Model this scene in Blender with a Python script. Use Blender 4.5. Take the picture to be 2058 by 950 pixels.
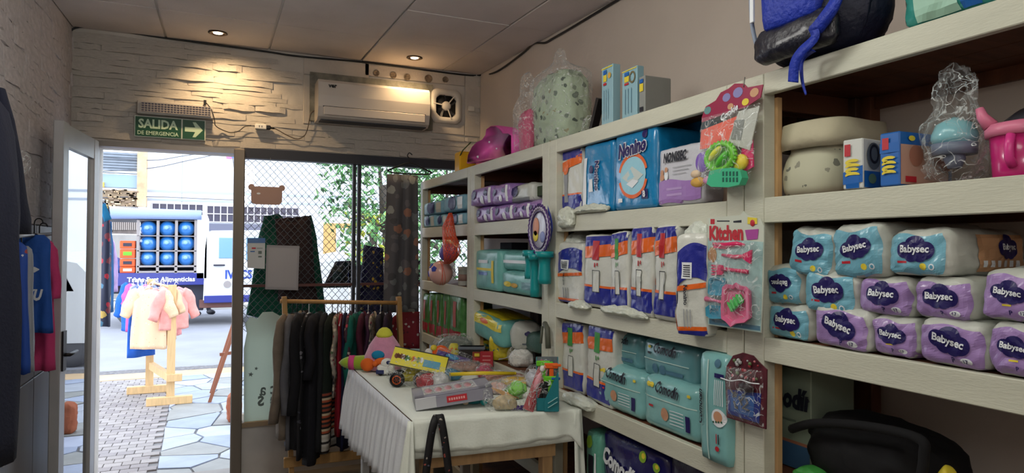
import bpy, bmesh, math, random
from mathutils import Vector, Matrix, Euler, noise
from mathutils.bvhtree import BVHTree

for o in list(bpy.data.objects): bpy.data.objects.remove(o)
S = bpy.context.scene
R = random.Random(7)
PI = math.pi

# ------------------------------------------------------------------ camera
YAW, PITCH, ROLL, FPX = math.radians(23.714), math.radians(0.987), math.radians(0.336), 1341.45
EYE = Vector((0, 0, 1.5))
FW = Vector((math.sin(YAW)*math.cos(PITCH), math.cos(YAW)*math.cos(PITCH), math.sin(PITCH)))
RT0 = Vector((math.cos(YAW), -math.sin(YAW), 0)); UP0 = RT0.cross(FW)
RT = RT0*math.cos(ROLL) + UP0*math.sin(ROLL)
UP = -RT0*math.sin(ROLL) + UP0*math.cos(ROLL)
cd = bpy.data.cameras.new('camera'); cam = bpy.data.objects.new('camera', cd)
S.collection.objects.link(cam); S.camera = cam
cam.matrix_world = Matrix(((RT.x, UP.x, -FW.x, EYE.x), (RT.y, UP.y, -FW.y, EYE.y), (RT.z, UP.z, -FW.z, EYE.z), (0, 0, 0, 1)))
cd.sensor_fit = 'HORIZONTAL'; cd.sensor_width = 36; cd.lens = 36*FPX/2058; cd.clip_start = .05; cd.clip_end = 300

# ------------------------------------------------------------------ sky, lamps, exposure
w = bpy.data.worlds.new('sky'); S.world = w; w.use_nodes = True
nt = w.node_tree; bg = nt.nodes['Background']
tc = nt.nodes.new('ShaderNodeTexCoord'); sx = nt.nodes.new('ShaderNodeSeparateXYZ'); cr = nt.nodes.new('ShaderNodeValToRGB')
nt.links.new(tc.outputs['Generated'], sx.inputs[0]); nt.links.new(sx.outputs['Z'], cr.inputs[0]); nt.links.new(cr.outputs[0], bg.inputs['Color'])
cr.color_ramp.elements[0].color = (.86, .92, 1, 1); cr.color_ramp.elements[1].color = (.70, .82, 1, 1)
bg.inputs['Strength'].default_value = 4.7
S.view_settings.view_transform = 'Standard'; S.view_settings.look = 'None'
S.view_settings.exposure = -0.2; S.view_settings.gamma = 1; S.view_settings.use_curve_mapping = False

def lamp(name, kind, loc, energy, color=(1, 1, 1), **kw):
    d = bpy.data.lights.new(name, kind); d.energy = energy; d.color = color
    for k, v in kw.items():
        if k != 'rot': setattr(d, k, v)
    o = bpy.data.objects.new(name, d); S.collection.objects.link(o); o.location = loc
    if 'rot' in kw: o.rotation_euler = kw['rot']
    return o
# unseen ceiling tube, then point fills added to even out the room light
lamp('ceiling_tube_light', 'AREA', (.45, .9, 2.62), 8, (.93, 1, .88), shape='RECTANGLE', size=.3, size_y=1.2)
for loc, e in (((.2, 1.9, 2.3), 24), ((-.25, -.3, 1.95), 16), ((.3, -1.6, 2.3), 24)): lamp('room_fill_light', 'POINT', loc, e, (1, .985, .93), shadow_soft_size=.16)

# ------------------------------------------------------------------ points from sight lines met with real planes
def ray(px, py): return FW + RT*((px-1029)/FPX) - UP*((py-475)/FPX)
def P(px, py, x=None, y=None, z=None):
    d = ray(px, py)
    t = (x/d.x) if x is not None else (y/d.y) if y is not None else ((z-1.5)/d.z)
    return EYE + d*t

# ------------------------------------------------------------------ materials
def lin(c):
    r = []
    for v in c[:3]:
        v = v/255
        r.append(v/12.92 if v <= .04045 else ((v+.055)/1.055)**2.4)
    return (*r, 1)
MC = {}
def mat(name, rgb, rough=.6, var=.0, vscale=8, bump=0, bscale=60, metal=0, spec=.4, alpha=1, emit=0, rgb2=None, stretch=None, coat=0, sheen=0, detail=3, contrast=None, trans=0):
    if name in MC: return MC[name]
    m = bpy.data.materials.new(name); m.use_nodes = True; N = m.node_tree; b = N.nodes['Principled BSDF']
    b.inputs['Base Color'].default_value = lin(rgb); b.inputs['Roughness'].default_value = rough
    b.inputs['Metallic'].default_value = metal; b.inputs['Specular IOR Level'].default_value = spec
    b.inputs['Alpha'].default_value = alpha; b.inputs['Coat Weight'].default_value = coat; b.inputs['Coat Roughness'].default_value = .12
    b.inputs['Sheen Weight'].default_value = sheen
    b.inputs['Transmission Weight'].default_value = trans
    if emit: b.inputs['Emission Color'].default_value = lin(rgb); b.inputs['Emission Strength'].default_value = emit
    if var or rgb2 or bump:
        t = N.nodes.new('ShaderNodeTexCoord'); mp = N.nodes.new('ShaderNodeMapping')
        N.links.new(t.outputs['Object'], mp.inputs[0])
        if stretch: mp.inputs['Scale'].default_value = stretch
    if var or rgb2:
        n = N.nodes.new('ShaderNodeTexNoise'); n.inputs['Scale'].default_value = vscale; n.inputs['Detail'].default_value = detail
        N.links.new(mp.outputs[0], n.inputs[0]); r = N.nodes.new('ShaderNodeValToRGB')
        c1 = lin(rgb); c2 = lin(rgb2) if rgb2 else tuple(min(1, v*(1+var)) for v in c1[:3])+(1,)
        if not rgb2: c1 = tuple(v*(1-var) for v in c1[:3])+(1,)
        a, z = contrast if contrast else (.3, .7)
        r.color_ramp.elements[0].position = a; r.color_ramp.elements[1].position = z
        r.color_ramp.elements[0].color = c1; r.color_ramp.elements[1].color = c2
        N.links.new(n.outputs[0], r.inputs[0]); N.links.new(r.outputs[0], b.inputs['Base Color'])
    if bump:
        n2 = N.nodes.new('ShaderNodeTexNoise'); n2.inputs['Scale'].default_value = bscale; n2.inputs['Detail'].default_value = 4
        N.links.new(mp.outputs[0], n2.inputs[0]); bp = N.nodes.new('ShaderNodeBump'); bp.inputs['Strength'].default_value = bump
        bp.inputs['Distance'].default_value = .01
        N.links.new(n2.outputs[0], bp.inputs['Height']); N.links.new(bp.outputs[0], b.inputs['Normal'])
    MC[name] = m; return m
def film(name, rgb=(255, 255, 255), op=.12, rough=.08, bump=.6, bscale=40):
    """clear plastic: mostly see-through, with whitish crease lines painted in as glints"""
    if name in MC: return MC[name]
    m = bpy.data.materials.new(name); m.use_nodes = True; N = m.node_tree; b = N.nodes['Principled BSDF']; out = N.nodes['Material Output']
    b.inputs['Base Color'].default_value = lin(rgb); b.inputs['Roughness'].default_value = rough; b.inputs['Specular IOR Level'].default_value = .9
    tr = N.nodes.new('ShaderNodeBsdfTransparent'); mx = N.nodes.new('ShaderNodeMixShader')
    lw = N.nodes.new('ShaderNodeLayerWeight'); lw.inputs[0].default_value = .35
    ma = N.nodes.new('ShaderNodeMath'); ma.operation = 'MULTIPLY_ADD'; ma.inputs[1].default_value = .26; ma.inputs[2].default_value = op
    N.links.new(lw.outputs['Facing'], ma.inputs[0]); N.links.new(ma.outputs[0], mx.inputs[0])
    N.links.new(tr.outputs[0], mx.inputs[1]); N.links.new(b.outputs[0], mx.inputs[2]); N.links.new(mx.outputs[0], out.inputs[0])
    t = N.nodes.new('ShaderNodeTexCoord'); n2 = N.nodes.new('ShaderNodeTexNoise'); n2.inputs['Scale'].default_value = bscale; n2.inputs['Detail'].default_value = 3
    bp = N.nodes.new('ShaderNodeBump'); bp.inputs['Strength'].default_value = bump; bp.inputs['Distance'].default_value = .02
    n3 = N.nodes.new('ShaderNodeTexNoise'); n3.inputs['Scale'].default_value = bscale*.9; n3.inputs['Detail'].default_value = 1; n3.inputs['Distortion'].default_value = 1.2; N.links.new(t.outputs['Object'], n3.inputs[0])  # thin noise ridges turn opaque, painting the crease glints in
    a1 = N.nodes.new('ShaderNodeMath'); a1.operation = 'SUBTRACT'; a1.inputs[1].default_value = .5; a2 = N.nodes.new('ShaderNodeMath'); a2.operation = 'ABSOLUTE'; a3 = N.nodes.new('ShaderNodeMapRange'); a3.inputs['From Min'].default_value = 0; a3.inputs['From Max'].default_value = .022; a3.inputs['To Min'].default_value = .55; a3.inputs['To Max'].default_value = 0
    N.links.new(n3.outputs[0], a1.inputs[0]); N.links.new(a1.outputs[0], a2.inputs[0]); N.links.new(a2.outputs[0], a3.inputs[0])
    a4 = N.nodes.new('ShaderNodeMath'); a4.operation = 'ADD'; a4.use_clamp = True; N.links.new(ma.outputs[0], a4.inputs[0]); N.links.new(a3.outputs[0], a4.inputs[1]); N.links.new(a4.outputs[0], mx.inputs[0])
    N.links.new(t.outputs['Object'], n2.inputs[0]); N.links.new(n2.outputs[0], bp.inputs['Height'])
    N.links.new(bp.outputs[0], b.inputs['Normal']); N.links.new(bp.outputs[0], lw.inputs['Normal'])
    MC[name] = m; return m
def glass(name, refl=.1, tint=(255, 255, 255)):
    if name in MC: return MC[name]
    m = bpy.data.materials.new(name); m.use_nodes = True; N = m.node_tree; out = N.nodes['Material Output']
    N.nodes.remove(N.nodes['Principled BSDF'])
    tr = N.nodes.new('ShaderNodeBsdfTransparent'); tr.inputs[0].default_value = lin(tint); gl = N.nodes.new('ShaderNodeBsdfGlossy'); gl.inputs['Roughness'].default_value = .01
    mx = N.nodes.new('ShaderNodeMixShader'); lw = N.nodes.new('ShaderNodeFresnel'); lw.inputs[0].default_value = 1.5
    ma = N.nodes.new('ShaderNodeMath'); ma.operation = 'ADD'; ma.inputs[1].default_value = refl; ma.use_clamp = True
    N.links.new(lw.outputs[0], ma.inputs[0]); N.links.new(ma.outputs[0], mx.inputs[0])
    N.links.new(tr.outputs[0], mx.inputs[1]); N.links.new(gl.outputs[0], mx.inputs[2]); N.links.new(mx.outputs[0], out.inputs[0])
    MC[name] = m; return m
def print_mat(name, base, spots, scale=14, size=.28, rough=.7, alpha=1, randomness=1):
    """cloth or film with small printed blots, one Voronoi cell each"""
    if name in MC: return MC[name]
    m = bpy.data.materials.new(name); m.use_nodes = True; N = m.node_tree; b = N.nodes['Principled BSDF']
    b.inputs['Roughness'].default_value = rough; b.inputs['Alpha'].default_value = alpha
    t = N.nodes.new('ShaderNodeTexCoord'); v = N.nodes.new('ShaderNodeTexVoronoi'); v.inputs['Scale'].default_value = scale; v.inputs['Randomness'].default_value = randomness
    nz = N.nodes.new('ShaderNodeTexNoise'); nz.inputs['Scale'].default_value = scale*2.2
    ad = N.nodes.new('ShaderNodeVectorMath'); ad.operation = 'MULTIPLY_ADD'; ad.inputs[1].default_value = (.5/scale,)*3
    N.links.new(t.outputs['Object'], nz.inputs[0]); N.links.new(nz.outputs['Color'], ad.inputs[0]); N.links.new(t.outputs['Object'], ad.inputs[2])
    N.links.new(ad.outputs[0], v.inputs[0])
    r = N.nodes.new('ShaderNodeMath'); r.operation = 'LESS_THAN'; r.inputs[1].default_value = size
    N.links.new(v.outputs['Distance'], r.inputs[0])
    sp = N.nodes.new('ShaderNodeSeparateColor'); N.links.new(v.outputs['Color'], sp.inputs[0])
    c = N.nodes.new('ShaderNodeValToRGB'); c.color_ramp.interpolation = 'CONSTANT'
    while len(c.color_ramp.elements) < len(spots): c.color_ramp.elements.new(.5)
    for i, s in enumerate(spots): c.color_ramp.elements[i].position = i/len(spots); c.color_ramp.elements[i].color = lin(s)
    N.links.new(sp.outputs[0], c.inputs[0])
    mx = N.nodes.new('ShaderNodeMix'); mx.data_type = 'RGBA'; mx.inputs[6].default_value = lin(base)
    N.links.new(r.outputs[0], mx.inputs[0]); N.links.new(c.outputs[0], mx.inputs[7]); N.links.new(mx.outputs[2], b.inputs['Base Color'])
    MC[name] = m; return m
def stripe_mat(name, cols, scale=20, axis=2, rough=.8):
    if name in MC: return MC[name]
    m = bpy.data.materials.new(name); m.use_nodes = True; N = m.node_tree; b = N.nodes['Principled BSDF']; b.inputs['Roughness'].default_value = rough
    t = N.nodes.new('ShaderNodeTexCoord'); s = N.nodes.new('ShaderNodeSeparateXYZ'); N.links.new(t.outputs['Object'], s.inputs[0])
    mu = N.nodes.new('ShaderNodeMath'); mu.operation = 'MULTIPLY'; mu.inputs[1].default_value = scale; N.links.new(s.outputs[axis], mu.inputs[0])
    fr = N.nodes.new('ShaderNodeMath'); fr.operation = 'FRACT'; N.links.new(mu.outputs[0], fr.inputs[0])
    c = N.nodes.new('ShaderNodeValToRGB'); c.color_ramp.interpolation = 'CONSTANT'
    while len(c.color_ramp.elements) < len(cols): c.color_ramp.elements.new(.5)
    for i, q in enumerate(cols): c.color_ramp.elements[i].position = i/len(cols); c.color_ramp.elements[i].color = lin(q)
    N.links.new(fr.outputs[0], c.inputs[0]); N.links.new(c.outputs[0], b.inputs['Base Color'])
    MC[name] = m; return m

# ------------------------------------------------------------------ mesh collector
class MB:
    def __init__(s): s.v = []; s.f = []; s.m = []; s.sm = []; s.mats = []; s.uvw = None
    def mi(s, m):
        if m not in s.mats: s.mats.append(m)
        return s.mats.index(m)
    def add(s, verts, faces, m, smooth=False, T=None):
        b = len(s.v); i = s.mi(m)
        s.v += [tuple(T @ Vector(q)) if T else tuple(q) for q in verts]
        for f in faces: s.f.append(tuple(b+k for k in f)); s.m.append(i); s.sm.append(smooth)
        return s
    def box(s, c, d, m, T=None, bev=0):
        if bev:
            bm = bmesh.new(); bmesh.ops.create_cube(bm, size=1)
            for q in bm.verts: q.co = Vector((q.co.x*d[0], q.co.y*d[1], q.co.z*d[2]))
            bmesh.ops.bevel(bm, geom=bm.edges[:], offset=bev, segments=1, affect='EDGES')
            for q in bm.verts: q.co += Vector(c)
            bm.verts.index_update(); r = s.add([q.co.copy() for q in bm.verts], [[q.index for q in f.verts] for f in bm.faces], m, False, T); bm.free(); return r
        x, y, z = c; a, b2, h = d[0]/2, d[1]/2, d[2]/2
        V = [(x+i*a, y+j*b2, z+k*h) for k in (-1, 1) for j in (-1, 1) for i in (-1, 1)]
        return s.add(V, [(0, 2, 3, 1), (4, 5, 7, 6), (0, 1, 5, 4), (2, 6, 7, 3), (0, 4, 6, 2), (1, 3, 7, 5)], m, False, T)
    def b2(s, lo, hi, m, T=None, bev=0):
        return s.box([(a+b)/2 for a, b in zip(lo, hi)], [abs(b-a) for a, b in zip(lo, hi)], m, T, bev)
    def bar(s, a, b, wd, th, m, up=(0, 0, 1)):
        a = Vector(a); b = Vector(b); d = (b-a).normalized(); u = Vector(up)
        if abs(d.dot(u)) > .98: u = Vector((0, 1, 0))
        sd = d.cross(u).normalized(); u = sd.cross(d)
        V = [p+sd*(i*wd/2)+u*(j*th/2) for p in (a, b) for j in (-1, 1) for i in (-1, 1)]
        return s.add(V, [(0, 2, 3, 1), (4, 5, 7, 6), (0, 1, 5, 4), (2, 6, 7, 3), (0, 4, 6, 2), (1, 3, 7, 5)], m)
    def tube(s, pts, r, m, n=8, closed=False, caps=True):
        pts = [Vector(p) for p in pts]; L = len(pts); V = []; F = []; pu = None
        for i, p in enumerate(pts):
            if closed: d = pts[(i+1) % L]-pts[i-1]
            else: d = pts[min(i+1, L-1)]-pts[max(i-1, 0)]
            d.normalize()
            if pu is None: pu = d.orthogonal().normalized()
            pu = (pu-d*pu.dot(d))
            if pu.length < 1e-6: pu = d.orthogonal()
            pu.normalize(); q = d.cross(pu); rr = r[i] if isinstance(r, (list, tuple)) else r
            V += [p+(pu*math.cos(t*2*PI/n)+q*math.sin(t*2*PI/n))*rr for t in range(n)]
        for i in range(L if closed else L-1):
            j = (i+1) % L
            for t in range(n): F.append((i*n+t, i*n+(t+1) % n, j*n+(t+1) % n, j*n+t))
        if caps and not closed: F.append(tuple(range(n))[::-1]); F.append(tuple((L-1)*n+t for t in range(n)))
        return s.add(V, F, m, True)
    def lathe(s, prof, m, n=20, c=(0, 0, 0), T=None, sx=1, sy=1, smooth=True):
        V = []; F = []; L = len(prof)
        for r, z in prof:
            V += [(c[0]+r*sx*math.cos(t*2*PI/n), c[1]+r*sy*math.sin(t*2*PI/n), c[2]+z) for t in range(n)]
        for i in range(L-1):
            for t in range(n): F.append((i*n+t, i*n+(t+1) % n, (i+1)*n+(t+1) % n, (i+1)*n+t))
        F.append(tuple(range(n))[::-1]); F.append(tuple((L-1)*n+t for t in range(n)))
        return s.add(V, F, m, smooth, T)
    def ball(s, c, r, m, n=14, T=None):
        if not isinstance(r, (tuple, list)): r = (r, r, r)
        V = []; F = []; k = n//2
        for i in range(k+1):
            a = -PI/2+PI*i/k
            V += [(c[0]+r[0]*math.cos(a)*math.cos(t*2*PI/n), c[1]+r[1]*math.cos(a)*math.sin(t*2*PI/n), c[2]+r[2]*math.sin(a)) for t in range(n)]
        for i in range(k):
            for t in range(n): F.append((i*n+t, i*n+(t+1) % n, (i+1)*n+(t+1) % n, (i+1)*n+t))
        return s.add(V, F, m, True, T)
    def prism(s, poly, z0, z1, m, T=None, smooth=False):
        """2D outline (x,y) between z0 and z1"""
        n = len(poly); V = [(x, y, z0) for x, y in poly]+[(x, y, z1) for x, y in poly]
        F = [tuple(range(n))[::-1], tuple(range(n, 2*n))]+[(i, (i+1) % n, n+(i+1) % n, n+i) for i in range(n)]
        return s.add(V, F, m, smooth, T)
    def grid(s, fn, nu, nv, m, smooth=True, T=None, closeu=False):
        V = [fn(i/nu, j/nv) for j in range(nv+1) for i in range(nu+1)]
        F = [(j*(nu+1)+i, j*(nu+1)+i+1, (j+1)*(nu+1)+i+1, (j+1)*(nu+1)+i) for j in range(nv) for i in range(nu)]
        return s.add(V, F, m, smooth, T)
    def mesh(s, name):
        me = bpy.data.meshes.new(name); me.from_pydata([tuple(q) for q in s.v], [], s.f)
        for m in s.mats: me.materials.append(m)
        me.polygons.foreach_set('material_index', s.m); me.polygons.foreach_set('use_smooth', s.sm); me.update(); return me
    def build(s, name, parent=None, loc=None, rot=None, world=None):
        """world: subtract this origin so the object's own origin sits there"""
        if world is not None:
            wv = Vector(world); s.v = [tuple(Vector(q)-wv) for q in s.v]
        o = bpy.data.objects.new(name, s.mesh(name)); S.collection.objects.link(o)
        if parent: o.parent = parent
        if loc is not None: o.location = loc
        if world is not None: o.location = world
        if rot is not None: o.rotation_euler = rot
        return o
def tag(o, label, cat, group=None, kind=None):
    if label: o['label'] = label
    if cat: o['category'] = cat
    if group: o['group'] = group
    if kind: o['kind'] = kind
    return o
def struct(o): o['kind'] = 'structure'; return o
def thing(name, label, cat, loc=(0, 0, 0), rz=0, group=None):
    o = bpy.data.objects.new(name, None); S.collection.objects.link(o); o.location = loc; o.rotation_euler = (0, 0, rz); o.empty_display_size = .05
    return tag(o, label, cat, group)
def dup(o, loc=None, rot=None, label=None, group=None, parent=None):
    c = o.copy(); S.collection.objects.link(c)
    if parent: c.parent = parent
    if loc is not None: c.location = loc
    if rot is not None: c.rotation_euler = rot
    if label: c['label'] = label
    if group: c['group'] = group
    for ch in list(o.children):
        k = ch.copy(); S.collection.objects.link(k); k.parent = c
        for g in list(ch.children):
            q = g.copy(); S.collection.objects.link(q); q.parent = k
    return c
def part(parent, name, mb, loc=None, rot=None, label=None):
    o = mb.build(name, parent, loc, rot)
    if label: o['label'] = label
    return o
def axes(o, ex, ey=None, ez=None):
    """4x4 frame: origin and two axes"""
    ex = Vector(ex).normalized()
    if ez is not None: ez = Vector(ez); ez = (ez-ex*ez.dot(ex)).normalized(); ey = ez.cross(ex)
    else: ey = Vector(ey); ey = (ey-ex*ey.dot(ex)).normalized(); ez = ex.cross(ey)
    return Matrix(((ex.x, ey.x, ez.x, o[0]), (ex.y, ey.y, ez.y, o[1]), (ex.z, ey.z, ez.z, o[2]), (0, 0, 0, 1)))

# ------------------------------------------------------------------ soft packs and what is printed on them
TX = {}
def text2d(txt, bold=.0, res=2, shear=0):
    k = (txt, bold, shear)
    if k not in TX:
        c = bpy.data.curves.new('t', 'FONT'); c.body = txt; c.size = 1; c.offset = bold; c.shear = shear; c.resolution_u = res; c.align_x = 'CENTER'; c.align_y = 'CENTER'
        o = bpy.data.objects.new('t', c); S.collection.objects.link(o); me = bpy.data.meshes.new_from_object(o)
        v = [q.co.copy() for q in me.vertices]; f = [tuple(p.vertices) for p in me.polygons]
        xs = [q.x for q in v]; ys = [q.y for q in v]; cx = (min(xs)+max(xs))/2; cy = (min(ys)+max(ys))/2; W = max(xs)-min(xs); H = max(ys)-min(ys)
        v = [((q.x-cx)/W, (q.y-cy)/W) for q in v]
        bpy.data.objects.remove(o); bpy.data.curves.remove(c); bpy.data.meshes.remove(me)
        TX[k] = (v, f, H/W)
    return TX[k]
def flat_text(mb, txt, T, width, m, bold=.02, depth=0, hscale=1, mirror=False, shear=0):
    """letters in the x-y plane of frame T, fitted to a width"""
    v, f, a = text2d(txt, bold, shear=shear); g = -1 if mirror else 1
    mb.add([(x*width*g, y*width*hscale, depth) for x, y in v], f, m, False, T)
class Decal:
    """lays flat print on the surface of a pack: rays cast along an axis meet the body"""
    def __init__(s, mb): s.mb = mb; s.t = BVHTree.FromPolygons([Vector(q) for q in mb.v], mb.f); s.lift = .0018
    def put(s, pts, faces, side, m, lift=None):
        out = []; ok = []; L = (lift or s.lift)+.0016
        for u, v in pts:
            if side == 'front': o, d = Vector((u, -3, v)), Vector((0, 1, 0))
            elif side == 'top': o, d = Vector((u, v, 3)), Vector((0, 0, -1))
            elif side == 'left': o, d = Vector((-3, u, v)), Vector((1, 0, 0))
            elif side == 'right': o, d = Vector((3, u, v)), Vector((-1, 0, 0))
            h = s.t.ray_cast(o, d)
            if h[0] is None: out.append((0, 0, 0)); ok.append(False)
            else: out.append(h[0]-d*L); ok.append(True)
        s.mb.add(out, [f for f in faces if all(ok[i] for i in f)], m, False)
    def grid(s, fn, nu, nv, side, m, lift=None):
        pts = [fn(i/nu, j/nv) for j in range(nv+1) for i in range(nu+1)]
        s.put(pts, [(j*(nu+1)+i, j*(nu+1)+i+1, (j+1)*(nu+1)+i+1, (j+1)*(nu+1)+i) for j in range(nv) for i in range(nu)], side, m, lift)
    def rect(s, u0, u1, v0, v1, side, m, lift=None, n=10): s.grid(lambda a, b: (u0+(u1-u0)*a, v0+(v1-v0)*b), n, n, side, m, lift)
    def disc(s, cu, cv, r, side, m, lift=None, ry=None, n=20):
        ry = ry or r
        pts = [(cu, cv)]; F = []
        for k in range(1, 4): pts += [(cu+r*k/3*math.cos(t*2*PI/n), cv+ry*k/3*math.sin(t*2*PI/n)) for t in range(n)]
        for t in range(n):
            F.append((0, 1+t, 1+(t+1) % n))
            for k in (0, 1): F.append((1+k*n+t, 1+(k+1)*n+t, 1+(k+1)*n+(t+1) % n, 1+k*n+(t+1) % n))
        s.put(pts, F, side, m, lift)
    def ring(s, cu, cv, r, w_, side, m, lift=None, a0=0, a1=2*PI, ry=None):
        ry = ry or r
        s.grid(lambda a, b: (cu+(r+w_*(b-.5))*math.cos(a0+(a1-a0)*a), cv+(ry+w_*(b-.5))*math.sin(a0+(a1-a0)*a)), 28, 1, side, m, lift)
    def text(s, txt, cu, cv, width, side, m, bold=.02, ang=0, lift=None, shear=0, mirror=1, hs=1):
        v, f, a = text2d(txt, bold, shear=shear); c, q = math.cos(ang), math.sin(ang)
        s.put([(cu+width*(x*mirror*c-y*hs*q), cv+width*(x*mirror*q+y*hs*c)) for x, y in v], f, side, m, max(lift or 0, .005))
    def cloud(s, cu, cv, w_, side, m, ang=0):
        c, q = math.cos(ang), math.sin(ang)
        for k, (dx, dy, r) in enumerate(((0, .1, .3), (-.3, 0, .23), (.3, -.02, .25), (-.1, -.12, .22), (.15, -.12, .22))):
            s.disc(cu+w_*(dx*c-dy*q), cv+w_*(dx*q+dy*c), w_*r, side, m, .0034+.0001*k)
def softbox(wd, dp, ht, m, r=.02, bulge=.012, wr=.004, seed=0, n=12, taper=None, fn=None, wf=14):
    """rounded, slightly inflated and creased pack; base centre at origin"""
    mb = MB(); H = Vector((wd/2, dp/2, ht/2)); r = min(r, min(H)*.95); V = {}; vs = []; F = []
    def vid(i, j, k):
        q = (i, j, k)
        if q in V: return V[q]
        p = Vector((2*i/n-1, 2*j/n-1, 2*k/n-1)); c = Vector((p.x*H.x, p.y*H.y, p.z*H.z))
        inn = Vector([max(-H[a]+r, min(H[a]-r, c[a])) for a in range(3)]); d = c-inn
        if d.length > 0: c = inn+d.normalized()*r
        for a in range(3):
            if abs(p[a]) > .999:
                b, e = [x for x in range(3) if x != a]
                c[a] += math.copysign(bulge*(1-p[b]**2)*(1-p[e]**2)*(0 if a == 2 and p[a] < 0 else 1), p[a])
        q0 = noise.noise_vector(Vector((c.x*wf+seed*7.3, c.y*wf, c.z*wf))); q1 = noise.noise_vector(Vector((c.x*wf*2.2, c.y*wf*2.2+seed*3.1, c.z*wf*2.2)))
        nz = Vector([q0[a]*.7+(.35-abs(q1[a]))*1.1 for a in range(3)])
        c += Vector((nz.x, nz.y, nz.z*(.2 if p.z < -.9 else 1)))*wr
        if taper: t = p.z*.5+.5; a_, b_ = taper; c.x *= a_+(1-a_)*(1-t)**.7 if a_ < 1 else 1; c.y *= b_+(1-b_)*(1-t)**.7 if b_ < 1 else 1
        if fn: c = fn(c, p)
        c.z += ht/2; V[q] = len(vs); vs.append(c); return V[q]
    for a in range(3):
        for side in (0, n):
            for i in range(n):
                for j in range(n):
                    q = []
                    for di, dj in ((0, 0), (1, 0), (1, 1), (0, 1)):
                        t = [0, 0, 0]; t[a] = side; t[(a+1) % 3] = i+di; t[(a+2) % 3] = j+dj; q.append(vid(*t))
                    F.append(tuple(q) if side else tuple(q[::-1]))
    mb.add(vs, F, m, True); return mb
# ================================================================== STRUCTURE
XW0, XW1, YF, YB = -.815, 1.785, 4.68, -2.6      # left wall, right wall, facade, back of shop
DH = 2.11                                        # door head
def zc(y): return 2.80-.037*(4.68-y) if y > 2 else 2.7
m_plaster = mat('facade paint', (190, 184, 176), .75, var=.12, vscale=5, bump=.35, bscale=30)
m_stonep = mat('painted ledge stone', (192, 186, 178), .8, var=.10, vscale=9, bump=.5, bscale=45)
m_leftw = mat('left wall paint', (196, 188, 186), .8, var=.13, vscale=4, bump=.4, bscale=26)
m_rightw = mat('right wall paint', (206, 194, 182), .7, var=.06, vscale=2, bump=.12, bscale=40)
m_ceil = mat('ceiling board', (208, 200, 196), .85, var=.07, vscale=3, bump=.1, bscale=80)
m_seam = mat('ceiling seam', (216, 210, 204), .9)
m_black = mat('black plastic', (18, 18, 20), .45)
m_alu = mat('aluminium', (128, 124, 120), .42, metal=.5, var=.08, vscale=12)
m_aluw = mat('pale aluminium', (176, 176, 178), .4, metal=.25, var=.05)
m_dark = mat('dark steel', (40, 42, 52), .5)
m_white = mat('white plastic', (222, 220, 214), .4)
m_glass = glass('clear glass', .02); m_dglass = glass('door glass', .38, (235, 240, 245))

def quad(name, pts, m, parent=None):
    mb = MB(); mb.add(pts, [(0, 1, 2, 3)], m); return mb.build(name, parent)
fl = MB(); fl.b2((XW0-.1, YB, -.1), (XW1+.1, YF+.25, 0), mat('floor tile', (120, 112, 102), .35, var=.1, vscale=6)); struct(fl.build('floor'))
# left wall: relief stones above, sheet panelling below
wl = MB(); wl.b2((XW0-.15, YB, 0), (XW0, YF+.25, 2.95), m_leftw); wl = struct(wl.build('wall_left'))
wr = MB(); wr.b2((XW1, YB, 0), (XW1+.15, YF+.25, 2.95), m_rightw); struct(wr.build('wall_right'))
wb = MB(); wb.b2((XW0-.15, YB-.15, 0), (XW1+.15, YB, 2.95), m_rightw); struct(wb.build('wall_back'))
# facade
wf = MB()
wf.b2((XW0-.15, YF, DH), (XW1+.15, YF+.25, 3.0), m_plaster); wf.b2((XW0, YF, 0), (-.68, YF+.25, DH), m_plaster)
wf.b2((.145, YF, 0), (XW1+.15, YF+.25, .33), mat('dado paint', (196, 194, 192), .7, var=.1, vscale=5))
wf = struct(wf.build('wall_front'))
# ledge stones, each a piece
def stone_mesh(k):
    bm = bmesh.new(); bmesh.ops.create_cube(bm, size=1)
    bmesh.ops.subdivide_edges(bm, edges=[e for e in bm.edges if abs(e.verts[0].co.x-e.verts[1].co.x) > .5], cuts=4)
    for q in bm.verts:
        if q.co.y < 0: q.co.y -= R.uniform(0, .5)*(1 if q.co.z < 0 else .1); q.co.z += R.uniform(-.16, .16); q.co.y += .45 if abs(q.co.x) > .49 else 0
    me = bpy.data.meshes.new('stone'); bm.to_mesh(me); bm.free(); return me
SM = [stone_mesh(k) for k in range(12)]
def stones(parent, m, frame, u0, u1, z0, z1, rh, lmin, lmax, depth, skip, nm='stone'):
    ms = []
    for q in SM: c = q.copy(); c.materials.append(m); ms.append(c)
    z = z0; n = 0
    while z < z1-.004:
        h = min(rh*R.uniform(.75, 1.3), z1-z); u = u0
        while u < u1-.01:
            l = min(R.uniform(lmin, lmax), u1-u)
            uc, zc_ = u+l/2, z+h/2
            if not skip(uc, zc_, l/2):
                d = depth*(.25+.75*R.random()**1.4)
                o = bpy.data.objects.new(nm, R.choice(ms)); S.collection.objects.link(o); o.parent = parent
                if frame == 'front': o.location = (uc, YF-d*.45+.001, zc_); o.scale = (l-.004, d, h-.002)
                else: o.location = (XW0+d*.45-.001, uc, zc_); o.rotation_euler = (0, 0, PI/2); o.scale = (l-.004, d, h-.002)
                n += 1
            u += l
        z += h
    return n
def skipf(u, z, hl):
    if .51-hl < u < 1.66+hl*.8 and 2.33 < z: return True
    return z > zc(YF)-.02
nf = stones(wf, m_stonep, 'front', XW0, XW1, DH+.035, 2.79, .036, .14, .50, .020, skipf)
nl = stones(wl, m_leftw, 'left', 2.3, YF, 1.64, 2.79, .062, .12, .34, .010, lambda u, z, hl: z > zc(u)-.03)
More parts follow.
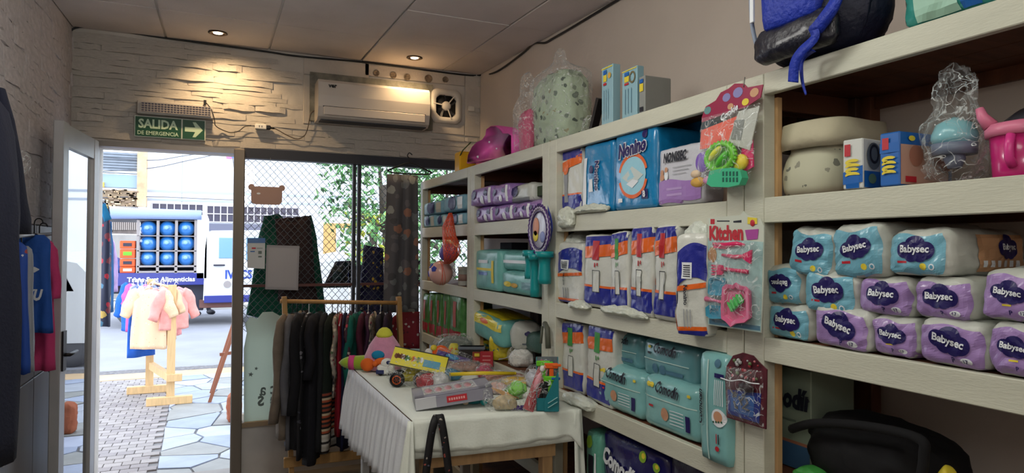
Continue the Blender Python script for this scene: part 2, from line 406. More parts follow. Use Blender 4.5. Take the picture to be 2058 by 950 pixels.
# smooth slabs round the air conditioner, grey foam behind it, a strip of filled core holes
sl = MB(); m_slab = mat('smooth slab', (184, 176, 166), .8, var=.1, vscale=6, bump=.25)
for a, b, c, d in ((.51, .95, 2.665, 2.785), (.51, .56, 2.33, 2.66), (1.41, 1.66, 2.335, 2.41), (.92, 1.66, 2.70, 2.785), (1.665, 1.785, 2.33, 2.78)):
    sl.b2((a, YF-.012, c), (b, YF, d), m_slab, bev=.003)
part(wf, 'smooth_slab', sl)
fo = MB(); fo.b2((.55, YF-.03, 2.35), (1.41, YF-.001, 2.68), mat('grey foam', (120, 118, 108), .95, var=.3, vscale=20, bump=.6)); part(wf, 'foam_backing', fo)
for i, (px, py, r) in enumerate(((756, 147, .022), (790, 151, .024), (818, 155, .024), (861, 158, .029), (895, 160, .023))):
    q = P(px, py, y=YF-.012); h = MB(); T = Matrix.Translation(q) @ Matrix.Rotation(PI/2, 4, 'X')
    h.lathe([(r, 0), (r, .006), (r*.82, .007), (r*.75, .001), (0.001, .002)], mat('hole filler', (120, 106, 90), .95, var=.45, vscale=60, bump=.8), 16, T=T)
    part(wf, 'filled_core_hole', h)
tr = MB()
for s in (XW0+.002,): tr.b2((s, 1.2, 1.60), (s+.012, YF, 1.635), m_leftw)
struct(tr.build('trim_1'))
m_pan = mat('wainscot sheet', (112, 108, 108), .38, var=.16, vscale=1.4, stretch=(1, 6, .3), spec=.5)  # vertical streaks in the colour stand for reflections on the glossy sheet
for i in range(4):
    y0 = 1.3+i*.86; y1 = min(y0+.855, YF)
    for a, b in ((.02, .86), (.866, 1.598)):
        pn = MB(); pn.b2((XW0+.0005, y0, a), (XW0+.008, y1, b), m_pan, bev=.003); part(wl, 'wall_panel', pn)
# ceiling
ce = MB(); y0 = 2.0
ce.add([(XW0-.1, YB, 2.78), (XW1+.1, YB, 2.78), (XW1+.1, 2, 2.78), (XW0-.1, 2, 2.78)], [(0, 1, 2, 3)], m_seam)
ce.add([(XW0-.1, 2, zc(2.001)+.012), (XW1+.1, 2, zc(2.001)+.012), (XW1+.1, YF+.2, zc(YF+.2)+.012), (XW0-.1, YF+.2, zc(YF+.2)+.012)], [(0, 1, 2, 3)], m_seam)
ce = struct(ce.build('ceiling'))
xs = [XW0, -.317, .288, .893, 1.49, XW1]; ys = [YF, 4.645, 4.04, 3.435, 2.83, 2.225, 2.0]+[2.0-.6*k for k in range(1, 8)]+[YB]
for i in range(5):
    for j in range(len(ys)-1):
        x0, x1, ya, yb = xs[i]+.007, xs[i+1]-.007, ys[j+1]+.0015, ys[j]-.0015
        if yb-ya < .1 and j > 0: continue
        z0 = zc(ya) if ya > 1.99 else 2.7; z1 = zc(yb) if ya > 1.99 else 2.7; p = MB(); sag = R.uniform(-.002, .002)
        V = [(x0, ya, z0+sag), (x1, ya, z0+sag), (x1, yb, z1+sag), (x0, yb, z1+sag)]
        V += [(a, b, c+.011) for a, b, c in V]
        p.add(V, [(0, 3, 2, 1), (4, 5, 6, 7), (0, 1, 5, 4), (1, 2, 6, 5), (2, 3, 7, 6), (3, 0, 4, 7)], m_ceil); part(ce, 'ceiling_panel', p)
# recessed downlights
m_bulb = mat('lit lamp', (255, 232, 190), emit=14); m_ring = mat('bronze ring', (70, 52, 40), .35, metal=.6)
for k, (px, py) in enumerate(((438, 65), (833, 115))):
    zz = zc(4.36); q = P(px, py, z=zz)
    t = thing('downlight', ('round recessed ceiling spotlight above the exit sign, with a warm glow on the stones', 'round recessed ceiling spotlight above the right end of the air conditioner')[k], 'spotlight', (q.x, q.y, zz), 0, 'recessed ceiling spotlights')
    r = MB(); r.lathe([(.052, 0), (.055, -.006), (.045, -.010), (.036, -.004), (.034, .004)], m_ring, 24); part(t, 'trim_ring', r)
    r = MB(); r.lathe([(.026, -.006), (.02, -.008), (.001, -.009)], m_bulb, 16); part(t, 'bulb', r)
    lamp('spot_light', 'SPOT', (q.x, q.y, zz-.03), (32, 19)[k], (1, .68, .36), spot_size=math.radians(125), spot_blend=.9, shadow_soft_size=.03, rot=(math.radians(24), 0, math.radians((-22, 0)[k])))
# black cable round the top of the room
def smooth_path(pts, n=6):
    pts = [Vector(p) for p in pts]; out = []
    for i in range(len(pts)-1):
        p0, p1, p2, p3 = pts[max(i-1, 0)], pts[i], pts[i+1], pts[min(i+2, len(pts)-1)]
        for k in range(n):
            t = k/n; out.append(.5*((2*p1)+(-p0+p2)*t+(2*p0-5*p1+4*p2-p3)*t*t+(-p0+3*p1-3*p2+p3)*t**3))
    return out+[pts[-1]]
c = MB(); pts = [P(137, 287, y=YF-.02), P(139, 180, y=YF-.02), P(141, 90, y=YF-.02), P(147, 58, y=YF-.02)]
pts += [P(x, y, y=YF-.02) for x, y in ((200, 56), (325, 75), (525, 102), (600, 113), (735, 125), (850, 140), (930, 150), (968, 151))]
pts += [P(x, y, x=XW1-.012) for x, y in ((1000, 143), (1050, 107), (1072, 88), (1095, 86), (1110, 78), (1150, 55), (1245, -2), (1330, -50))]
c.tube(smooth_path(pts), .0065, m_black, 6)
tag(c.build('cable'), 'black cable running round the room where walls meet the ceiling', 'cable')

# ------------------------------------------------------------------ window and door frame
m_brown = mat('brown painted bar', (92, 52, 48), .5)
wd = MB()
wd.b2((.145, YF-.02, 2.075), (XW1, YF+.06, DH+.03), m_dark)
wd.b2((.145, YF-.02, .33), (XW1, YF+.25, .36), mat('sill', (150, 132, 108), .6))
wd = struct(wd.build('window_1'))
part(wd, 'frame_bar', MB().b2((.850, YF+.01, .36), (.872, YF+.05, 2.075), m_dark)); part(wd, 'frame_bar', MB().b2((.885, YF+.01, .36), (.907, YF+.05, 2.075), m_dark))
part(wd, 'cross_bar', MB().b2((.145, YF+.02, 1.232), (.85, YF+.045, 1.25), m_brown)); part(wd, 'cross_bar', MB().b2((.907, YF+.02, 1.232), (XW1, YF+.045, 1.25), m_brown))
part(wd, 'window_pane', MB().b2((.15, YF+.21, .36), (.86, YF+.214, DH), m_glass)); part(wd, 'window_pane', MB().b2((.88, YF+.21, .36), (XW1, YF+.214, DH), m_glass))
# expanded metal screen
sc = MB(); x0, x1, z0, z1 = .15, XW1-.01, .95, 2.075; cw, chh = .046, .026; rows = int((z1-z0)/chh); m_mesh = mat('grille wire', (74, 78, 84), .5)
for r_ in range(rows+1):
    n = int((x1-x0)/(cw/2)); z = z0+r_*chh; V = []; F = []
    for i in range(n+1):
        x = x0+i*cw/2; zz = z+(chh/2-.0012)*(1 if (i % 2) == (r_ % 2) else -1)
        if zz > z1: zz = z1
        V += [(x, YF+.075, zz-.0022), (x, YF+.075, zz+.0022), (x, YF+.080, zz+.0022), (x, YF+.080, zz-.0022)]
    for i in range(n):
        a = i*4
        for k in range(4): F.append((a+k, a+(k+1) % 4, a+4+(k+1) % 4, a+4+k))
    sc.add(V, F, m_mesh)
o = part(wd, 'expanded_metal_screen', sc); o['kind'] = 'stuff'
df = MB(); m_post = mat('door post metal', (120, 113, 104), .5, metal=.3, var=.12, vscale=10, stretch=(1, 1, .1))
df.b2((.083, YF-.04, 0), (.15, YF+.06, DH+.02), m_post, bev=.006); struct(df.build('trim_2'))
df = MB(); df.b2((-.70, YF-.03, DH-.012), (.09, YF+.05, DH+.02), m_alu); df.b2((-.70, YF-.03, 0), (-.672, YF+.05, DH), m_alu); struct(df.build('trim_3'))
# glazed door leaf, swung open into the shop
h = P(191, 283, z=2.09); f_ = P(118, 243, z=2.09); h = Vector((h.x, h.y, 0)); f_ = Vector((f_.x, f_.y, 0)); L = (f_-h).length
dr = struct(thing('door_1', None, None, (h.x, h.y, 0))); T = axes((0, 0, 0), f_-h, ez=(0, 0, 1))
for k in ('label', 'category'):
    if k in dr: del dr[k]
p = MB(); p.b2((0, -.02, .02), (.085, .02, 2.09), m_aluw, T, .004); part(dr, 'hinge_stile', p)
p = MB(); p.b2((L-.085, -.022, .02), (L, .022, 2.095), m_aluw, T, .004); part(dr, 'lock_stile', p)
p = MB(); p.b2((.085, -.018, 1.98), (L-.085, .018, 2.088), m_aluw, T); part(dr, 'top_rail', p)
p = MB(); p.b2((.085, -.018, .02), (L-.085, .018, .16), m_aluw, T); part(dr, 'bottom_rail', p)
p = MB(); p.b2((.085, -.003, .16), (L-.085, .003, 1.98), m_dglass, T); part(dr, 'door_pane', p)
p = MB(); p.b2((L-.07, .022, .90), (L-.02, .03, 1.09), m_black, T); p.b2((L-.07, -.03, .90), (L-.02, -.022, 1.09), m_black, T)
q1 = T @ Vector((L-.045, .05, .975)); q0 = T @ Vector((L-.045, .02, .975)); q2 = T @ Vector((L-.16, .05, .975)); p.tube([q0, q1, q2], .009, m_black); 
q1 = T @ Vector((L-.045, -.05, .975)); q0 = T @ Vector((L-.045, -.02, .975)); q2 = T @ Vector((L-.16, -.05, .975)); p.tube([q0, q1, q2], .009, m_black); part(dr, 'door_handle', p)

# ------------------------------------------------------------------ wall fittings
# split air conditioner
ya = YF-.21
A = P(640, 157, y=ya); B = P(864, 182, y=ya); C = P(632, 240, y=ya+.05)
ac = thing('air_conditioner', 'white wall-mounted air conditioner above the shop window', 'air conditioner', ((A.x+B.x)/2, YF-.03, C.z))
W_ = (B.x-A.x); H_ = A.z-C.z
prof = [(-.0, 0), (-.13, 0), (-.165, .02), (-.185, .08), (-.19, H_*.6), (-.18, H_-.02), (-.16, H_), (0, H_)]
p = MB(); m_ac = mat('ac shell', (205, 196, 186), .3, coat=.3); V = [(s*W_/2, y, z) for s in (-1, 1) for y, z in prof]; n = len(prof)
p.add(V, [tuple(range(n)), tuple(range(n, 2*n))[::-1]]+[(i, i+n, (i+1) % n+n, (i+1) % n) for i in range(n)], m_ac); part(ac, 'casing', p)
p = MB(); p.b2((-W_/2+.035, -.192, .028), (W_/2-.035, -.184, .082), m_ac, bev=.003); p.b2((-W_/2+.03, -.187, .079), (W_/2-.03, -.180, .086), m_dark); part(ac, 'air_flap', p)
p = MB(); p.b2((-W_/2+.02, -.16, -.004), (W_/2-.02, -.05, .002), m_dark); part(ac, 'outlet_slot', p)
p = MB(); flat_text(p, 'ver', axes((-W_/2+.09, -.1905, H_-.045), (1, 0, 0), ez=(0, -1, .05)), .055, m_black, .04); part(ac, 'lettering', p)
# exhaust fan
q = P(897, 213, y=YF-.03); fn = thing('exhaust_fan', 'square extractor fan with round dark opening right of the air conditioner', 'fan', (q.x, YF-.012, q.z))
T = Matrix.Rotation(PI/2, 4, 'X'); p = MB()
def rrect(w_, h_, r, n=5, cx=0, cy=0):
    out = []
    for sx_, sy_, a0 in ((1, 1, 0), (-1, 1, PI/2), (-1, -1, PI), (1, -1, 1.5*PI)):
        for i in range(n+1): a = a0+PI/2*i/n; out.append((cx+sx_*(w_/2-r)+r*math.cos(a), cy+sy_*(h_/2-r)+r*math.sin(a)))
    return out
rr = rrect(.235, .25, .05, 5); n = len(rr); ri = [(.095*math.cos(math.atan2(b, a)), .095*math.sin(math.atan2(b, a))) for a, b in rr]
m_fan = mat('fan shell', (206, 200, 190), .45)
V = [(a, b, 0) for a, b in rr]+[(a*.98, b*.98, .022) for a, b in rr]+[(a, b, .026) for a, b in ri]+[(a*.95, b*.95, 0) for a, b in ri]
p.add(V, [(k*n+i, k*n+(i+1) % n, (k+1)*n+(i+1) % n, (k+1)*n+i) for k in range(3) for i in range(n)], m_fan, True, T); part(fn, 'frame', p)
p = MB(); p.lathe([(.094, .001), (.001, .0015)], mat('fan dark', (25, 27, 32), .5), 24, T=T); part(fn, 'opening', p)
p = MB(); p.lathe([(.034, .002), (.034, .022), (.026, .03), (.001, .032)], m_fan, 20, T=T); part(fn, 'hub', p)
for k in range(5):
    a = k*2*PI/5+.3; p = MB(); p.grid(lambda u, v: (lambda rad, an: (rad*math.cos(an), rad*math.sin(an), .006+.012*v))(.03+.058*u, a+(v-.5)*(.28-.1*u)+.2*u), 4, 2, mat('fan blade', (58, 60, 66), .4), T=T); part(fn, 'blade', p)
for k in range(3):
    a = k*2*PI/3+.9; p = MB(); p.bar(T @ Vector((.03*math.cos(a), .03*math.sin(a), .026)), T @ Vector((.1*math.cos(a), .1*math.sin(a), .026)), .008, .004, m_fan, (0, 1, 0)); part(fn, 'spoke', p)
# small cover plate
q = P(946, 219, y=YF-.01); p = MB(); p.box((0, 0, 0), (.05, .012, .038), m_fan, bev=.003); tag(p.build('cover_plate', loc=(q.x, YF-.022, q.z)), 'small blank cover plate on the wall right of the extractor fan', 'plate')
# exit sign of two plates
ys_ = YF-.035; a = P(270, 231, y=ys_); b = P(413, 283, y=ys_)
m_gr = mat('sign green', (14, 74, 44), .4); m_glow = mat('sign letters', (196, 220, 190), .5)
zt, zb = a.z, P(270, 274, y=ys_).z; xa, xm, xb = a.x, P(366, 240, y=ys_).x, b.x
sg = thing('exit_sign', 'green SALIDA DE EMERGENCIA exit sign with white arrow above the door', 'sign', ((xa+xb)/2, ys_, zb))
ox = (xa+xb)/2; hh = zt-zb
p = MB(); p.b2((xa-ox, 0, 0), (xb-ox, .012, hh), mat('sign backing', (198, 204, 192), .5), bev=.002); p.b2((xa-ox, .01, hh*.2), (xb-ox, .034, hh*.8), m_white); part(sg, 'backing', p)
p = MB(); p.b2((xa-ox+.006, -.002, .006), (xm-ox-.004, .001, hh-.006), m_gr)
flat_text(p, 'SALIDA', axes(((xa+xm)/2-ox, -.0025, hh*.64), (1, 0, 0), ez=(0, -1, 0)), (xm-xa)*.83, m_glow, .035, hscale=1.15)
flat_text(p, 'DE EMERGENCIA', axes(((xa+xm)/2-ox, -.0025, hh*.21), (1, 0, 0), ez=(0, -1, 0)), (xm-xa)*.86, m_glow, .02, hscale=1.1); part(sg, 'lettered_plate', p)
p = MB(); p.b2((xm-ox+.004, -.002, .006), (xb-ox-.006, .001, hh-.006), m_gr); cx = (xm+xb)/2-ox; w2 = (xb-xm)*.38
p.prism([(x*w2, y*hh*.36) for x, y in ((-1, -.3), (.15, -.3), (-.15, -1), (.2, -1), (1, 0), (.2, 1), (-.15, 1), (.15, .3), (-1, .3))], 0, .0015, m_glow, axes((cx, -.0015, hh/2), (1, 0, 0), ez=(0, -1, 0))); part(sg, 'arrow_plate', p)
# emergency lamp above it
a = P(276, 202, y=YF-.06); b = P(428, 252, y=YF-.06); c_ = P(276, 226, y=YF-.06)
em = thing('emergency_light', 'pale louvred emergency light fixed above the exit sign', 'light', ((a.x+b.x)/2, YF-.02, c_.z-.005)); W_ = b.x-a.x; H_ = a.z-c_.z+.01
p = MB(); mw = mat('fitting shell', (176, 170, 164), .5); p.b2((-W_/2, -.05, 0), (W_/2, 0, H_), mw, bev=.004); part(em, 'casing', p)
p = MB(); p.b2((-W_/2+.02, -.053, .012), (W_/2-.012, -.049, H_-.012), mat('led panel', (104, 100, 112), .3)); part(em, 'lens', p)
p = MB()
for k in range(23): x = -W_/2+.022+k*(W_-.036)/22; p.b2((x-.0014, -.058, .012), (x+.0014, -.052, H_-.012), mw)
for k in range(5): z = .014+k*(H_-.028)/4; p.b2((-W_/2+.02, -.058, z-.0012), (W_/2-.012, -.0525, z+.0012), mw)
part(em, 'louvre_grid', p)
# socket block and its leads
q = P(524, 255, y=YF-.03); sk = thing('power_socket', 'white twin power socket with plug on the stone wall above the window', 'socket', (q.x, YF-.03, q.z))
p = MB(); p.b2((-.035, -.02, -.016), (.035, .02, .016), m_white, bev=.003); p.b2((-.012, -.0215, -.006), (-.008, -.0195, .006), m_black); p.b2((.004, -.0215, -.006), (.008, -.0195, .006), m_black); part(sk, 'housing', p)
p = MB(); p.b2((.03, -.018, -.014), (.062, .012, .012), m_black, bev=.005); p.tube([(.06, -.003, -.001), (.085, -.003, -.004)], .006, m_black); part(sk, 'plug', p)
c = MB(); pl = [P(x, y, y=YF-.07 if x < 445 else YF-.03) for x, y in ((412, 204), (424, 219), (431, 240), (433, 252), (445, 260), (463, 266), (480, 263), (492, 254), (505, 252))]
c.tube(smooth_path(pl), .003, m_black, 6); c.b2(pl[0]-Vector((.008, .01, .02)), pl[0]+Vector((.008, .01, .008)), m_black); tag(c.build('lamp_lead'), 'black lead from the emergency light down to the socket', 'cable')
c = MB(); pl = [P(x, y, y=YF-.03) for x, y in ((547, 256), (560, 262), (580, 273), (598, 279), (612, 272), (619, 255), (624, 230), (632, 222))]
c.tube(smooth_path(pl), .0028, mat('brown cable', (70, 58, 46), .6), 6); tag(c.build('conditioner_lead'), 'thin cable from the socket to the air conditioner', 'cable')
# ================================================================== SHELVING
XS = 1.30
m_shelf = mat('shelf paint', (198, 197, 180), .5, var=.05, vscale=5, bump=.15, bscale=50, stretch=(1, 1, 6))
m_wood = mat('raw brown wood', (104, 62, 40), .65, var=.25, vscale=6, stretch=(1, 6, 1), bump=.15)
m_pine = mat('pale pine', (196, 158, 112), .6, var=.14, vscale=7, stretch=(6, 6, 1))
LEV = (.20, .55, .912, 1.272, 1.635, 1.96)
def shelf_unit(label, y0, y1, pw=.066, backgap=True):
    """y0 near end, y1 far end"""
    t = thing('shelf_unit', label, 'shelf', (1.52, (y0+y1)/2, 0), 0, 'white wooden shelving units along the right wall'); cy = (y0+y1)/2
    def B(n, lo, hi, m, bev=.002): p = MB(); p.b2((lo[0]-1.52, lo[1]-cy, lo[2]), (hi[0]-1.52, hi[1]-cy, hi[2]), m, bev=bev); part(t, n, p)
    for ya, yb in ((y0, y0+pw), (y1-pw, y1)):
        B('front_post', (XS, ya+.001, 0), (XS+.04, yb-.001, 1.96), m_shelf); B('back_post', (1.70, ya, 0), (1.74, yb, 1.96), m_wood)
        for z in LEV: B('side_rail', (XS+.04, ya+.01 if ya == y0 else yb-.03, z-.08), (1.70, ya+.03 if ya == y0 else yb-.01, z-.022), m_wood)
    for z in LEV:
        h = .056 if z > 1.9 else .066 if z > 1.6 else .062
        B('front_board', (XS, y0+pw, z-h), (XS+.022, y1-pw, z), m_shelf)
        B('back_board', (1.715, y0+pw, z-h), (1.735, y1-pw, z), m_wood)
        for k in range(4): x = XS+.024+k*.103; B('plank', (x, y0+.004, z-.022), (x+.1, y1-.004, z-.001), m_wood, 0)
    for yy in (y0+pw, y1-pw): B('post_lining', (XS+.04, yy-.008, 0), (XS+.055, yy+.008, 1.9), m_pine, 0)
    return t
shelf_unit('nearest white wooden shelf unit, stacked with baby nappy packs', .30, 1.400, .072)
shelf_unit('second white shelf unit from the camera, beside the two post toys', 1.402, 2.565)
shelf_unit('third white shelf unit from the camera, behind the toy table', 2.567, 3.547)
shelf_unit('farthest white shelf unit, standing against the shop window', 3.549, 4.565, .05)

# ------------------------------------------------------------------ packs
def face_rect(l, t, r, b, xf):
    yl = P(l, (t+b)/2, x=xf).y; yr = P(r, (t+b)/2, x=xf).y; zt = P((l+r)/2, t, x=xf).z; zb = P((l+r)/2, b, x=xf).z
    return (yl+yr)/2, abs(yl-yr), zb, zt-zb
PACKN = [0]
def pack(name, label, cat, group, rect, xf, dp, m, deco=None, z=None, roll=0, yaw=0, **kw):
    yc, wd, zb, h = face_rect(*rect, xf)
    if z is not None: h = h+zb-z; zb = z
    PACKN[0] += 1
    mb = softbox(wd, dp, h, m, seed=PACKN[0], **kw)
    if deco: deco(Decal(mb), wd, dp, h)
    o = mb.build(name, loc=(xf+dp/2, yc, zb), rot=(0, roll, -PI/2+yaw))
    o.rotation_euler = (Matrix.Rotation(-PI/2+yaw, 3, 'Z') @ Matrix.Rotation(roll, 3, 'Y')).to_euler()
    return tag(o, label, cat, group)
m_navy = mat('navy print', (34, 26, 88), .35); m_txt = mat('white print', (225, 228, 232), .4); m_ink = mat('ink', (28, 30, 42), .5)
m_bblue = mat('nappy pack blue', (112, 170, 190), .34, var=.1, vscale=9, bump=.25, bscale=22, coat=.25)
m_blil = mat('nappy pack lilac', (158, 128, 184), .34, var=.1, vscale=9, bump=.25, bscale=22, coat=.25)
m_bwhite = mat('nappy pack white', (188, 190, 182), .4, var=.06, vscale=9, bump=.3, bscale=22, coat=.2)
m_yel = mat('yellow print', (222, 200, 60), .5); m_red = mat('red print', (184, 40, 52), .45); m_orange = mat('orange print', (222, 98, 34), .4)
m_green = mat('green print', (60, 140, 62), .5); m_sky = mat('sky print', (86, 150, 176), .4)
def baby_deco(face_m, blue=True, ang=0, txt='Babysec', flip=False):
    def f(D, w_, d, h):
        # end face coloured, film shoulders left white
        D.grid(lambda a, b: (w_*.47*(2*a-1)*(1-.12*abs(2*b-1)**3), h*(.03+.86*b)+.04*h*math.sin(7*a+ang*9)), 20, 18, 'front', face_m, .0016)
        g = -1 if flip else 1; cy = h*(.52 if flip else .56)
        D.cloud(0+w_*.02, cy, w_*.56, 'front', m_navy, ang)
        D.text(txt, w_*.02, cy, w_*.46*g, 'front', m_txt, .03, ang, .006, hs=1.1)
        if blue:
            D.text('TTTT', -w_*.2, h*.30*1, w_*.16, 'front', m_red, .0, lift=.002) if False else D.rect(-w_*.27, -w_*.11, h*.27, h*.32, 'front', m_red, .002, 2)
            D.disc(w_*.14, h*.2, w_*.055, 'front', m_yel, .002); D.disc(w_*.29, h*.2, w_*.05, 'front', m_txt, .002); D.disc(w_*.29, h*.2, w_*.03, 'front', m_sky, .0026)
        else:
            D.text('P', w_*.08, h*.18, w_*.055, 'front', m_navy, .03); D.disc(w_*.26, h*.18, w_*.085, 'front', m_txt, .002, ry=w_*.05); D.text('17', w_*.26, h*.18, w_*.07, 'front', m_navy, .02, lift=.003)
            D.rect(-w_*.02-.005, w_*.08, h*.30, h*.335, 'front', m_yel, .002, 2)
    return f
LP = 'baby nappy packs stacked on the nearest shelf unit'
for i, (rc, col, xf, z, ang, roll, lb) in enumerate([
    ((1538, 613, 1625, 686), 'b', 1.315, 1.274, 0, .03, 'light blue nappy pack, leftmost of the bottom row on the near shelf'),
    ((1630, 617, 1743, 706), 'p', 1.30, 1.274, -.22, .05, 'lilac nappy pack with tilted logo, second in the bottom row beside the blue one'),
    ((1747, 636, 1838, 712), 'p', 1.31, 1.274, -.05, .02, 'lilac nappy pack in the middle of the bottom row on the near shelf'),
    ((1840, 645, 1978, 738), 'p', 1.30, 1.274, -.18, .03, 'lilac nappy pack with a wide sloping logo, second from right in the bottom row'),
    ((1983, 650, 2100, 755), 'p', 1.30, 1.274, -.12, 0, 'lilac nappy pack cut off by the right edge in the bottom row'),
    ((1537, 532, 1607, 612), 'bf', 1.315, None, PI, -.03, 'light blue nappy pack lying upside down at the left end of the middle row'),
    ((1610, 545, 1716, 632), 'b', 1.305, None, .12, .06, 'light blue nappy pack second in the middle row, its logo rising to the right'),
    ((1720, 556, 1828, 634), 'p', 1.31, None, 0, .02, 'lilac nappy pack third in the middle row, under the open-sided blue pack'),
    ((1832, 560, 1952, 643), 'p', 1.305, None, 0, .0, 'lilac nappy pack fourth in the middle row with creased logo'),
    ((1966, 542, 2090, 646), 'p', 1.30, None, -.1, .02, 'lilac nappy pack at the right end of the middle row'),
    ((1578, 458, 1668, 556), 'b', 1.31, None, .2, .14, 'light blue nappy pack leaning at the left of the top row'),
    ((1673, 450, 1778, 558), 'b', 1.30, None, .16, -.06, 'light blue rounded nappy pack in the middle of the top row'),
    ((1780, 461, 1903, 554), 'bo', 1.30, None, 0, 0, 'wide light blue nappy pack with orange side at the right of the top row')]):
    blue = col[0] == 'b'
    def deco(D, w_, d, h, blue=blue, col=col, ang=ang):
        baby_deco(m_bblue if blue else m_blil, blue, ang if col != 'bf' else PI)(D, w_, d, h)
        if col == 'bo':
            mo = mat('peach side', (196, 150, 112), .45)
            D.rect(-d*.15, d*.42, h*.1, h*.9, 'right', mo, .0014); D.cloud(.05, h*.62, .07, 'right', m_navy); D.text('Babysec', .05, h*.62, .055, 'right', m_txt, .03, lift=.006)
            for k in range(6): D.rect(-.03+k*.022, -.018+k*.022, h*.2, h*.34, 'right', m_txt, .003, 2)
    pack('nappy_pack', lb, 'nappies', LP, rc, xf, (.30, .28, .33)[i % 3] if i < 10 else (.26, .28, .36)[i % 3], m_bwhite, deco, z, roll, r=.022, bulge=.003, wr=.007, n=20, wf=16)

# adult pads: white bags with blue and orange bands
m_adw = mat('pad bag white', (205, 206, 198), .42, var=.05, bump=.35, bscale=24, coat=.2); m_adb = mat('pad bag blue', (38, 44, 138), .34, bump=.3, bscale=24, coat=.3)
m_ado = mat('pad bag orange', (222, 100, 28), .38, coat=.3); m_adr = mat('pad bag red tab', (176, 36, 40), .4)
def band(D, w_, side, lo, hi, m, lift=.0012, hw=.49, slope=0, curve=0):
    D.grid(lambda a, b: ((2*a-1)*w_*hw, (lo+(hi-lo)*b)+slope*(2*a-1)+curve*(1-(2*a-1)**2)), 16, 14, side, m, lift)
def adult_a(D, w_, d, h):
    band(D, w_, 'front', .0, h*.05, m_adb, slope=.004); band(D, w_, 'front', h*.05, h*.09, m_ado, slope=.004); band(D, w_, 'front', h*.50, h*.84, m_adb, curve=.02, slope=.012); band(D, w_, 'front', h*.455, h*.505, m_ado, .0018, slope=.008)
    D.rect(-w_*.26, w_*.06, h*.56, h*.72, 'front', m_txt, .002, 4)
    for k in range(6): D.rect(-w_*.21, w_*.01, h*(.58+k*.021), h*(.589+k*.021), 'front', m_ink, .003, 1)
    D.text('Nonino', -w_*.12, h*.40, h*.20, 'front', m_ink, .03, -PI/2, .0024)
    for k in range(3): D.rect(-w_*.2+k*w_*.1, -w_*.17+k*w_*.1, h*.08, h*.26, 'front', mat('faint print', (150, 152, 156), .6), .002, 3)
    D.rect(-d*.4, d*.1, h*.3, h*.8, 'left', m_adb); D.rect(-d*.4, d*.1, h*.04, h*.2, 'left', m_ado)
def adult_b(tabm):
    def f(D, w_, d, h):
        band(D, w_, 'front', h*.83, h*.985, m_adb, slope=.004); band(D, w_, 'front', h*.70, h*.86, m_ado, .0016, slope=h*.03); band(D, w_, 'front', h*.055, h*.29, m_adb); band(D, w_, 'front', h*.285, h*.315, m_ado, .0018)
        D.rect(-w_*.16, w_*.06, h*.66, h*.92, 'front', tabm, .0024, 4); D.rect(-w_*.14, w_*.1, h*.22, h*.52, 'front', m_adw, .0024, 4)
        for a, b, c, e in ((-.14, -.125, .22, .52), (.085, .1, .22, .52), (-.14, .1, .22, .228), (-.14, .1, .512, .52)): D.rect(w_*a, w_*b, h*c, h*e, 'front', m_ink, .0032, 2)
        D.rect(-w_*.08, -w_*.04, h*.56, h*.62, 'front', tabm, .0024, 2); D.rect(0, w_*.04, h*.58, h*.62, 'front', tabm, .0024, 2)
        D.rect(-d*.46, d*.1, h*.08, h*.36, 'left', m_adb); D.rect(-d*.46, d*.1, h*.36, h*.43, 'left', m_ado); D.rect(-d*.46, -d*.2, h*.84, h*.97, 'left', m_adb)
    return f
AG = 'white blue and orange adult pad bags'
pack('pad_bag', 'white pad bag with blue panel and barcode, leftmost on its shelf under loose white film', 'pads', AG, (1118, 488, 1168, 612), 1.315, .2, m_adw, adult_a, 1.274, .02, r=.014, bulge=.005, wr=.006, n=18)
pack('pad_bag', 'pad bag with tall blue top, orange band and red tab, second from left', 'pads', AG, (1172, 472, 1224, 614), 1.31, .2, m_adw, adult_b(m_adr), 1.274, .03, r=.012, bulge=.004, wr=.005, yaw=.12)
pack('pad_bag', 'slim pad bag with a green tab, third from left', 'pads', AG, (1227, 466, 1262, 620), 1.30, .2, m_adw, adult_b(m_green), 1.274, -.02, r=.012, bulge=.003, wr=.006, n=18)
pack('pad_bag', 'pad bag with large orange top and red tab, fourth from left', 'pads', AG, (1265, 455, 1309, 626), 1.295, .2, m_adw, adult_b(m_adr), 1.274, .03, r=.012, bulge=.004, wr=.006, n=18)
pack('pad_bag', 'pad bag with white rounded foot and red tab, fifth from left', 'pads', AG, (1312, 453, 1356, 634), 1.285, .2, m_adw, adult_b(m_adr), 1.274, .02, r=.014, bulge=.004, wr=.007, n=18)
pack('pad_bag', 'largest white pad bag with barcode, overhanging the shelf edge beside the toy kitchen card', 'pads', AG, (1358, 470, 1404, 664), 1.235, .10, m_adw, adult_a, 1.252, .0, yaw=.30, r=.012, bulge=.003, wr=.006, n=18)
# crumpled film tops of the two barcode bags
for (l, t, r, b, xf, lb) in ((1125, 462, 1163, 492, 1.34, ''), (1366, 432, 1410, 480, 1.272, '')):
    yc, wd_, zb, h_ = face_rect(l, t, r, b, xf)
    o = [q for q in S.collection.objects if q.name.startswith('pad_bag') and abs(q.location.y-yc) < .08][-1 if l > 1300 else 0]
    mb = softbox(wd_, .14, h_, mat('milky film', (205, 210, 200), .35, bump=.9, bscale=40, coat=.4), r=.02, wr=.012, seed=l, n=12, wf=24, taper=(.5, .6)); c = mb.build('film_top'); c.parent = o
    c.matrix_parent_inverse = Matrix.Identity(4); bpy.context.view_layer.update()
    c.matrix_local = o.matrix_basis.inverted() @ (Matrix.Translation((xf+.07, yc, zb-.01)) @ Matrix.Rotation(-PI/2, 4, 'Z'))
AG2 = 'adult pad bags on the lower shelf of the second unit'
pack('pad_bag', 'pad bag with green sticker on the lower shelf, left one of two', 'pads', AG2, (1130, 648, 1172, 778), 1.33, .2, m_adw, adult_b(m_green), .914, -.02, r=.012, bulge=.003, wr=.006, n=18)
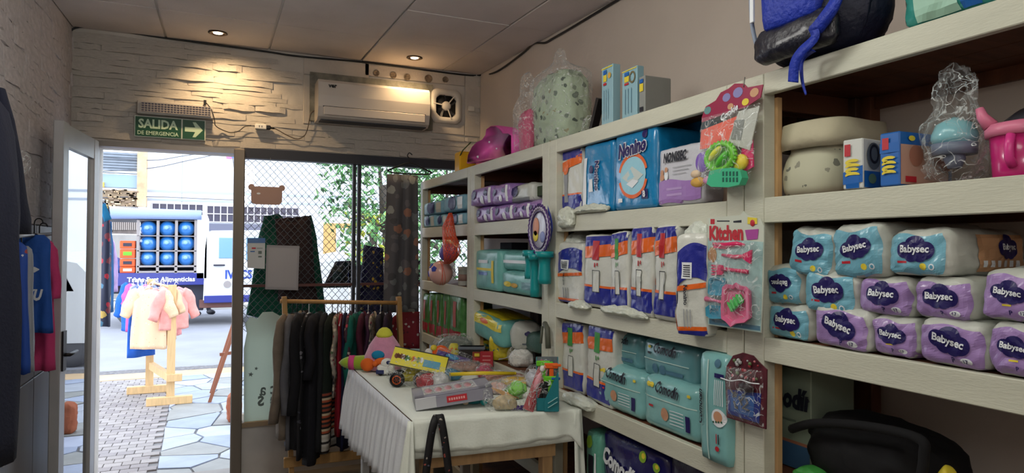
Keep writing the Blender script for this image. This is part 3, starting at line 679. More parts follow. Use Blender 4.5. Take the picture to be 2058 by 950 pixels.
pack('pad_bag', 'pad bag with green sticker on the lower shelf, right one beside the teal packs', 'pads', AG2, (1177, 655, 1228, 792), 1.315, .2, m_adw, adult_b(m_green), .914, .05, r=.012, bulge=.004, wr=.006, n=18)
# top bay of second unit
m_nb = mat('bright blue bag', (20, 122, 176), .25, var=.12, vscale=9, bump=.35, bscale=20, coat=.5)
pack('pad_bag', 'white pad bag with orange and dark blue print, left end of the upper bay', 'pads', AG, (1129, 300, 1167, 424), 1.325, .2, m_adw, lambda D, w_, d, h: (band(D, w_, 'front', h*.86, h*.98, m_adb), band(D, w_, 'front', h*.72, h*.86, m_ado, slope=.012), band(D, w_, 'front', .01, h*.30, m_adb), band(D, w_, 'front', h*.3, h*.325, m_ado), D.rect(-w_*.3, -w_*.1, h*.2, h*.7, 'front', mat('faint print', (150, 152, 156))), D.disc(-w_*.2, h*.72, w_*.16, 'front', m_ado, .003, ry=h*.1)), 1.637, 0, r=.012, bulge=.003, wr=.006, n=18)
def nonino_side(D, w_, d, h):
    D.rect(-w_*.47, -w_*.33, h*.05, h*.8, 'front', m_txt, .0012, 8); D.text('Nonino', w_*.05, h*.52, h*.43, 'front', m_txt, .085, -PI/2, lift=.005); D.text('Nonino', w_*.05, h*.52, h*.42, 'front', m_navy, .04, -PI/2, lift=.0068)
    D.rect(-w_*.22, -w_*.1, h*.3, h*.48, 'front', m_txt, .002, 3); D.disc(-w_*.16, h*.62, w_*.07, 'front', m_navy)
def nonino_front(D, w_, d, h):
    D.text('Nonino', 0, h*.79, w_*.68, 'front', m_txt, .085, .08, shear=.15, hs=1.25, lift=.005); D.text('Nonino', 0, h*.79, w_*.66, 'front', m_navy, .04, .08, shear=.15, hs=1.25, lift=.0068)
    D.ring(0, h*.43, w_*.33, w_*.05, 'front', m_orange, .002, .25, PI-.25, ry=h*.27); D.ring(0, h*.43, w_*.33, w_*.05, 'front', m_orange, .002, PI+.25, 2*PI-.25, ry=h*.27)
    D.disc(0, h*.43, w_*.31, 'front', mat('pale blue print', (150, 200, 216), .4), .0015, ry=h*.25)
    mg = mat('pad picture', (196, 204, 200), .5)
    D.put([(0, h*.30), (w_*.26, h*.42), (0, h*.55), (-w_*.26, h*.42)], [(0, 1, 2, 3)], 'front', mg, .0028); D.put([(-w_*.14, h*.33), (0, h*.27), (w_*.16, h*.35), (w_*.02, h*.38)], [(0, 1, 2, 3)], 'front', m_txt, .0034)
    D.rect(w_*.2, w_*.34, h*.12, h*.24, 'front', m_navy, .002, 3); D.text('8', w_*.27, h*.18, w_*.06, 'front', m_txt, .04, lift=.003); D.disc(w_*.27, h*.94, w_*.06, 'front', m_navy, .002)
    D.rect(-w_*.35, -w_*.25, h*.1, h*.15, 'front', m_txt, .002, 2)
pack('incontinence_pad_bag', 'bright blue bag standing sideways with name printed down its edge', 'pads', 'bright blue adult pad bags', (1170, 286, 1231, 420), 1.315, .24, m_nb, nonino_side, 1.637, .03, r=.014, bulge=.004, wr=.0035, n=18)
pack('incontinence_pad_bag', 'large bright blue bag with folded pad picture in an orange ring', 'pads', 'bright blue adult pad bags', (1234, 264, 1318, 418), 1.31, .2, m_nb, nonino_front, 1.637, 0, r=.014, bulge=.004, wr=.0035, n=18)
pack('incontinence_pad_bag', 'plain-backed blue bag in the shade behind the white and lilac box', 'pads', 'bright blue adult pad bags', (1330, 245, 1420, 400), 1.50, .18, m_nb, None, 1.637, 0, r=.014, bulge=.005, wr=.006, n=18)
def nonisec(D, w_, d, h):
    D.grid(lambda a, b: ((2*a-1)*w_*.47, h*(.02+.40*b)+.006*math.sin(a*6)), 10, 6, 'front', mat('soft violet', (158, 118, 182), .4), .0012)
    D.text('NONISEC', -w_*.05, h*.83, w_*.52, 'front', m_ink, .05, .0, hs=1.5); fp = mat('faint print', (150, 152, 156))
    for k in range(3): D.rect(-w_*.1, w_*(.3-.05*k), h*(.64-.06*k), h*(.65-.06*k), 'front', fp, .002, 3)
    D.rect(-w_*.3, w_*.2, h*.745, h*.755, 'front', fp, .002, 4)
    sk = mat('printed skin', (196, 144, 112), .5); D.disc(-w_*.36, h*.58, w_*.045, 'front', sk, .002); D.disc(-w_*.36, h*.50, w_*.06, 'front', sk, .002, ry=h*.06); D.disc(-w_*.25, h*.62, w_*.04, 'front', sk, .002); D.disc(-w_*.25, h*.52, w_*.05, 'front', m_txt, .002, ry=h*.08)
    for k in range(2): D.rect(-w_*.25, w_*.1, h*(.16+.1*k), h*(.2+.1*k), 'front', mat('pale violet', (180, 150, 200)), .002, 3)
pack('pad_box', 'white and lilac pad pack with a printed family, right of the big blue bag', 'pads', None, (1322, 293, 1412, 415), 1.305, .17, mat('white film', (196, 196, 204), .35, bump=.2, coat=.3), nonisec, 1.637, 0, r=.012, bulge=.006, wr=.003)
def carton(name, label, cat, rect, xf, dp, m, deco=None, z=None, group=None, yaw=0, lift=0):
    yc, wd_, zb, h = face_rect(*rect, xf)
    if z is not None: h += zb-z; zb = z
    mb = MB(); mb.b2((-wd_/2, -dp/2, 0), (wd_/2, dp/2, h), m, bev=.0025)
    if deco: deco(Decal(mb), wd_, dp, h)
    return tag(mb.build(name, loc=(xf+dp/2, yc, zb), rot=(0, 0, -PI/2+yaw)), label, cat, group)
carton('storage_box', 'low beige box behind the hanging toy plates', 'box', (1413, 372, 1462, 408), 1.38, .2, mat('beige card', (150, 128, 112), .8), None, 1.637)
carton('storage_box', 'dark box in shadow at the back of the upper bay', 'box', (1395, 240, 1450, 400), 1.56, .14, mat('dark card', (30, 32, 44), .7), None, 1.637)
# loose white bags draped over the board edge
mfilm = mat('white shopping film', (200, 204, 190), .4, bump=.8, bscale=45, coat=.3)
def draped(label, rect, xf, dp, seed, group=None, m=None):
    yc, wd_, zb, h = face_rect(*rect, xf); mb = softbox(wd_, dp, h, m or mfilm, r=.012, wr=.007, seed=seed, n=16, wf=34, taper=(1, 1))
    return tag(mb.build('plastic_bag', loc=(xf+dp/2, yc, zb), rot=(0, 0, -PI/2)), label, 'bag', group)
draped('crumpled white plastic bag hanging over the board under the leftmost pad bag', (1120, 421, 1144, 457), 1.275, .03, 3, 'loose white plastic bags'); draped('flattened white plastic film under the bright blue bags', (1150, 416, 1215, 427), 1.285, .02, 5, 'loose white plastic bags')
draped('white plastic bag with printed edge under the barcode pad bag', (1140, 610, 1172, 622), 1.27, .04, 6, 'loose white plastic bags')
draped('crumpled white plastic bag at the left end of the lower shelf beside the table', (1128, 800, 1180, 818), 1.27, .05, 8, 'loose white plastic bags')
draped('clear plastic bag lying between the slim pad bag and the shelf edge', (1205, 622, 1292, 636), 1.28, .02, 9, 'loose white plastic bags')

# teal wipes-style packs of underpads
m_cm = mat('underpad teal', (124, 178, 178), .28, var=.07, vscale=8, bump=.22, bscale=18, coat=.5); m_cmd = mat('teal side', (96, 146, 152), .3, coat=.4); m_line = mat('pale seam', (190, 214, 206), .4)
def comodin(D, w_, d, h, small=False):
    D.rect(-w_*.46, w_*.46, h*.60, h*.62, 'front', m_line, .002, 8)
    D.text('Comodín', 0, h*.82, w_*.42, 'front', m_ink, .03, -.04, shear=.2, hs=1.5)
    for s in (-1, 1): D.disc(-w_*.32+s*w_*.03, h*.84, w_*.04, 'front', m_yel, .002, ry=h*.05); D.disc(w_*.36+s*w_*.012, h*.82, w_*.015, 'front', m_yel, .002, ry=h*.03)
    D.rect(-w_*.34, -w_*.26, h*.42, h*.46, 'front', m_red, .002, 2); D.disc(-w_*.04, h*.36, w_*.07, 'front', mat('printed skin', (196, 144, 112), .5), .002, ry=h*.12)
    for k in range(5): D.rect(w_*.06, w_*.28, h*(.22+.06*k), h*(.235+.06*k), 'front', m_txt, .002, 3)
    D.rect(w_*.31, w_*.38, h*.18, h*.46, 'front', m_navy, .002, 3)
def comodin_s(D, w_, d, h):
    D.rect(-w_*.44, w_*.40, h*.48, h*.50, 'front', m_line, .002, 8)
    D.text('Comodín', -w_*.02, h*.80, w_*.42, 'front', m_ink, .03, -.03, shear=.2, hs=1.4); D.disc(-w_*.33, h*.80, w_*.03, 'front', m_yel, .002, ry=h*.04)
    D.rect(-w_*.36, -w_*.3, h*.62, h*.67, 'front', m_ink, .002, 2)
    for k in range(2): D.disc(-w_*.2+k*w_*.14, h*.28, w_*.06, 'front', mat('slate print', (70, 110, 132)), .002, ry=h*.12)
    D.rect(0, w_*.3, h*.2, h*.3, 'front', mat('slate print', (70, 110, 132)), .002, 3)
CG = 'teal underpad packs lying on the lower shelf'
pack('underpad_pack', 'teal underpad pack lying at the bottom left, next to the pad bags', 'underpads', CG, (1197, 738, 1290, 842), 1.315, .3, m_cm, comodin, .914, .01, r=.028, bulge=.006, wr=.004, n=18)
pack('underpad_pack', 'teal underpad pack lying at the bottom right with yellow butterfly and clear lettering', 'underpads', CG, (1291, 765, 1404, 888), 1.31, .3, m_cm, comodin, .914, .0, r=.028, bulge=.006, wr=.004, n=18)
pack('underpad_pack', 'small glossy teal pack on top at the left of the stack', 'underpads', CG, (1220, 668, 1288, 738), 1.36, .26, m_cmd, comodin_s, None, 0, r=.026, bulge=.005, wr=.004, n=18)
pack('underpad_pack', 'small glossy teal pack on top at the right of the stack', 'underpads', CG, (1290, 688, 1400, 768), 1.345, .28, m_cmd, comodin_s, None, 0, r=.026, bulge=.005, wr=.004, n=18)
def vpack(D, w_, d, h):
    D.text('Comodín', -w_*.38, h*.5, h*.32, 'front', m_ink, .03, PI/2, shear=.2, hs=1.2); D.rect(-w_*.14, -w_*.10, h*.03, h*.95, 'front', m_line, .002, 8)
    D.rect(w_*.12, w_*.42, h*.80, h*.84, 'front', m_navy, .002, 3); D.disc(w_*.2, h*.93, w_*.1, 'front', mat('slate print', (70, 110, 132)), .002)
    for k in range(5): D.rect(w_*(.13+.06*k), w_*(.15+.06*k), h*.55, h*.78, 'front', m_txt, .002, 4)
    D.disc(w_*.26, h*.44, w_*.21, 'front', m_txt, .002); D.disc(w_*.25, h*.45, w_*.13, 'front', mat('printed skin', (196, 144, 112), .5), .0028)
    for k in range(4): D.disc(w_*(.12+.08*k), h*(.395+.005*k), w_*.025, 'front', mat('dark green print', (30, 84, 62)), .0034)
    D.disc(w_*.2, h*.155, w_*.06, 'front', m_red, .002); D.rect(w_*.17, w_*.2, h*.2, h*.29, 'front', m_red, .002, 2); D.rect(w_*.24, w_*.27, h*.2, h*.29, 'front', m_ink, .002, 2)
pack('underpad_pack', 'tall teal underpad pack standing on end at the right of the lower shelf', 'underpads', None, (1404, 712, 1462, 912), 1.275, .2, m_cm, vpack, .90, 0, r=.015, bulge=.006, wr=.004)
# bottom shelf
def camo(D, w_, d, h):
    D.text('Comodín', -w_*.12, h*.62, w_*.62, 'front', m_txt, .05, -.14, shear=.15, hs=1.3)
    for x, y, r in ((.22, .88, .05), (.40, .82, .04)): D.disc(w_*x, h*y, w_*r, 'front', mat('lime print', (130, 170, 50)), .002); D.disc(w_*x+.004, h*y+.004, w_*r*.5, 'front', m_yel, .003)
m_nvb = mat('navy bag', (24, 22, 84), .25, bump=.35, bscale=16, coat=.5)
pack('nappy_bag', 'large navy blue bag with white lettering on the bottom shelf', 'bag', None, (1208, 886, 1335, 1040), 1.33, .26, m_nvb, camo, .552, 0, r=.03, bulge=.015, wr=.006, n=14)
pack('nappy_bag', 'mint green pack at the left end of the bottom shelf', 'bag', None, (1176, 868, 1207, 990), 1.33, .26, mat('mint bag', (96, 160, 140), .35, bump=.3, coat=.3), lambda D, w_, d, h: (D.disc(-w_*.1, h*.84, w_*.2, 'front', mat('lime print', (130, 170, 50)), .002), D.rect(-w_*.1, w_*.2, h*.3, h*.65, 'front', m_ink, .002, 4), D.rect(w_*.25, w_*.32, h*.3, h*.7, 'front', m_txt, .002, 4)), .552, 0, r=.02)
pack('nappy_bag', 'dark violet pack in shadow at the right of the bottom shelf', 'bag', None, (1345, 928, 1440, 1060), 1.35, .25, mat('dark violet bag', (34, 24, 62), .35, bump=.3, coat=.3), None, .552, 0, r=.02)

# near unit, top bay
m_print = print_mat('printed cotton', (186, 184, 160), [(112, 112, 100), (140, 138, 122), (96, 98, 92), (150, 140, 110)], 26, .24)
m_cream = mat('cream cotton', (190, 182, 156), .85, bump=.2, bscale=60)
def rloop(a, b, e, n, z, ox=0, oy=0): return [(ox+a*math.copysign(abs(math.cos(t*2*PI/n))**e, math.cos(t*2*PI/n)), oy+b*math.copysign(abs(math.sin(t*2*PI/n))**e, math.sin(t*2*PI/n)), z) for t in range(n)]
def loft(mb, loops, m, cap0=True, cap1=True, smooth=True, T=None):
    n = len(loops[0]); V = [q for l in loops for q in l]; F = []
    for i in range(len(loops)-1):
        for t in range(n): F.append((i*n+t, i*n+(t+1) % n, (i+1)*n+(t+1) % n, (i+1)*n+t))
    if cap0: F.append(tuple(range(n))[::-1])
    if cap1: F.append(tuple((len(loops)-1)*n+t for t in range(n)))
    return mb.add(V, F, m, smooth, T)
yc, wd_, zb, h = face_rect(1550, 270, 1668, 396, 1.335)
bk = thing('fabric_basket', 'cream fabric basket with little animal print and folded cuff, in the near top bay', 'basket', (1.335+.12, yc, 1.637))
def crn(l, a, s): return [(x*(1+a*noise.noise(Vector((x*11, y*11, z*11+s)))), y*(1+a*noise.noise(Vector((x*9+5, y*9, z*9+s)))), z+.004*noise.noise(Vector((x*14, y*14, s)))) for x, y, z in l]
H_ = face_rect(1550, 262, 1700, 396, 1.335)[3]; H_ = .185
p = MB(); loft(p, [crn(rloop(.108+.003*k*(4-k)/2, wd_/2*.95+.004*k*(4-k)/2, .55, 32, H_*.74*k/6), .07, 2) for k in range(7)], m_print, True, False); part(bk, 'body', p)
p = MB(); L_ = [crn(rloop(.108+e, wd_/2*.96+e, .55, 32, z), .03, 4) for e, z in ((.004, H_*.66), (.009, H_*.64), (.010, H_*.8), (.007, H_), (-.004, H_+.004), (-.01, H_*.9), (-.012, H_*.5))]; loft(p, L_, m_cream, False, False); part(bk, 'cuff', p)
p = MB(); loft(p, [rloop(.095, wd_/2*.88, .55, 20, z) for z in (H_*.5, H_*.55)], m_cream); part(bk, 'lining', p)
m_boxb = mat('carton blue', (24, 96, 176), .4, coat=.3); m_cart = mat('carton white', (206, 208, 204), .45); m_phg = mat('picture grey', (96, 104, 112), .5)
def squig(D, cu, cv, w_, h_, m, side='front'):
    for k in range(4): D.ring(cu, cv+h_*(-.36+.24*k), w_*.32, w_*.16, side, m, .0024, PI*.15*(k % 2), PI*(1.1+.3*(k % 2)), ry=h_*.1)
def boxa(D, w_, d, h):
    D.grid(lambda a, b: ((2*a-1)*w_*.49, h*(.01+(.33+.12*a)*b)), 6, 4, 'front', m_boxb, .0008); D.rect(-w_*.38, -w_*.08, h*.66, h*.9, 'front', m_red, .0012, 2); squig(D, w_*.03, h*.4, w_*.9, h*.36, m_yel)
    D.rect(-d*.47, d*.47, h*.02, h*.35, 'right', m_boxb, .0008); D.disc(0, h*.66, d*.36, 'right', m_phg, .001, ry=h*.27); D.ring(0, h*.7, d*.2, .006, 'right', m_ink, .002, ry=h*.17); D.disc(-d*.1, h*.2, d*.2, 'right', mat('green dim', (96, 130, 110)), .002, ry=h*.1)
def boxb(D, w_, d, h):
    D.rect(-w_*.49, w_*.49, h*.62, h*.99, 'front', m_boxb, .0008, 2); D.rect(-w_*.33, -w_*.0, h*.68, h*.9, 'front', m_red, .0012, 2); squig(D, w_*.03, h*.36, w_*.9, h*.36, m_yel)
    pk = mat('baby picture', (168, 112, 92), .5); D.rect(-d*.49, d*.4, h*.02, h*.76, 'right', mat('blush', (190, 150, 132), .5), .0008); D.disc(-d*.22, h*.56, d*.13, 'right', pk, .0016, ry=h*.2); D.disc(.06, h*.55, d*.17, 'right', pk, .0016, ry=h*.25); D.rect(-d*.42, -d*.22, h*.06, h*.17, 'right', m_red, .002, 2)
    D.disc(-d*.3, h*.88, d*.06, 'right', m_yel, .002, ry=h*.05)
carton('toy_carton', 'narrow blue and white carton with a dark oval picture, beside the fabric basket', 'box', (1692, 280, 1729, 380), 1.30, .075, m_cart, boxa, 1.637, 'toy cartons in the near top bay').rotation_euler[2] += .12
carton('toy_carton', 'blue and white carton with a pink picture on its side, right of the narrow one', 'box', (1768, 266, 1808, 374), 1.305, .17, m_boxb, boxb, 1.637, 'toy cartons in the near top bay')
carton('cardboard_panel', 'dark brown board standing at the back of the near top bay', 'board', (1600, 210, 1720, 400), 1.66, .02, mat('dark board', (70, 44, 34), .7), None, 1.637)
# blue dome toy in a clear bag
q = P(1912, 340, x=1.36); t = thing('bath_toy', 'pale blue dome-shaped toy on a stem in a clear crumpled bag', 'toy', (1.37, q.y, 1.637))
sc_ = .00056*1; u = abs(P(1872, 300, x=1.37).y-P(1955, 300, x=1.37).y)/2
z0 = P(1912, 290, x=1.37).z-1.637; z1 = P(1912, 236, x=1.37).z-1.637
mblu = mat('pale blue plastic', (128, 186, 196), .25, coat=.4); p = MB(); p.lathe([(u*.9, z0), (u, z0+.01), (u*.98, z0+(z1-z0)*.35), (u*.78, z0+(z1-z0)*.72), (u*.4, z1-.006), (.002, z1)], mblu, 24); part(t, 'dome', p)
p = MB(); p.lathe([(u*.95, z0-.022), (u*.98, z0), (u*.5, z0+.002)], mat('smoky plastic', (110, 120, 140), .3), 24); p.lathe([(.012, .03), (.02, .05), (.016, z0)], mat('smoky plastic', (110, 120, 140)), 14, c=(0, 0, 0)); part(t, 'stem', p)
mf = film('clear bag film', (235, 240, 240), .0, .05, .8, 30)
def bagshell(w_, d, h, seed, m=None, neck=None, n=16, wr=.012):
    def fn(c, p_):
        if neck:
            t_ = p_.z*.5+.5
            if t_ > neck[0]: k = min(1, (t_-neck[0])/.15); c.x *= 1-k*(1-neck[1]); c.y *= 1-k*(1-neck[2])
        return c
    return softbox(w_, d, h, m or mf, r=min(w_, d)*.35, bulge=.01, wr=wr, seed=seed, n=n, fn=fn, wf=22)
zt = P(1900, 150, x=1.37).z-1.637; wd_ = abs(P(1880, 300, x=1.37).y-P(1968, 300, x=1.37).y)
part(t, 'clear_bag', bagshell(wd_, .10, zt, 5, neck=(.5, .8, .3), wr=.02), rot=(0, 0, -PI/2))
# pink cup
q = P(2030, 355, x=1.33); t = thing('sippy_cup', 'magenta lidded beaker with spout at the right end of the near top bay', 'cup', (1.39, P(2035, 320, x=1.36).y, 1.637)); u = .052
z0 = P(2020, 265, x=1.36).z-1.637; mpk = mat('magenta plastic', (190, 34, 112), .25, coat=.5); mlp = mat('pink lid', (214, 120, 150), .35)
p = MB(); p.lathe([(u*.86, 0), (u*.9, .004), (u*1.0, z0)], mpk, 28); part(t, 'beaker', p)
p = MB(); p.lathe([(u*1.12, z0-.008), (u*1.14, z0+.006), (u*1.0, z0+.016), (.01, z0+.024)], mlp, 28); part(t, 'lid', p)
p = MB(); p.tube([(-.03, .038, z0+.015), (-.036, .05, z0+.035), (-.038, .054, z0+.052)], [.014, .010, .007], mlp, 10); part(t, 'spout', p)
p = MB(); p.tube([(-u*1.0, -.01, z0-.01), (-u*1.12, -.01, z0-.03), (-u*1.12, -.01, z0*.4), (-u*.9, -.01, .02)], .008, mat('light pink plastic', (214, 60, 138), .3), 10); part(t, 'handle', p)
q = P(2046, 235, x=1.42); p = MB(); p.lathe([(.07, 0), (.072, .006), (.05, .03), (.012, .05), (.012, .06), (.001, .062)], mat('slate plastic', (70, 70, 78), .3, coat=.4), 24)
tag(p.build('pot_lid', loc=(1.50, q.y, 1.742), rot=(0, math.radians(-40), .5)), 'grey dome lid standing behind the magenta beaker', 'lid')  # pot lid shape, tilted on its edge
p = MB(); p.b2((-.05, -.06, 0), (.06, .06, .105), mat('brown card', (112, 82, 62), .8), bev=.002); tag(p.build('card_block', loc=(1.51, q.y+.0, 1.637)), 'brown block under the grey lid behind the beaker', 'box')
# near unit, lower bay
def cbox(D, w_, d, h):
    D.text('Comodín', w_*.1, h*.70, w_*.9, 'front', m_ink, .05, .03, shear=.18, hs=1.3); D.rect(-w_*.49, w_*.49, h*.01, h*.25, 'front', mat('carton slate', (52, 84, 116), .6), .001, 3); D.rect(-w_*.49, w_*.49, h*.25, h*.28, 'front', mat('carton tan', (150, 96, 72)), .001, 3)
    D.rect(-w_*.3, w_*.3, h*.47, h*.49, 'front', mat('faint print dk', (92, 104, 92)), .001, 3)
carton('carton', 'grey-green carton with black lettering in the dark lower bay of the near unit', 'box', (1498, 733, 1630, 905), 1.42, .16, mat('carton green', (128, 140, 122), .7), cbox, .914, yaw=-.0)
def lump(name, label, cat, rect, xf, dp, m, z, seed, **kw):
    yc, wd_, zb, h = face_rect(*rect, xf); h += zb-z; mb = softbox(wd_, dp, h, m, seed=seed, n=16, **kw); return tag(mb.build(name, loc=(xf+dp/2, yc, z), rot=(0, 0, -PI/2)), label, cat)
lump('shoulder_bag', 'black soft shoulder bag lying in the dark lower bay of the near unit', 'bag', (1605, 868, 1850, 1000), 1.38, .2, mat('black nylon', (10, 9, 12), .9), .914, 4, r=.06, bulge=.02, wr=.016, wf=9)
c = MB(); q = [P(x, y, x=1.35) for x, y in ((1590, 862), (1640, 850), (1740, 856), (1845, 880), (1857, 915), (1850, 965))]; c.tube(smooth_path(q), .011, mat('black nylon', (17, 15, 20)), 8); tag(c.build('bag_strap'), 'black strap looped over the shoulder bag in the near lower bay', 'strap')
lump('fruit_toy', 'small yellow toy at the bottom right of the dark lower bay', 'toy', (1872, 950, 1900, 975), 1.36, .05, m_yel, .914, 4, r=.02)
lump('green_bag', 'green plastic edge of a bag in front of the carton in the lower bay', 'bag', (1590, 948, 1640, 960), 1.34, .06, m_green, .914, 4, r=.02)

# top of the near unit: backpack and a teal pack
m_nv = mat('backpack navy', (14, 18, 42), .55, bump=.4, bscale=70); m_rb = mat('backpack blue', (22, 48, 160), .5, bump=.5, bscale=90, var=.15)
q = P(1600, 120, x=1.26); bp = thing('backpack', 'dark navy and royal blue school backpack on top of the near shelf unit', 'backpack', (1.35, P(1606, 60, x=1.27).y, 1.962)); bw = abs(P(1500, 60, x=1.27).y-P(1705, 60, x=1.27).y)
zz = P(1600, 137, x=1.27).z-1.962
mb = softbox(bw, .17, .50, m_nv, r=.085, bulge=.02, wr=.008, seed=3, n=18, wf=10); part(bp, 'main_body', mb, loc=(0, 0, .0), rot=(0, 0, -PI/2))
mb = softbox(bw*.74, .05, .085, mat('backpack mesh black', (20, 20, 34), .4, coat=.2, bump=.8, bscale=30), r=.03, bulge=.01, wr=.006, seed=8, n=12); part(bp, 'front_pocket', mb, loc=(-.085, .01, .005), rot=(0, 0, -PI/2))
mb = softbox(bw*.56, .06, .30, m_rb, r=.022, bulge=.008, wr=.004, seed=9, n=10); part(bp, 'blue_panel', mb, loc=(-.085, .01, .08), rot=(0, 0, -PI/2))
p = MB(); p.tube(smooth_path([(-.08, bw*.46, .40), (-.09, bw*.47, .25), (-.09, bw*.46, .12), (-.08, bw*.4, .03)]), .006, mat('pale piping', (130, 140, 160), .5), 6); part(bp, 'piping', p)
p = MB(); p.b2((-.105, bw*.40, .12), (-.098, bw*.44, .20), m_txt, bev=.001); part(bp, 'zip_tag', p)
def ribbon(pts, w_, th, m, side=(0, 1, 0), mb=None):
    pts = smooth_path(pts, 8); mb = mb or MB(); V = []; F = []; s = Vector(side).normalized()
    for i, q in enumerate(pts):
        d = (pts[min(i+1, len(pts)-1)]-pts[max(i-1, 0)]).normalized(); sd = (s-d*s.dot(d)).normalized(); nn = d.cross(sd); ww = w_[0]+(w_[1]-w_[0])*i/len(pts) if isinstance(w_, tuple) else w_
        V += [q+sd*ww/2+nn*th/2, q-sd*ww/2+nn*th/2, q-sd*ww/2-nn*th/2, q+sd*ww/2-nn*th/2]
    for i in range(len(pts)-1):
        a = i*4
        for k in range(4): F.append((a+k, a+(k+1) % 4, a+4+(k+1) % 4, a+4+k))
    F += [(3, 2, 1, 0), tuple(len(V)-4+k for k in range(4))]
    return mb.add(V, F, m, True)
inv = Vector(bp.location)
def bpp(px, py, x): return P(px, py, x=x)-inv
part(bp, 'shoulder_strap', ribbon([bpp(1690, -30, 1.24), bpp(1676, 10, 1.23), bpp(1650, 48, 1.235), bpp(1637, 62, 1.24)], .03, .008, m_rb))
p = MB(); ribbon([bpp(1632, 52, 1.235), bpp(1638, 75, 1.235), bpp(1610, 105, 1.235), bpp(1597, 130, 1.24), bpp(1594, 165, 1.25)], (.022, .03), .002, m_rb, mb=p); ribbon([bpp(1634, 100, 1.25), bpp(1612, 120, 1.262), bpp(1612, 160, 1.265), bpp(1620, 190, 1.265)], (.016, .004), .002, m_rb, mb=p); part(bp, 'webbing_end', p)
part(bp, 'shoulder_strap', ribbon([bpp(1743, -40, 1.31), bpp(1738, 10, 1.31), bpp(1728, 50, 1.32), bpp(1705, 84, 1.34)], .026, .01, m_nv))
mb = softbox(.2, .2, .14, mat('teal foil', (60, 150, 140), .2, bump=.6, bscale=14, coat=.5), r=.03, bulge=.01, wr=.01, seed=12); D = Decal(mb); D.rect(-.06, .03, .01, .13, 'front', mat('pale label', (170, 210, 190)), .002); D.rect(.035, .07, .01, .13, 'front', m_boxb, .002)
q = P(1885, 20, x=1.33); tag(mb.build('wipes_pack', loc=(1.42, q.y-.02, 1.962), rot=(0, 0, -PI/2)), 'glossy teal foil pack on top of the near shelf unit, right of the backpack', 'pack')

# ------------------------------------------------------------------ on top of the second and third units
mbx = mat('carton pale blue', (140, 178, 190), .4, coat=.3); mbg = mat('carton grey', (138, 140, 136), .5)
def tall_deco(ring=False):
    def f(D, w_, d, h):
        D.rect(-w_*.3, 0, h*.86, h*.93, 'front', m_boxb, .001, 2); D.rect(-w_*.3, 0, h*.74, h*.85, 'front', m_yel, .001, 2); D.rect(-w_*.3, -w_*.02, h*.68, h*.72, 'front', m_red, .001, 2)
        D.rect(-w_*.49, w_*.49, h*.955, h*.995, 'front', m_yel, .001, 2)
        if ring: D.ring(w_*.22, h*.8, w_*.17, w_*.07, 'front', mat('print bronze', (110, 100, 70)), .001, ry=h*.1)
        else: D.disc(w_*.25, h*.82, w_*.15, 'front', mat('print amber', (204, 160, 70)), .001, ry=h*.05)
        for k in range(3): D.rect(w_*(-.25+.2*k), w_*(-.22+.2*k), h*.1, h*.6, 'front', mat('slate print', (70, 110, 132)), .001, 2)
    return f
def slim_deco(D, w_, d, h): D.rect(-w_*.3, w_*.3, h*.82, h*.92, 'front', m_boxb, .001, 2); D.rect(-w_*.3, w_*.3, h*.60, h*.8, 'front', m_yel, .001, 2); D.rect(-w_*.3, w_*.3, h*.08, h*.2, 'front', m_ink, .001, 2)
UG = 'pale cartons on top of the second shelf unit'
carton('toy_carton', 'tallest pale blue carton standing on top of the second unit, left of three', 'box', (1209, 132, 1231, 262), 1.33, .035, mbx, tall_deco(), 1.962, UG)
carton('toy_carton', 'pale blue carton with a ring picture, middle of three on the second unit', 'box', (1250, 137, 1280, 250), 1.33, .03, mbx, tall_deco(True), 1.962, UG)
carton('toy_carton', 'slim carton with grey side, right of three on the second unit', 'box', (1284, 153, 1296, 240), 1.33, .11, mbg, lambda D, w_, d, h: (D.rect(-w_*.49, w_*.49, .002, h*.99, 'front', m_cart, .0006, 2), slim_deco(D, w_, d, h)), 1.962, UG)
c = MB(); c.bar(P(1192, 262, x=1.36), P(1207, 198, x=1.36), .02, .03, m_black, (1, 0, 0)); tag(c.build('black_case'), 'thin black object leaning on the tallest pale carton', 'case')
mb = bagshell(.06, .08, .07, 21); q = P(1172, 250, x=1.36); tag(mb.build('clear_packet', loc=(1.40, q.y, 1.962), rot=(0, 0, -PI/2)), 'small clear crumpled packet beside the leaning black object', 'packet')
# blanket roll in a tall clear bag
xf = 1.36; yc, wd_, zb, h = face_rect(1042, 142, 1106, 300, xf); t = thing('bedding_bag', 'mint blanket with grey motifs stuffed in a tall clear bag on the third unit', 'bag', (xf+.14, yc, 1.962)); zt = P(1090, 140, x=xf).z-1.962
m_mint = print_mat('blanket print', (168, 184, 160), [(104, 118, 104), (128, 140, 124), (84, 96, 88), (150, 146, 116)], 22, .30)
mb = softbox(wd_, .18, zt, m_mint, r=.06, bulge=.02, wr=.014, seed=6, n=22, wf=13, taper=(.92, .9)); part(t, 'blanket', mb, rot=(0, 0, -PI/2))
zt2 = P(1080, 92, x=xf).z-1.962; mb = bagshell(wd_*1.03, .19, zt2, 9, neck=(.74, .2, .25), n=22, wr=.012); part(t, 'clear_bag', mb, rot=(0, 0, -PI/2))
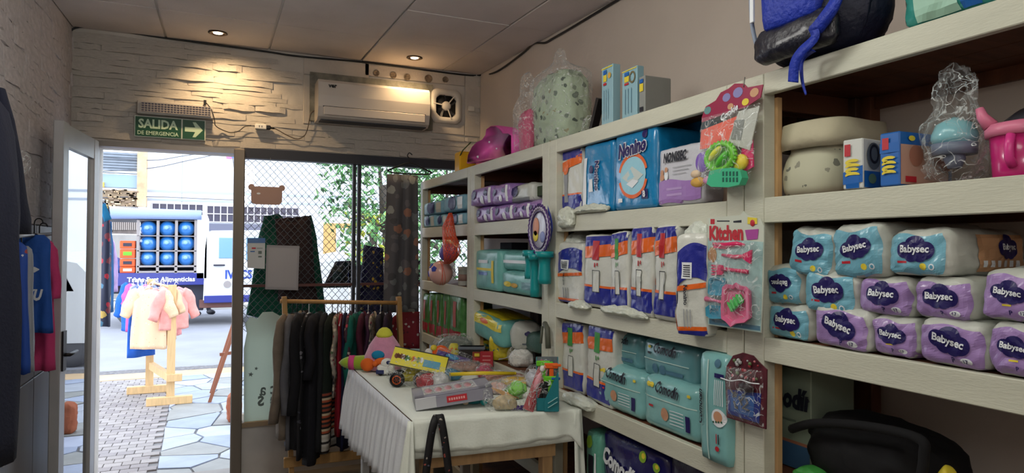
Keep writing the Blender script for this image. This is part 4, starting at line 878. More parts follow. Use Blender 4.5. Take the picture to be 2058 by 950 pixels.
# pink cloud-shaped tub, yellow file, red tray, pink clear bag
xf = 1.34; O = P(983, 310, x=xf); mpk2 = mat('pink plastic', (228, 92, 176), .5, coat=.1)
out = [(936, 321), (938, 305), (946, 288), (956, 278), (968, 272), (975, 262), (977, 250), (985, 244), (997, 243), (1006, 250), (1012, 258), (1024, 258), (1031, 262), (1031, 302), (1000, 312), (965, 319)]
t = thing('toy_tub', 'shiny magenta cloud-shaped plastic tub on top of the third shelf unit', 'tub', (xf, O.y, 1.965)); T = axes((0, 0, 0), (0, -1, 0), ez=(-1, 0, 0))
pl = [(-(P(x, y, x=xf).y-O.y), P(x, y, x=xf).z-1.965) for x, y in out]; zmin = min(b for a, b in pl); pl = [(a, b-zmin) for a, b in pl]
p = MB(); n = len(pl); cx = sum(a for a, b in pl)/n; cy = sum(b for a, b in pl)/n; V = []
for s, z in ((.93, .0), (.985, -.005), (1, -.015), (.95, -.11)): V += [(cx+(a-cx)*s, cy+(b-cy)*s, z) for a, b in pl]
p.add(V, [tuple(range(n))]+[(k*n+i, k*n+(i+1) % n, (k+1)*n+(i+1) % n, (k+1)*n+i) for k in range(3) for i in range(n)]+[tuple(3*n+i for i in range(n))[::-1]], mpk2, True, T); part(t, 'shell', p)
p = MB()
for a, b, r in ((.3, .25, .008), (.55, .55, .006), (.7, .3, .005)): p.ball(T @ Vector((pl[0][0]+(pl[12][0]-pl[0][0])*a, max(q[1] for q in pl)*b, .002)), r, m_txt, 8)
part(t, 'rivet', p)
c = MB(); q = P(922, 340, x=1.36); c.b2((-.055, -.05, 0), (.055, .05, P(922, 306, x=1.36).z-1.962), mat('yellow plastic', (224, 170, 26), .35), bev=.008); tag(c.build('yellow_tub', loc=(1.40, q.y-.01, 1.962)), 'yellow plastic tub on the farthest unit beside the magenta one', 'tub')
c = MB(); c.b2((-.05, -.11, 0), (.05, .10, .032), mat('red plastic', (190, 24, 40), .3), bev=.008); tag(c.build('red_tray', loc=(1.40, P(968, 326, x=1.35).y, 1.962)), 'flat red tray under the magenta tub', 'tray')
c = MB(); c.tube([P(924, 314, x=1.35), P(930, 302, x=1.35), P(946, 286, x=1.35)], .004, mat('green wire', (60, 80, 40), .5), 6); tag(c.build('green_stick'), 'thin green stem between the yellow and magenta tubs', 'stem')  # thin green stick standing between the tubs
yc, wd_, zb, h = face_rect(1028, 180, 1053, 300, 1.34); t = thing('gift_bag', 'narrow clear bag with pink contents between magenta tub and blanket bag', 'bag', (1.39, yc, 1.962)); part(t, 'clear_bag', bagshell(wd_*1.15, .09, P(1040, 150, x=1.34).z-1.962, 31, neck=(.6, .5, .5)), rot=(0, 0, -PI/2)); mb = softbox(wd_*.6, .05, P(1040, 225, x=1.34).z-1.962, mat('pink tissue', (190, 90, 120), .6, bump=.8, bscale=20), seed=32, wr=.01, r=.015); part(t, 'pink_contents', mb, rot=(0, 0, -PI/2))

# ------------------------------------------------------------------ third unit bays
def small_baby(face_m, two=True):
    def f(D, w_, d, h):
        D.cloud(-w_*.25, h*.6, w_*.22, 'front', m_navy, .4); D.disc(w_*.15, h*.28, w_*.08, 'front', m_txt, .002); D.disc(-w_*.05, h*.3, w_*.05, 'front', mat('pale violet', (180, 150, 200)), .002)
        D.cloud(w_*.30, h*.65, w_*.16, 'front', m_navy); D.rect(w_*.40, w_*.47, h*.1, h*.9, 'front', m_txt, .0015, 3)
    return f
m_lil2 = mat('far lilac pack', (150, 116, 178), .35, var=.15, vscale=20, bump=.3, coat=.25)
G3 = 'lilac nappy packs on the third unit'
for i, (rc, lb, z, xf, wmat) in enumerate([((945, 376, 986, 413), 'lilac nappy pack sticking out at the left of the upper pair, third unit', None, 1.29, 0), ((988, 370, 1020, 410), 'lilac nappy pack in the middle of the upper row, third unit', None, 1.30, 0),
    ((1022, 370, 1068, 407), 'white-sided nappy pack at the right of the upper row, third unit', None, 1.33, 1),
    ((956, 415, 990, 448), 'lilac nappy pack at the left of the lower row, third unit', 1.637, 1.305, 0), ((992, 411, 1029, 446), 'lilac nappy pack second in the lower row, third unit', 1.637, 1.305, 0), ((1030, 407, 1062, 442), 'lilac nappy pack third in the lower row, third unit', 1.637, 1.305, 0), ((1063, 401, 1092, 438), 'lilac nappy pack at the right of the lower row above the round badge', 1.637, 1.32, 0)]):
    pack('nappy_pack', lb, 'nappies', G3, rc, xf, .26, m_bwhite if wmat else m_lil2, small_baby(0) if not wmat else (lambda D, w_, d, h: (D.cloud(-w_*.15, h*.65, w_*.3, 'front', m_navy), D.rect(-w_*.49, w_*.49, h*.03, h*.25, 'front', mat('soft grey', (130, 134, 134))))), z, 0, r=.02, bulge=.006, wr=.005, n=10)
carton('green_box', 'dark green box lying at the back of the lilac packs', 'box', (1050, 376, 1092, 396), 1.36, .12, mat('dark green card', (52, 66, 40), .7), None, None)
m_tl = mat('teal pack', (112, 176, 170), .35, var=.1, vscale=10, bump=.3, bscale=24, coat=.2)
def tealdeco(D, w_, d, h): D.rect(-w_*.4, w_*.3, h*.5, h*.56, 'front', m_yel, .0015, 4); D.rect(w_*.25, w_*.33, h*.2, h*.75, 'front', m_yel, .0017, 4); D.rect(-w_*.3, w_*.1, h*.38, h*.46, 'front', m_boxb, .0015, 3); D.rect(-w_*.3, w_*.1, h*.68, h*.76, 'front', m_txt, .0015, 3)
def tealdeco2(D, w_, d, h): D.disc(-w_*.25, h*.45, w_*.12, 'front', m_yel, .0015, ry=h*.12); D.disc(-w_*.05, h*.42, w_*.1, 'front', mat('print amber', (204, 160, 70)), .0017, ry=h*.1); D.rect(w_*.15, w_*.4, h*.3, h*.6, 'front', m_cmd, .0015, 3)
G4 = 'teal packs on the middle shelf of the third unit'
pack('teal_pack', 'teal pack with yellow stripe standing upright on the third unit', 'nappies', G4, (955, 503, 1003, 581), 1.31, .2, m_tl, tealdeco, 1.274, 0, r=.015, bulge=.008, wr=.003, n=10)
pack('teal_pack', 'plain teal pack lying on top of another on the third unit', 'nappies', G4, (1007, 505, 1076, 545), 1.33, .24, m_tl, lambda D, w_, d, h: D.rect(-w_*.4, w_*.4, h*.4, h*.55, 'front', m_txt, .0015, 6), None, 0, r=.025, bulge=.008, wr=.005, n=10)
pack('teal_pack', 'teal pack with yellow figures lying at the bottom beside the upright one', 'nappies', G4, (1006, 547, 1080, 588), 1.31, .24, m_tl, tealdeco2, 1.274, 0, r=.025, bulge=.008, wr=.004, n=10)
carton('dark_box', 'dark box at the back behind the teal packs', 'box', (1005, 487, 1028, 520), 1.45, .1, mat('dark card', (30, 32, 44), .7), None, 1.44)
m_ty = mat('yellow print film', (226, 208, 50), .35, bump=.3, coat=.3)
def ydeco(D, w_, d, h): D.grid(lambda a, b: ((2*a-1)*w_*.48, h*(.62+.36*b)-.004*math.sin(a*9)), 8, 4, 'front', m_ty, .0012); D.disc(0, h*.8, w_*.14, 'front', m_orange, .002, ry=h*.09); D.rect(-w_*.48, w_*.4, -d*.4, d*.4, 'top', m_ty, .0015)
G5 = 'teal and yellow packs on the lower shelf of the third unit'
pack('yellow_pack', 'teal pack with yellow top lying upper left above the clear-wrapped case', 'nappies', G5, (946, 634, 1006, 684), 1.31, .22, m_tl, ydeco, None, .08, r=.02, bulge=.01, wr=.006, n=10)
pack('yellow_pack', 'teal and yellow pack mostly hidden below the other, third unit', 'nappies', G5, (950, 690, 982, 742), 1.40, .12, m_tl, ydeco, .914, 0, r=.02, bulge=.01, wr=.005, n=10)
pack('dim_pack', 'dull green pack in shadow right of the teal and yellow one', 'nappies', None, (1000, 662, 1084, 700), 1.40, .2, mat('dull teal', (70, 100, 92), .5, bump=.3), None, None, 0, r=.02, n=8)

# farthest unit bays
m_lb = mat('far blue pack', (124, 170, 188), .4, var=.15, vscale=20, bump=.3)
def fardeco(D, w_, d, h): D.cloud(0, h*.55, w_*.35, 'front', m_navy); D.rect(w_*.25, w_*.45, h*.1, h*.85, 'front', m_bwhite, .001, 3)
G6 = 'pale blue nappy packs on the farthest unit'
for rc, lb, z in (((849, 405, 888, 431), 'pale blue nappy pack upper left on the farthest unit', None), ((891, 393, 931, 424), 'pale blue nappy pack upper right on the farthest unit', None), ((849, 432, 873, 457), 'pale blue nappy pack lower left on the farthest unit', 1.637), ((875, 431, 897, 455), 'pale blue nappy pack lower middle on the farthest unit', 1.637), ((899, 429, 931, 453), 'pale blue nappy pack lower right behind the orange net', 1.637)):
    pack('nappy_pack', lb, 'nappies', G6, rc, 1.31, .2, m_lb, fardeco, z, 0, r=.015, bulge=.005, wr=.004, n=8)
G7 = 'small white pots on the farthest unit'
for px, lb in ((856, 'small white pot at the left of the farthest unit'), (874, 'small white printed pot second from left on the farthest unit'), (925, 'small white pot behind the hanging balls, farthest unit')):
    q = P(px, 560, x=1.34); hh = P(px, 536, x=1.34).z-1.272; mb = MB(); mb.lathe([(.03, 0), (.032, .004), (.032, hh*.8), (.034, hh*.82), (.034, hh), (.002, hh+.002)], m_bwhite, 18); mb.lathe([(.0325, hh*.25), (.0327, hh*.6)], mat('pot label', (150, 120, 110), .6), 18); tag(mb.build('pot', loc=(1.36, q.y, 1.272)), lb, 'pot', G7)
mgr = mat('green bag', (74, 128, 66), .3, var=.25, vscale=14, bump=.5, bscale=30, coat=.4); mrd = mat('red bag foot', (168, 28, 44), .3, bump=.4, coat=.4)
G8 = 'green and red cloth bags filed on the farthest unit'
xsx = [846, 861, 875, 889, 902, 928]
for i in range(5):
    def gd(D, w_, d, h): D.grid(lambda a, b: ((2*a-1)*w_*.47, h*(.02+.26*b)+.004*math.sin(9*a)), 4, 4, 'front', mrd, .0014); D.rect(-w_*.1, w_*.15, h*.35, h*.85, 'front', mat('rose print', (176, 92, 84), .5), .0014, 4)
    pack('cloth_packet', ('leftmost', 'second', 'middle', 'fourth', 'widest, rightmost')[i]+' of the five green packets with red foot on the farthest unit', 'packet', G8, (xsx[i], 590, xsx[i+1]-1, 676), 1.31, .2, mgr, gd, .914, (.05, .03, -.02, .04, 0)[i], r=.01, bulge=.003, wr=.004, n=8)
# ================================================================== TOYS HANGING ON THE SHELF POSTS
def Fx(px, py, x): return axes(P(px, py, x=x), (0, -1, 0), ez=(-1, 0, 0))      # frame facing the room, x to the viewer's right
def uv(px, py, x, O): q = P(px, py, x=x); return (-(q.y-O.y), q.z-O.z)
def card(mb, pts, x, O, m, th=.003, off=0, T=None):
    mb.prism([uv(a, b, x, O) for a, b in pts], off, off+th, m, T or axes((0, 0, 0), (0, -1, 0), ez=(-1, 0, 0)))
TI = axes((0, 0, 0), (0, -1, 0), ez=(-1, 0, 0))
def local(px, py, x, O, off=0): u, v = uv(px, py, x, O); return TI @ Vector((u, v, off))
# play food set
xh = 1.27; O = P(1470, 180, x=xh); t = thing('play_food_set', 'hanging clear bag of toy plates and play food with red picture header', 'toy', O)
m_hr = mat('header red', (150, 36, 72), .35, coat=.4); m_coral = mat('coral card', (226, 92, 70), .45); m_lime = mat('lime plastic', (104, 190, 40), .35); m_teal = mat('mint plastic', (64, 178, 134), .35)
p = MB(); card(p, [(1412, 236), (1420, 214), (1440, 202), (1450, 186), (1466, 178), (1478, 168), (1496, 168), (1504, 176), (1535, 170), (1530, 196), (1500, 216), (1450, 232), (1412, 246)], xh, O, m_hr)
m_h2 = mat('header lilac', (132, 128, 180), .4, coat=.3); m_h3 = mat('header picture', (196, 148, 110), .45)
for (a, b, r, m) in ((1462, 196, 8, m_h2), (1485, 186, 10, m_h2), (1424, 222, 7, mat('header teal', (96, 140, 140))), (1518, 186, 9, m_h3), (1500, 205, 7, m_yel), (1470, 214, 6, m_h3)):
    c = uv(a, b, xh, O); rr = abs(uv(a+r, b, xh, O)[0]-c[0]); p.prism([(c[0]+rr*math.cos(k*PI/6), c[1]+rr*.75*math.sin(k*PI/6)) for k in range(12)], .003, .0038, m, TI)
flat_text(p, 'Cookie', axes(local(1468, 226, xh, O, .005), (0, -1, .34), ez=(-1, 0, 0)), .07, m_txt, .03, shear=.3); p.tube([local(1497, 155, xh, O), local(1497, 175, xh, O, .004)], .0015, m_alu, 5); part(t, 'header_card', p)
p = MB(); card(p, [(1411, 262), (1496, 228), (1500, 234), (1468, 292), (1408, 300)], xh, O, m_coral, .003, .0); part(t, 'coral_card', p)
p = MB(); card(p, [(1488, 224), (1530, 214), (1510, 302), (1466, 288)], xh, O, m_bwhite, .003, .003); card(p, [(1480, 242), (1500, 240), (1493, 282), (1473, 280)], xh, O, mat('stamp', (130, 134, 130)), .001, .006); part(t, 'white_card', p)
p = MB(); card(p, [(1492, 300), (1514, 280), (1516, 335), (1498, 345), (1490, 340)], xh, O, mat('hot pink card', (206, 56, 108), .4), .003, 0); part(t, 'pink_card', p)
def disc_at(p, px, py, r, m, off, x=xh, O_=None, ry=1, hgt=.006, n=20, hole=0):
    O_ = O_ or O; c = uv(px, py, x, O_); rr = abs(uv(px+r, py, x, O_)[0]-c[0]); T2 = TI @ Matrix.Translation((c[0], c[1], off))
    if hole: p.lathe([(rr*hole, 0), (rr, 0), (rr*1.02, hgt*.6), (rr*.97, hgt), (rr*hole*1.05, hgt*.9), (rr*hole, 0)], m, n, T=T2, sy=ry)
    else: p.lathe([(rr*.96, 0), (rr, hgt*.5), (rr*.92, hgt), (.0005, hgt)], m, n, T=T2, sy=ry)
    return rr
p = MB(); rr = disc_at(p, 1459, 316, 31, m_lime, .012, ry=.68, hgt=.016, hole=.72, n=26); disc_at(p, 1459, 316, 24, mat('lime inner', (122, 200, 60), .4), .008, hgt=.005, ry=.68)
for k in range(26):
    a = k*2*PI/26; c = uv(1459, 316, xh, O); q = TI @ Vector((c[0]+rr*1.02*math.cos(a), c[1]+rr*.69*math.sin(a), .02)); p.ball(q, rr*.09, m_lime, 6)
part(t, 'toy_plate', p, label='lime scalloped toy plate')
for px, py, m, an in ((1452, 310, mat('corn yellow', (206, 210, 70), .4), .6), (1466, 321, mat('pea green', (80, 180, 50), .4), .7)):
    p = MB(); c = uv(px, py, xh, O); p.ball((0, 0, 0), (.030, .011, .01), m, 14, TI @ Matrix.Translation((c[0], c[1], .026)) @ Matrix.Rotation(an, 4, 'Z')); part(t, 'toy_vegetable', p)
p = MB(); disc_at(p, 1415, 326, 13, mat('violet plastic', (126, 90, 186), .35), .004, ry=1.1); part(t, 'toy_plate', p, label='violet toy plate behind the lime one')
p = MB(); disc_at(p, 1494, 326, 14, m_yel, .004, ry=.85, hgt=.012); part(t, 'toy_egg', p)
p = MB(); c0 = local(1440, 362, xh, O, .02); pts = [(1442, 345), (1462, 340), (1490, 338), (1504, 344), (1508, 358), (1502, 372), (1480, 377), (1445, 376), (1436, 370)]; card(p, pts, xh, O, m_teal, .022, .006)
for k in range(5):
    for j in range(2): a = local(1470+k*7, 350+j*12, xh, O, .0285); p.box(a, (.001, .006, .012), mat('slot dark', (20, 90, 74)))
part(t, 'toy_strainer', p)
p = MB(); disc_at(p, 1408, 366, 14, mat('toast', (206, 160, 74), .5), .004, ry=.5, hgt=.01); disc_at(p, 1405, 350, 9, mat('toy cream', (216, 190, 160), .5), .006, ry=.6, hgt=.01); part(t, 'toy_biscuit', p)
p = MB(); disc_at(p, 1432, 362, 9, mat('toy pink', (216, 150, 190), .4), .01, ry=.6, hgt=.01); part(t, 'toy_sweet', p)
mb = MB(); pts = [uv(a, b, xh, O) for a, b in ((1412, 238), (1530, 206), (1516, 350), (1508, 380), (1400, 380), (1398, 340))]; n = 12
def bagpt(a, b): 
    top = Vector(pts[0]).lerp(Vector(pts[1]), a); bot = Vector(pts[4]).lerp(Vector(pts[3]), a); c = top.lerp(bot, b); return TI @ Vector((c.x, c.y, .004+.032*math.sin(PI*a)**.6*math.sin(PI*b)**.5+.004*noise.noise(Vector((a*7, b*9, 2)))))
mb.grid(bagpt, n, n, mf); part(t, 'clear_bag', mb)

# kitchen playset on a card
xk = 1.262; O = P(1480, 440, x=xk); t = thing('toy_kitchen_set', 'toy kitchen blister card with red KITCHEN lettering and pink utensils', 'toy', O); zb_ = 0
cardp = [(1424, 438), (1490, 432), (1496, 424), (1504, 432), (1530, 440), (1537, 455), (1536, 560), (1531, 668), (1424, 652)]
p = MB(); card(p, cardp, xk, O, mat('kitchen card', (200, 204, 190), .35, coat=.4)); card(p, [(1425, 478), (1536, 486), (1531, 667), (1425, 651)], xk, O, mat('kitchen card pattern', (150, 178, 176), .4, var=.3, vscale=25), .0008, .003)
flat_text(p, 'Kitchen', axes(local(1461, 468, xk, O, .0045), (0, -1, 0), ez=(-1, 0, 0)), abs(uv(1427, 468, xk, O)[0]-uv(1495, 468, xk, O)[0]), m_red, .05, hscale=1.25)
card(p, [(1430, 440), (1438, 440), (1438, 450), (1430, 450)], xk, O, m_red, .0008, .003); card(p, [(1443, 443), (1468, 443), (1468, 445), (1443, 445)], xk, O, m_ink, .0008, .003); card(p, [(1476, 444), (1492, 442), (1492, 447), (1476, 447)], xk, O, m_ink, .0008, .003)
card(p, [(1500, 462), (1527, 460), (1525, 480), (1504, 482)], xk, O, mat('violet pot print', (166, 70, 150)), .0008, .004); card(p, [(1505, 436), (1524, 438), (1524, 450), (1505, 450)], xk, O, m_yel, .0008, .0038); disc_at(p, 1515, 448, 5, m_red, .004, xk, O, hgt=.001)
disc_at(p, 1434, 512, 9, mat('pizza print', (170, 120, 70)), .0038, xk, O, hgt=.001, ry=1.2)
card(p, [(1428, 640), (1530, 655), (1530, 664), (1428, 650)], xk, O, mat('slate print', (70, 110, 132)), .0006, .004); part(t, 'backing_card', p)
mpu = mat('hot pink plastic', (206, 34, 92), .3, coat=.4); mpo = mat('soft pink plastic', (216, 100, 140), .32, coat=.4); mbu = mat('toy blue plastic', (60, 142, 170), .3, coat=.4); mgp = mat('toy green plastic', (50, 178, 70), .35)
def K(px, py, off=.006): return local(px, py, xk, O, off)
p = MB(); p.tube([K(1437, 490), K(1462, 493), K(1485, 490), K(1500, 492)], [.004, .008, .007, .003], mpu, 8); card(p, [(1437, 487), (1460, 488), (1464, 500), (1440, 498)], xk, O, mpu, .005, .004); part(t, 'toy_knife', p)
p = MB(); p.tube([K(1455, 512), K(1480, 516), K(1500, 515)], [.004, .006, .005], mpu, 8); card(p, [(1498, 510), (1515, 502), (1513, 530), (1498, 520)], xk, O, mpu, .005, .004); part(t, 'toy_spatula', p)
p = MB(); p.tube([K(1455, 540), K(1480, 543), K(1507, 546)], [.006, .005, .006], mpu, 8)
for k in range(4): p.bar(K(1434, 533+k*6), K(1456, 536+k*4.5), .005, .004, mpu, (1, 0, 0))
card(p, [(1446, 531), (1457, 533), (1457, 552), (1446, 552)], xk, O, mpu, .005, .004); part(t, 'toy_fork', p)
def tray(outer, m, h=.02, k=.8):
    p = MB(); pl = [uv(a, b, xk, O) for a, b in outer]; n = len(pl); cx = sum(a for a, b in pl)/n; cy = sum(b for a, b in pl)/n; V = []
    for s, z in ((.9, .005), (1, .005+h), (.98, .008+h), (k, .006+h), (k*.92, .010)): V += [(cx+(a-cx)*s, cy+(b-cy)*s, z) for a, b in pl]
    p.add(V, [tuple(range(n))[::-1]]+[(i+j*n, (i+1) % n+j*n, (i+1) % n+(j+1)*n, i+(j+1)*n) for j in range(4) for i in range(n)]+[tuple(4*n+i for i in range(n))], m, False, TI); return p
part(t, 'toy_pan', tray([(1433, 562), (1437, 556), (1462, 558), (1465, 564), (1462, 590), (1456, 594), (1434, 592), (1431, 588)], mbu, .008, .78), label='small blue toy pan')
part(t, 'toy_jug', tray([(1427, 617), (1434, 612), (1462, 614), (1465, 640), (1438, 640), (1428, 634)], mbu, .009, .5), label='blue toy jug')
p = tray([(1463, 576), (1470, 570), (1484, 572), (1490, 567), (1496, 573), (1510, 575), (1516, 582), (1518, 640), (1508, 648), (1490, 650), (1480, 657), (1470, 646), (1461, 640), (1460, 620)], mpo, .013, .78); p.tube([K(1425, 600, .01), K(1445, 604, .01), K(1464, 608, .014)], [.008, .004, .005], mpo, 8); part(t, 'toy_frying_pan', p, label='large pink toy frying pan with handle')
p = MB(); T2 = TI @ Matrix.Translation((*uv(1489, 608, xk, O), .017)) @ Matrix.Rotation(.62, 4, 'Z'); p.box((0, 0, 0), (.055, .026, .012), mgp, T2, .004)
for k in range(4): p.box((-.02+k*.013, 0, .006), (.006, .03, .006), mgp, T2, .002)
part(t, 'toy_bread', p, label='green toy loaf in the pink pan')
mb = MB(); pts = [uv(a, b, xk, O) for a, b in ((1427, 480), (1534, 488), (1530, 660), (1427, 646))]
mb.grid(lambda a, b: TI @ Vector((*Vector(pts[0]).lerp(Vector(pts[1]), a).lerp(Vector(pts[3]).lerp(Vector(pts[2]), a), b), .004+.026*min(1, 6*min(a, 1-a, b, 1-b))+.002*noise.noise(Vector((a*9, b*12, 5))))), 14, 16, mf); part(t, 'clear_blister', mb)

# dark dress-up set in an arched pack
xv = 1.27; O = P(1500, 715, x=xv); t = thing('toy_blister', 'arched dark red and blue toy pack hanging low on the white post', 'toy', O)
arch = [(1459, 760), (1462, 735), (1475, 714), (1495, 708), (1515, 714), (1528, 728), (1543, 742), (1541, 862), (1462, 838)]
p = MB(); card(p, arch, xv, O, mat('plum card', (84, 30, 40), .3, coat=.6, var=.4, vscale=40)); card(p, [(1465, 782), (1532, 790), (1528, 850), (1466, 830)], xv, O, mat('night blue card', (36, 50, 128), .3, coat=.5), .002, .003); card(p, [(1472, 788), (1520, 796), (1517, 838), (1472, 824)], xv, O, mat('lit blue card', (56, 96, 160), .3, coat=.5), .001, .005); part(t, 'backing_card', p)
p = MB(); rg = random.Random(3)
for k in range(26): q = local(rg.uniform(1472, 1528), rg.uniform(722, 762), xv, O, .008); p.ball(q, rg.uniform(.003, .006), rg.choice([mat('bead red', (150, 40, 50), .25), mat('bead pink', (190, 110, 120), .25), mat('bead green', (90, 110, 70), .25), mat('bead silver', (170, 170, 170), .2)]), 6)
part(t, 'beads', p); t.children[-1]['kind'] = 'stuff'
p = MB(); rg = random.Random(5)
for k in range(12): a = local(rg.uniform(1478, 1508), rg.uniform(790, 822), xv, O, .009); p.bar(a, a+Vector((0, rg.uniform(-.02, .02), rg.uniform(-.02, .02))), .004, .003, m_alu)
part(t, 'silver_charm', p)
p = MB(); p.ball(local(1506, 778, xv, O, .01), (.006, .03, .012), mat('plum dark', (40, 14, 20), .3), 12); p.tube(smooth_path([local(a, b, xv, O, .02) for a, b in ((1460, 758), (1480, 764), (1500, 762), (1520, 768), (1538, 770))]), .0018, m_txt, 5); part(t, 'torn_rim', p)
mb = MB(); pts = [uv(a, b, xv, O) for a, b in ((1463, 735), (1538, 745), (1540, 858), (1464, 835))]; mb.grid(lambda a, b: TI @ Vector((*Vector(pts[0]).lerp(Vector(pts[1]), a).lerp(Vector(pts[3]).lerp(Vector(pts[2]), a), b), .008+.018*min(1, 5*min(a, 1-a, b, 1-b))+.003*noise.noise(Vector((a*9, b*12, 5))))), 12, 12, mf); part(t, 'clear_blister', mb)

# skipping rope badge with teal handles
xr = 1.268; O = P(1090, 420, x=xr); t = thing('skipping_rope_set', 'round violet braided badge pack with teal skipping-rope handles on the post', 'toy', O); mvi = mat('rope violet', (74, 44, 112), .5); mte = mat('handle teal', (20, 138, 140), .35)
p = MB(); disc_at(p, 1090, 462, 20, mat('badge silver', (160, 156, 170), .3, coat=.5), .004, xr, O, ry=1.1, hgt=.006); part(t, 'badge', p)
p = MB(); c = uv(1088, 462, xr, O)
for r_, m in ((16, mat('badge ring', (60, 40, 90), .4)), (19, mat('rope white', (190, 180, 200), .6)), (21.5, mvi)):
    rr = abs(uv(1088+r_, 462, xr, O)[0]-c[0]); pts = []
    for k in range(60): a = k*2*PI/60; w_ = 1+.04*(-1)**k*(r_ > 17); pts.append(TI @ Vector((c[0]+rr*w_*math.cos(a), c[1]+rr*1.06*w_*math.sin(a), .012)))
    p.tube(pts, .004, m, 6, closed=True)
part(t, 'braided_rope', p)
p = MB(); disc_at(p, 1082, 456, 6, mat('picture peach', (206, 140, 110), .5), .011, xr, O, ry=1.4, hgt=.002); disc_at(p, 1081, 474, 5, m_yel, .011, xr, O, ry=1.0, hgt=.002); disc_at(p, 1095, 476, 5, mat('picture blue', (130, 140, 190), .5), .011, xr, O, ry=1.0, hgt=.002); part(t, 'badge_picture', p)
p = MB(); p.grid(lambda a, b: TI @ Vector((*uv(1100+10*math.sin(PI*b)*a+2, 412+88*b, xr+.005, O), -.002)), 3, 10, mat('blue backing', (62, 74, 160), .4)); part(t, 'blue_backing', p)
for l, r, tt, bb, nm in ((1064, 1078, 503, 560, 'rope_handle'), (1091, 1108, 505, 570, 'rope_handle'), (1074, 1086, 510, 596, 'rope_handle')):
    p = MB(); cx = (l+r)/2; q0 = local(cx, tt, xr, O, .012); q1 = local(cx, tt+12, xr, O, .012); q2 = local(cx, bb, xr, O, .012); rr = abs(uv(r, 500, xr, O)[0]-uv(l, 500, xr, O)[0])/2
    p.tube([q0, q1, q1, q1.lerp(q2, .3), q1.lerp(q2, .8), q2], [rr, rr, rr*.7, rr*.62, rr*.75, rr*.7], mte, 12); part(t, nm, p)
# ball net
xn = 1.255; O = P(910, 430, x=xn); t = thing('ball_net', 'orange net bag of toy balls hanging on the farthest shelf unit', 'toy', O); mor = mat('orange net', (228, 78, 36), .5)
s = P(910, 500, x=xn).y-P(930, 500, x=xn).y; pxm = (O-EYE).dot(FW)/FPX
def netring(cx, cy, rw, off=0): c = uv(cx, cy, xn, O); return c, rw*pxm
p = MB(); prof = [(915, 428, 4), (914, 440, 9), (911, 455, 15), (913, 475, 17), (917, 492, 21), (918, 508, 21), (914, 522, 15), (908, 530, 7)]
rings = []
for cx, cy, rw in prof: c, r_ = netring(cx, cy, rw); rings.append([TI @ Vector((c[0]+r_*math.cos(k*2*PI/14), c[1], .03+r_*.8*math.sin(k*2*PI/14))) for k in range(14)])
for i in range(len(rings)-1):
    for k in range(14):
        p.tube([rings[i][k], rings[i+1][(k+1) % 14]], .0012, mor, 3, caps=False); p.tube([rings[i][k], rings[i+1][(k-1) % 14]], .0012, mor, 3, caps=False)
o_ = part(t, 'net', p); o_['kind'] = 'stuff'
p = MB(); loft(p, [[tuple(v) for v in r_] for r_ in rings], film('orange film', (228, 88, 44), .38, .3, .4)); part(t, 'orange_film', p)
p = MB(); p.ball(local(911, 508, xn, O, .03), 19*pxm, mat('ball violet', (86, 74, 150), .35), 16); part(t, 'toy_ball', p, label='violet ball in the orange net')
cb = local(897, 548, xn, O, .035); rb = 25*pxm
p = MB(); p.ball(cb, rb, mat('ball blush', (206, 160, 150), .35, coat=.3), 20)
for dx, dy in ((-.35, -.1), (.55, .35), (-.1, .6)):
    n_ = Vector((-math.sqrt(max(0, 1-dx*dx-dy*dy)), -dx, dy)); T2 = axes(cb+n_*rb*1.0, n_.orthogonal(), ez=n_); p.prism([(rb*.26*math.cos(k*2*PI/5), rb*.26*math.sin(k*2*PI/5)) for k in range(5)], -.004, .0015, mat('ball blue', (44, 64, 160), .35), T2)
for k in range(3): p.tube([cb+Matrix.Rotation(k*1.05, 3, 'X') @ (Vector((-math.cos(a)*.2, math.sin(a), math.cos(a)*.98)).normalized()*rb*1.01) for a in [j*2*PI/24 for j in range(24)]], .0012, mor, 4, closed=True)
part(t, 'toy_ball', p, label='pale pink ball with blue patches')

# ================================================================== TABLE
ZT = .89
NL, NR, FR, FL = Vector((.632, 2.306, ZT)), Vector((1.268, 2.232, ZT)), Vector((1.268, 3.44, ZT)), Vector((.628, 3.478, ZT))
m_cloth = mat('white tablecloth', (224, 228, 218), .85, var=.03, bump=.15, bscale=120); m_legw = mat('white painted leg', (206, 206, 204), .5)
tb = thing('table', 'pale wooden table covered in toys under a white cloth', 'table', (.95, 2.87, 0))
def TB(n, a, b, m, bev=.004): p = MB(); p.b2(Vector(a)-Vector((.95, 2.87, 0)), Vector(b)-Vector((.95, 2.87, 0)), m, bev=bev); part(tb, n, p)
TB('table_top', (.65, 2.36, ZT-.03), (1.25, 3.42, ZT-.006), m_pine)
TB('leg', (.70, 2.41, 0), (.745, 2.455, ZT-.03), m_pine); TB('leg', (1.175, 2.36, 0), (1.22, 2.405, ZT-.03), m_pine); TB('leg', (.665, 3.34, 0), (.70, 3.385, ZT-.03), m_legw); TB('leg', (1.19, 3.34, 0), (1.235, 3.385, ZT-.03), m_legw)
p = MB(); p.bar(Vector((.70-.95, 2.395-2.87, .735)), Vector((1.22-.95, 2.35-2.87, .735)), .022, .095, m_pine); part(tb, 'apron', p); TB('apron', (.66, 2.46, .72), (.682, 3.34, ZT-.03), m_legw)
cl = MB(); cl.grid(lambda a, b: NL.lerp(NR, a).lerp(FL.lerp(FR, a), b)+Vector((0, 0, .0015*noise.noise(Vector((a*5, b*8, 0))))), 16, 24, m_cloth)
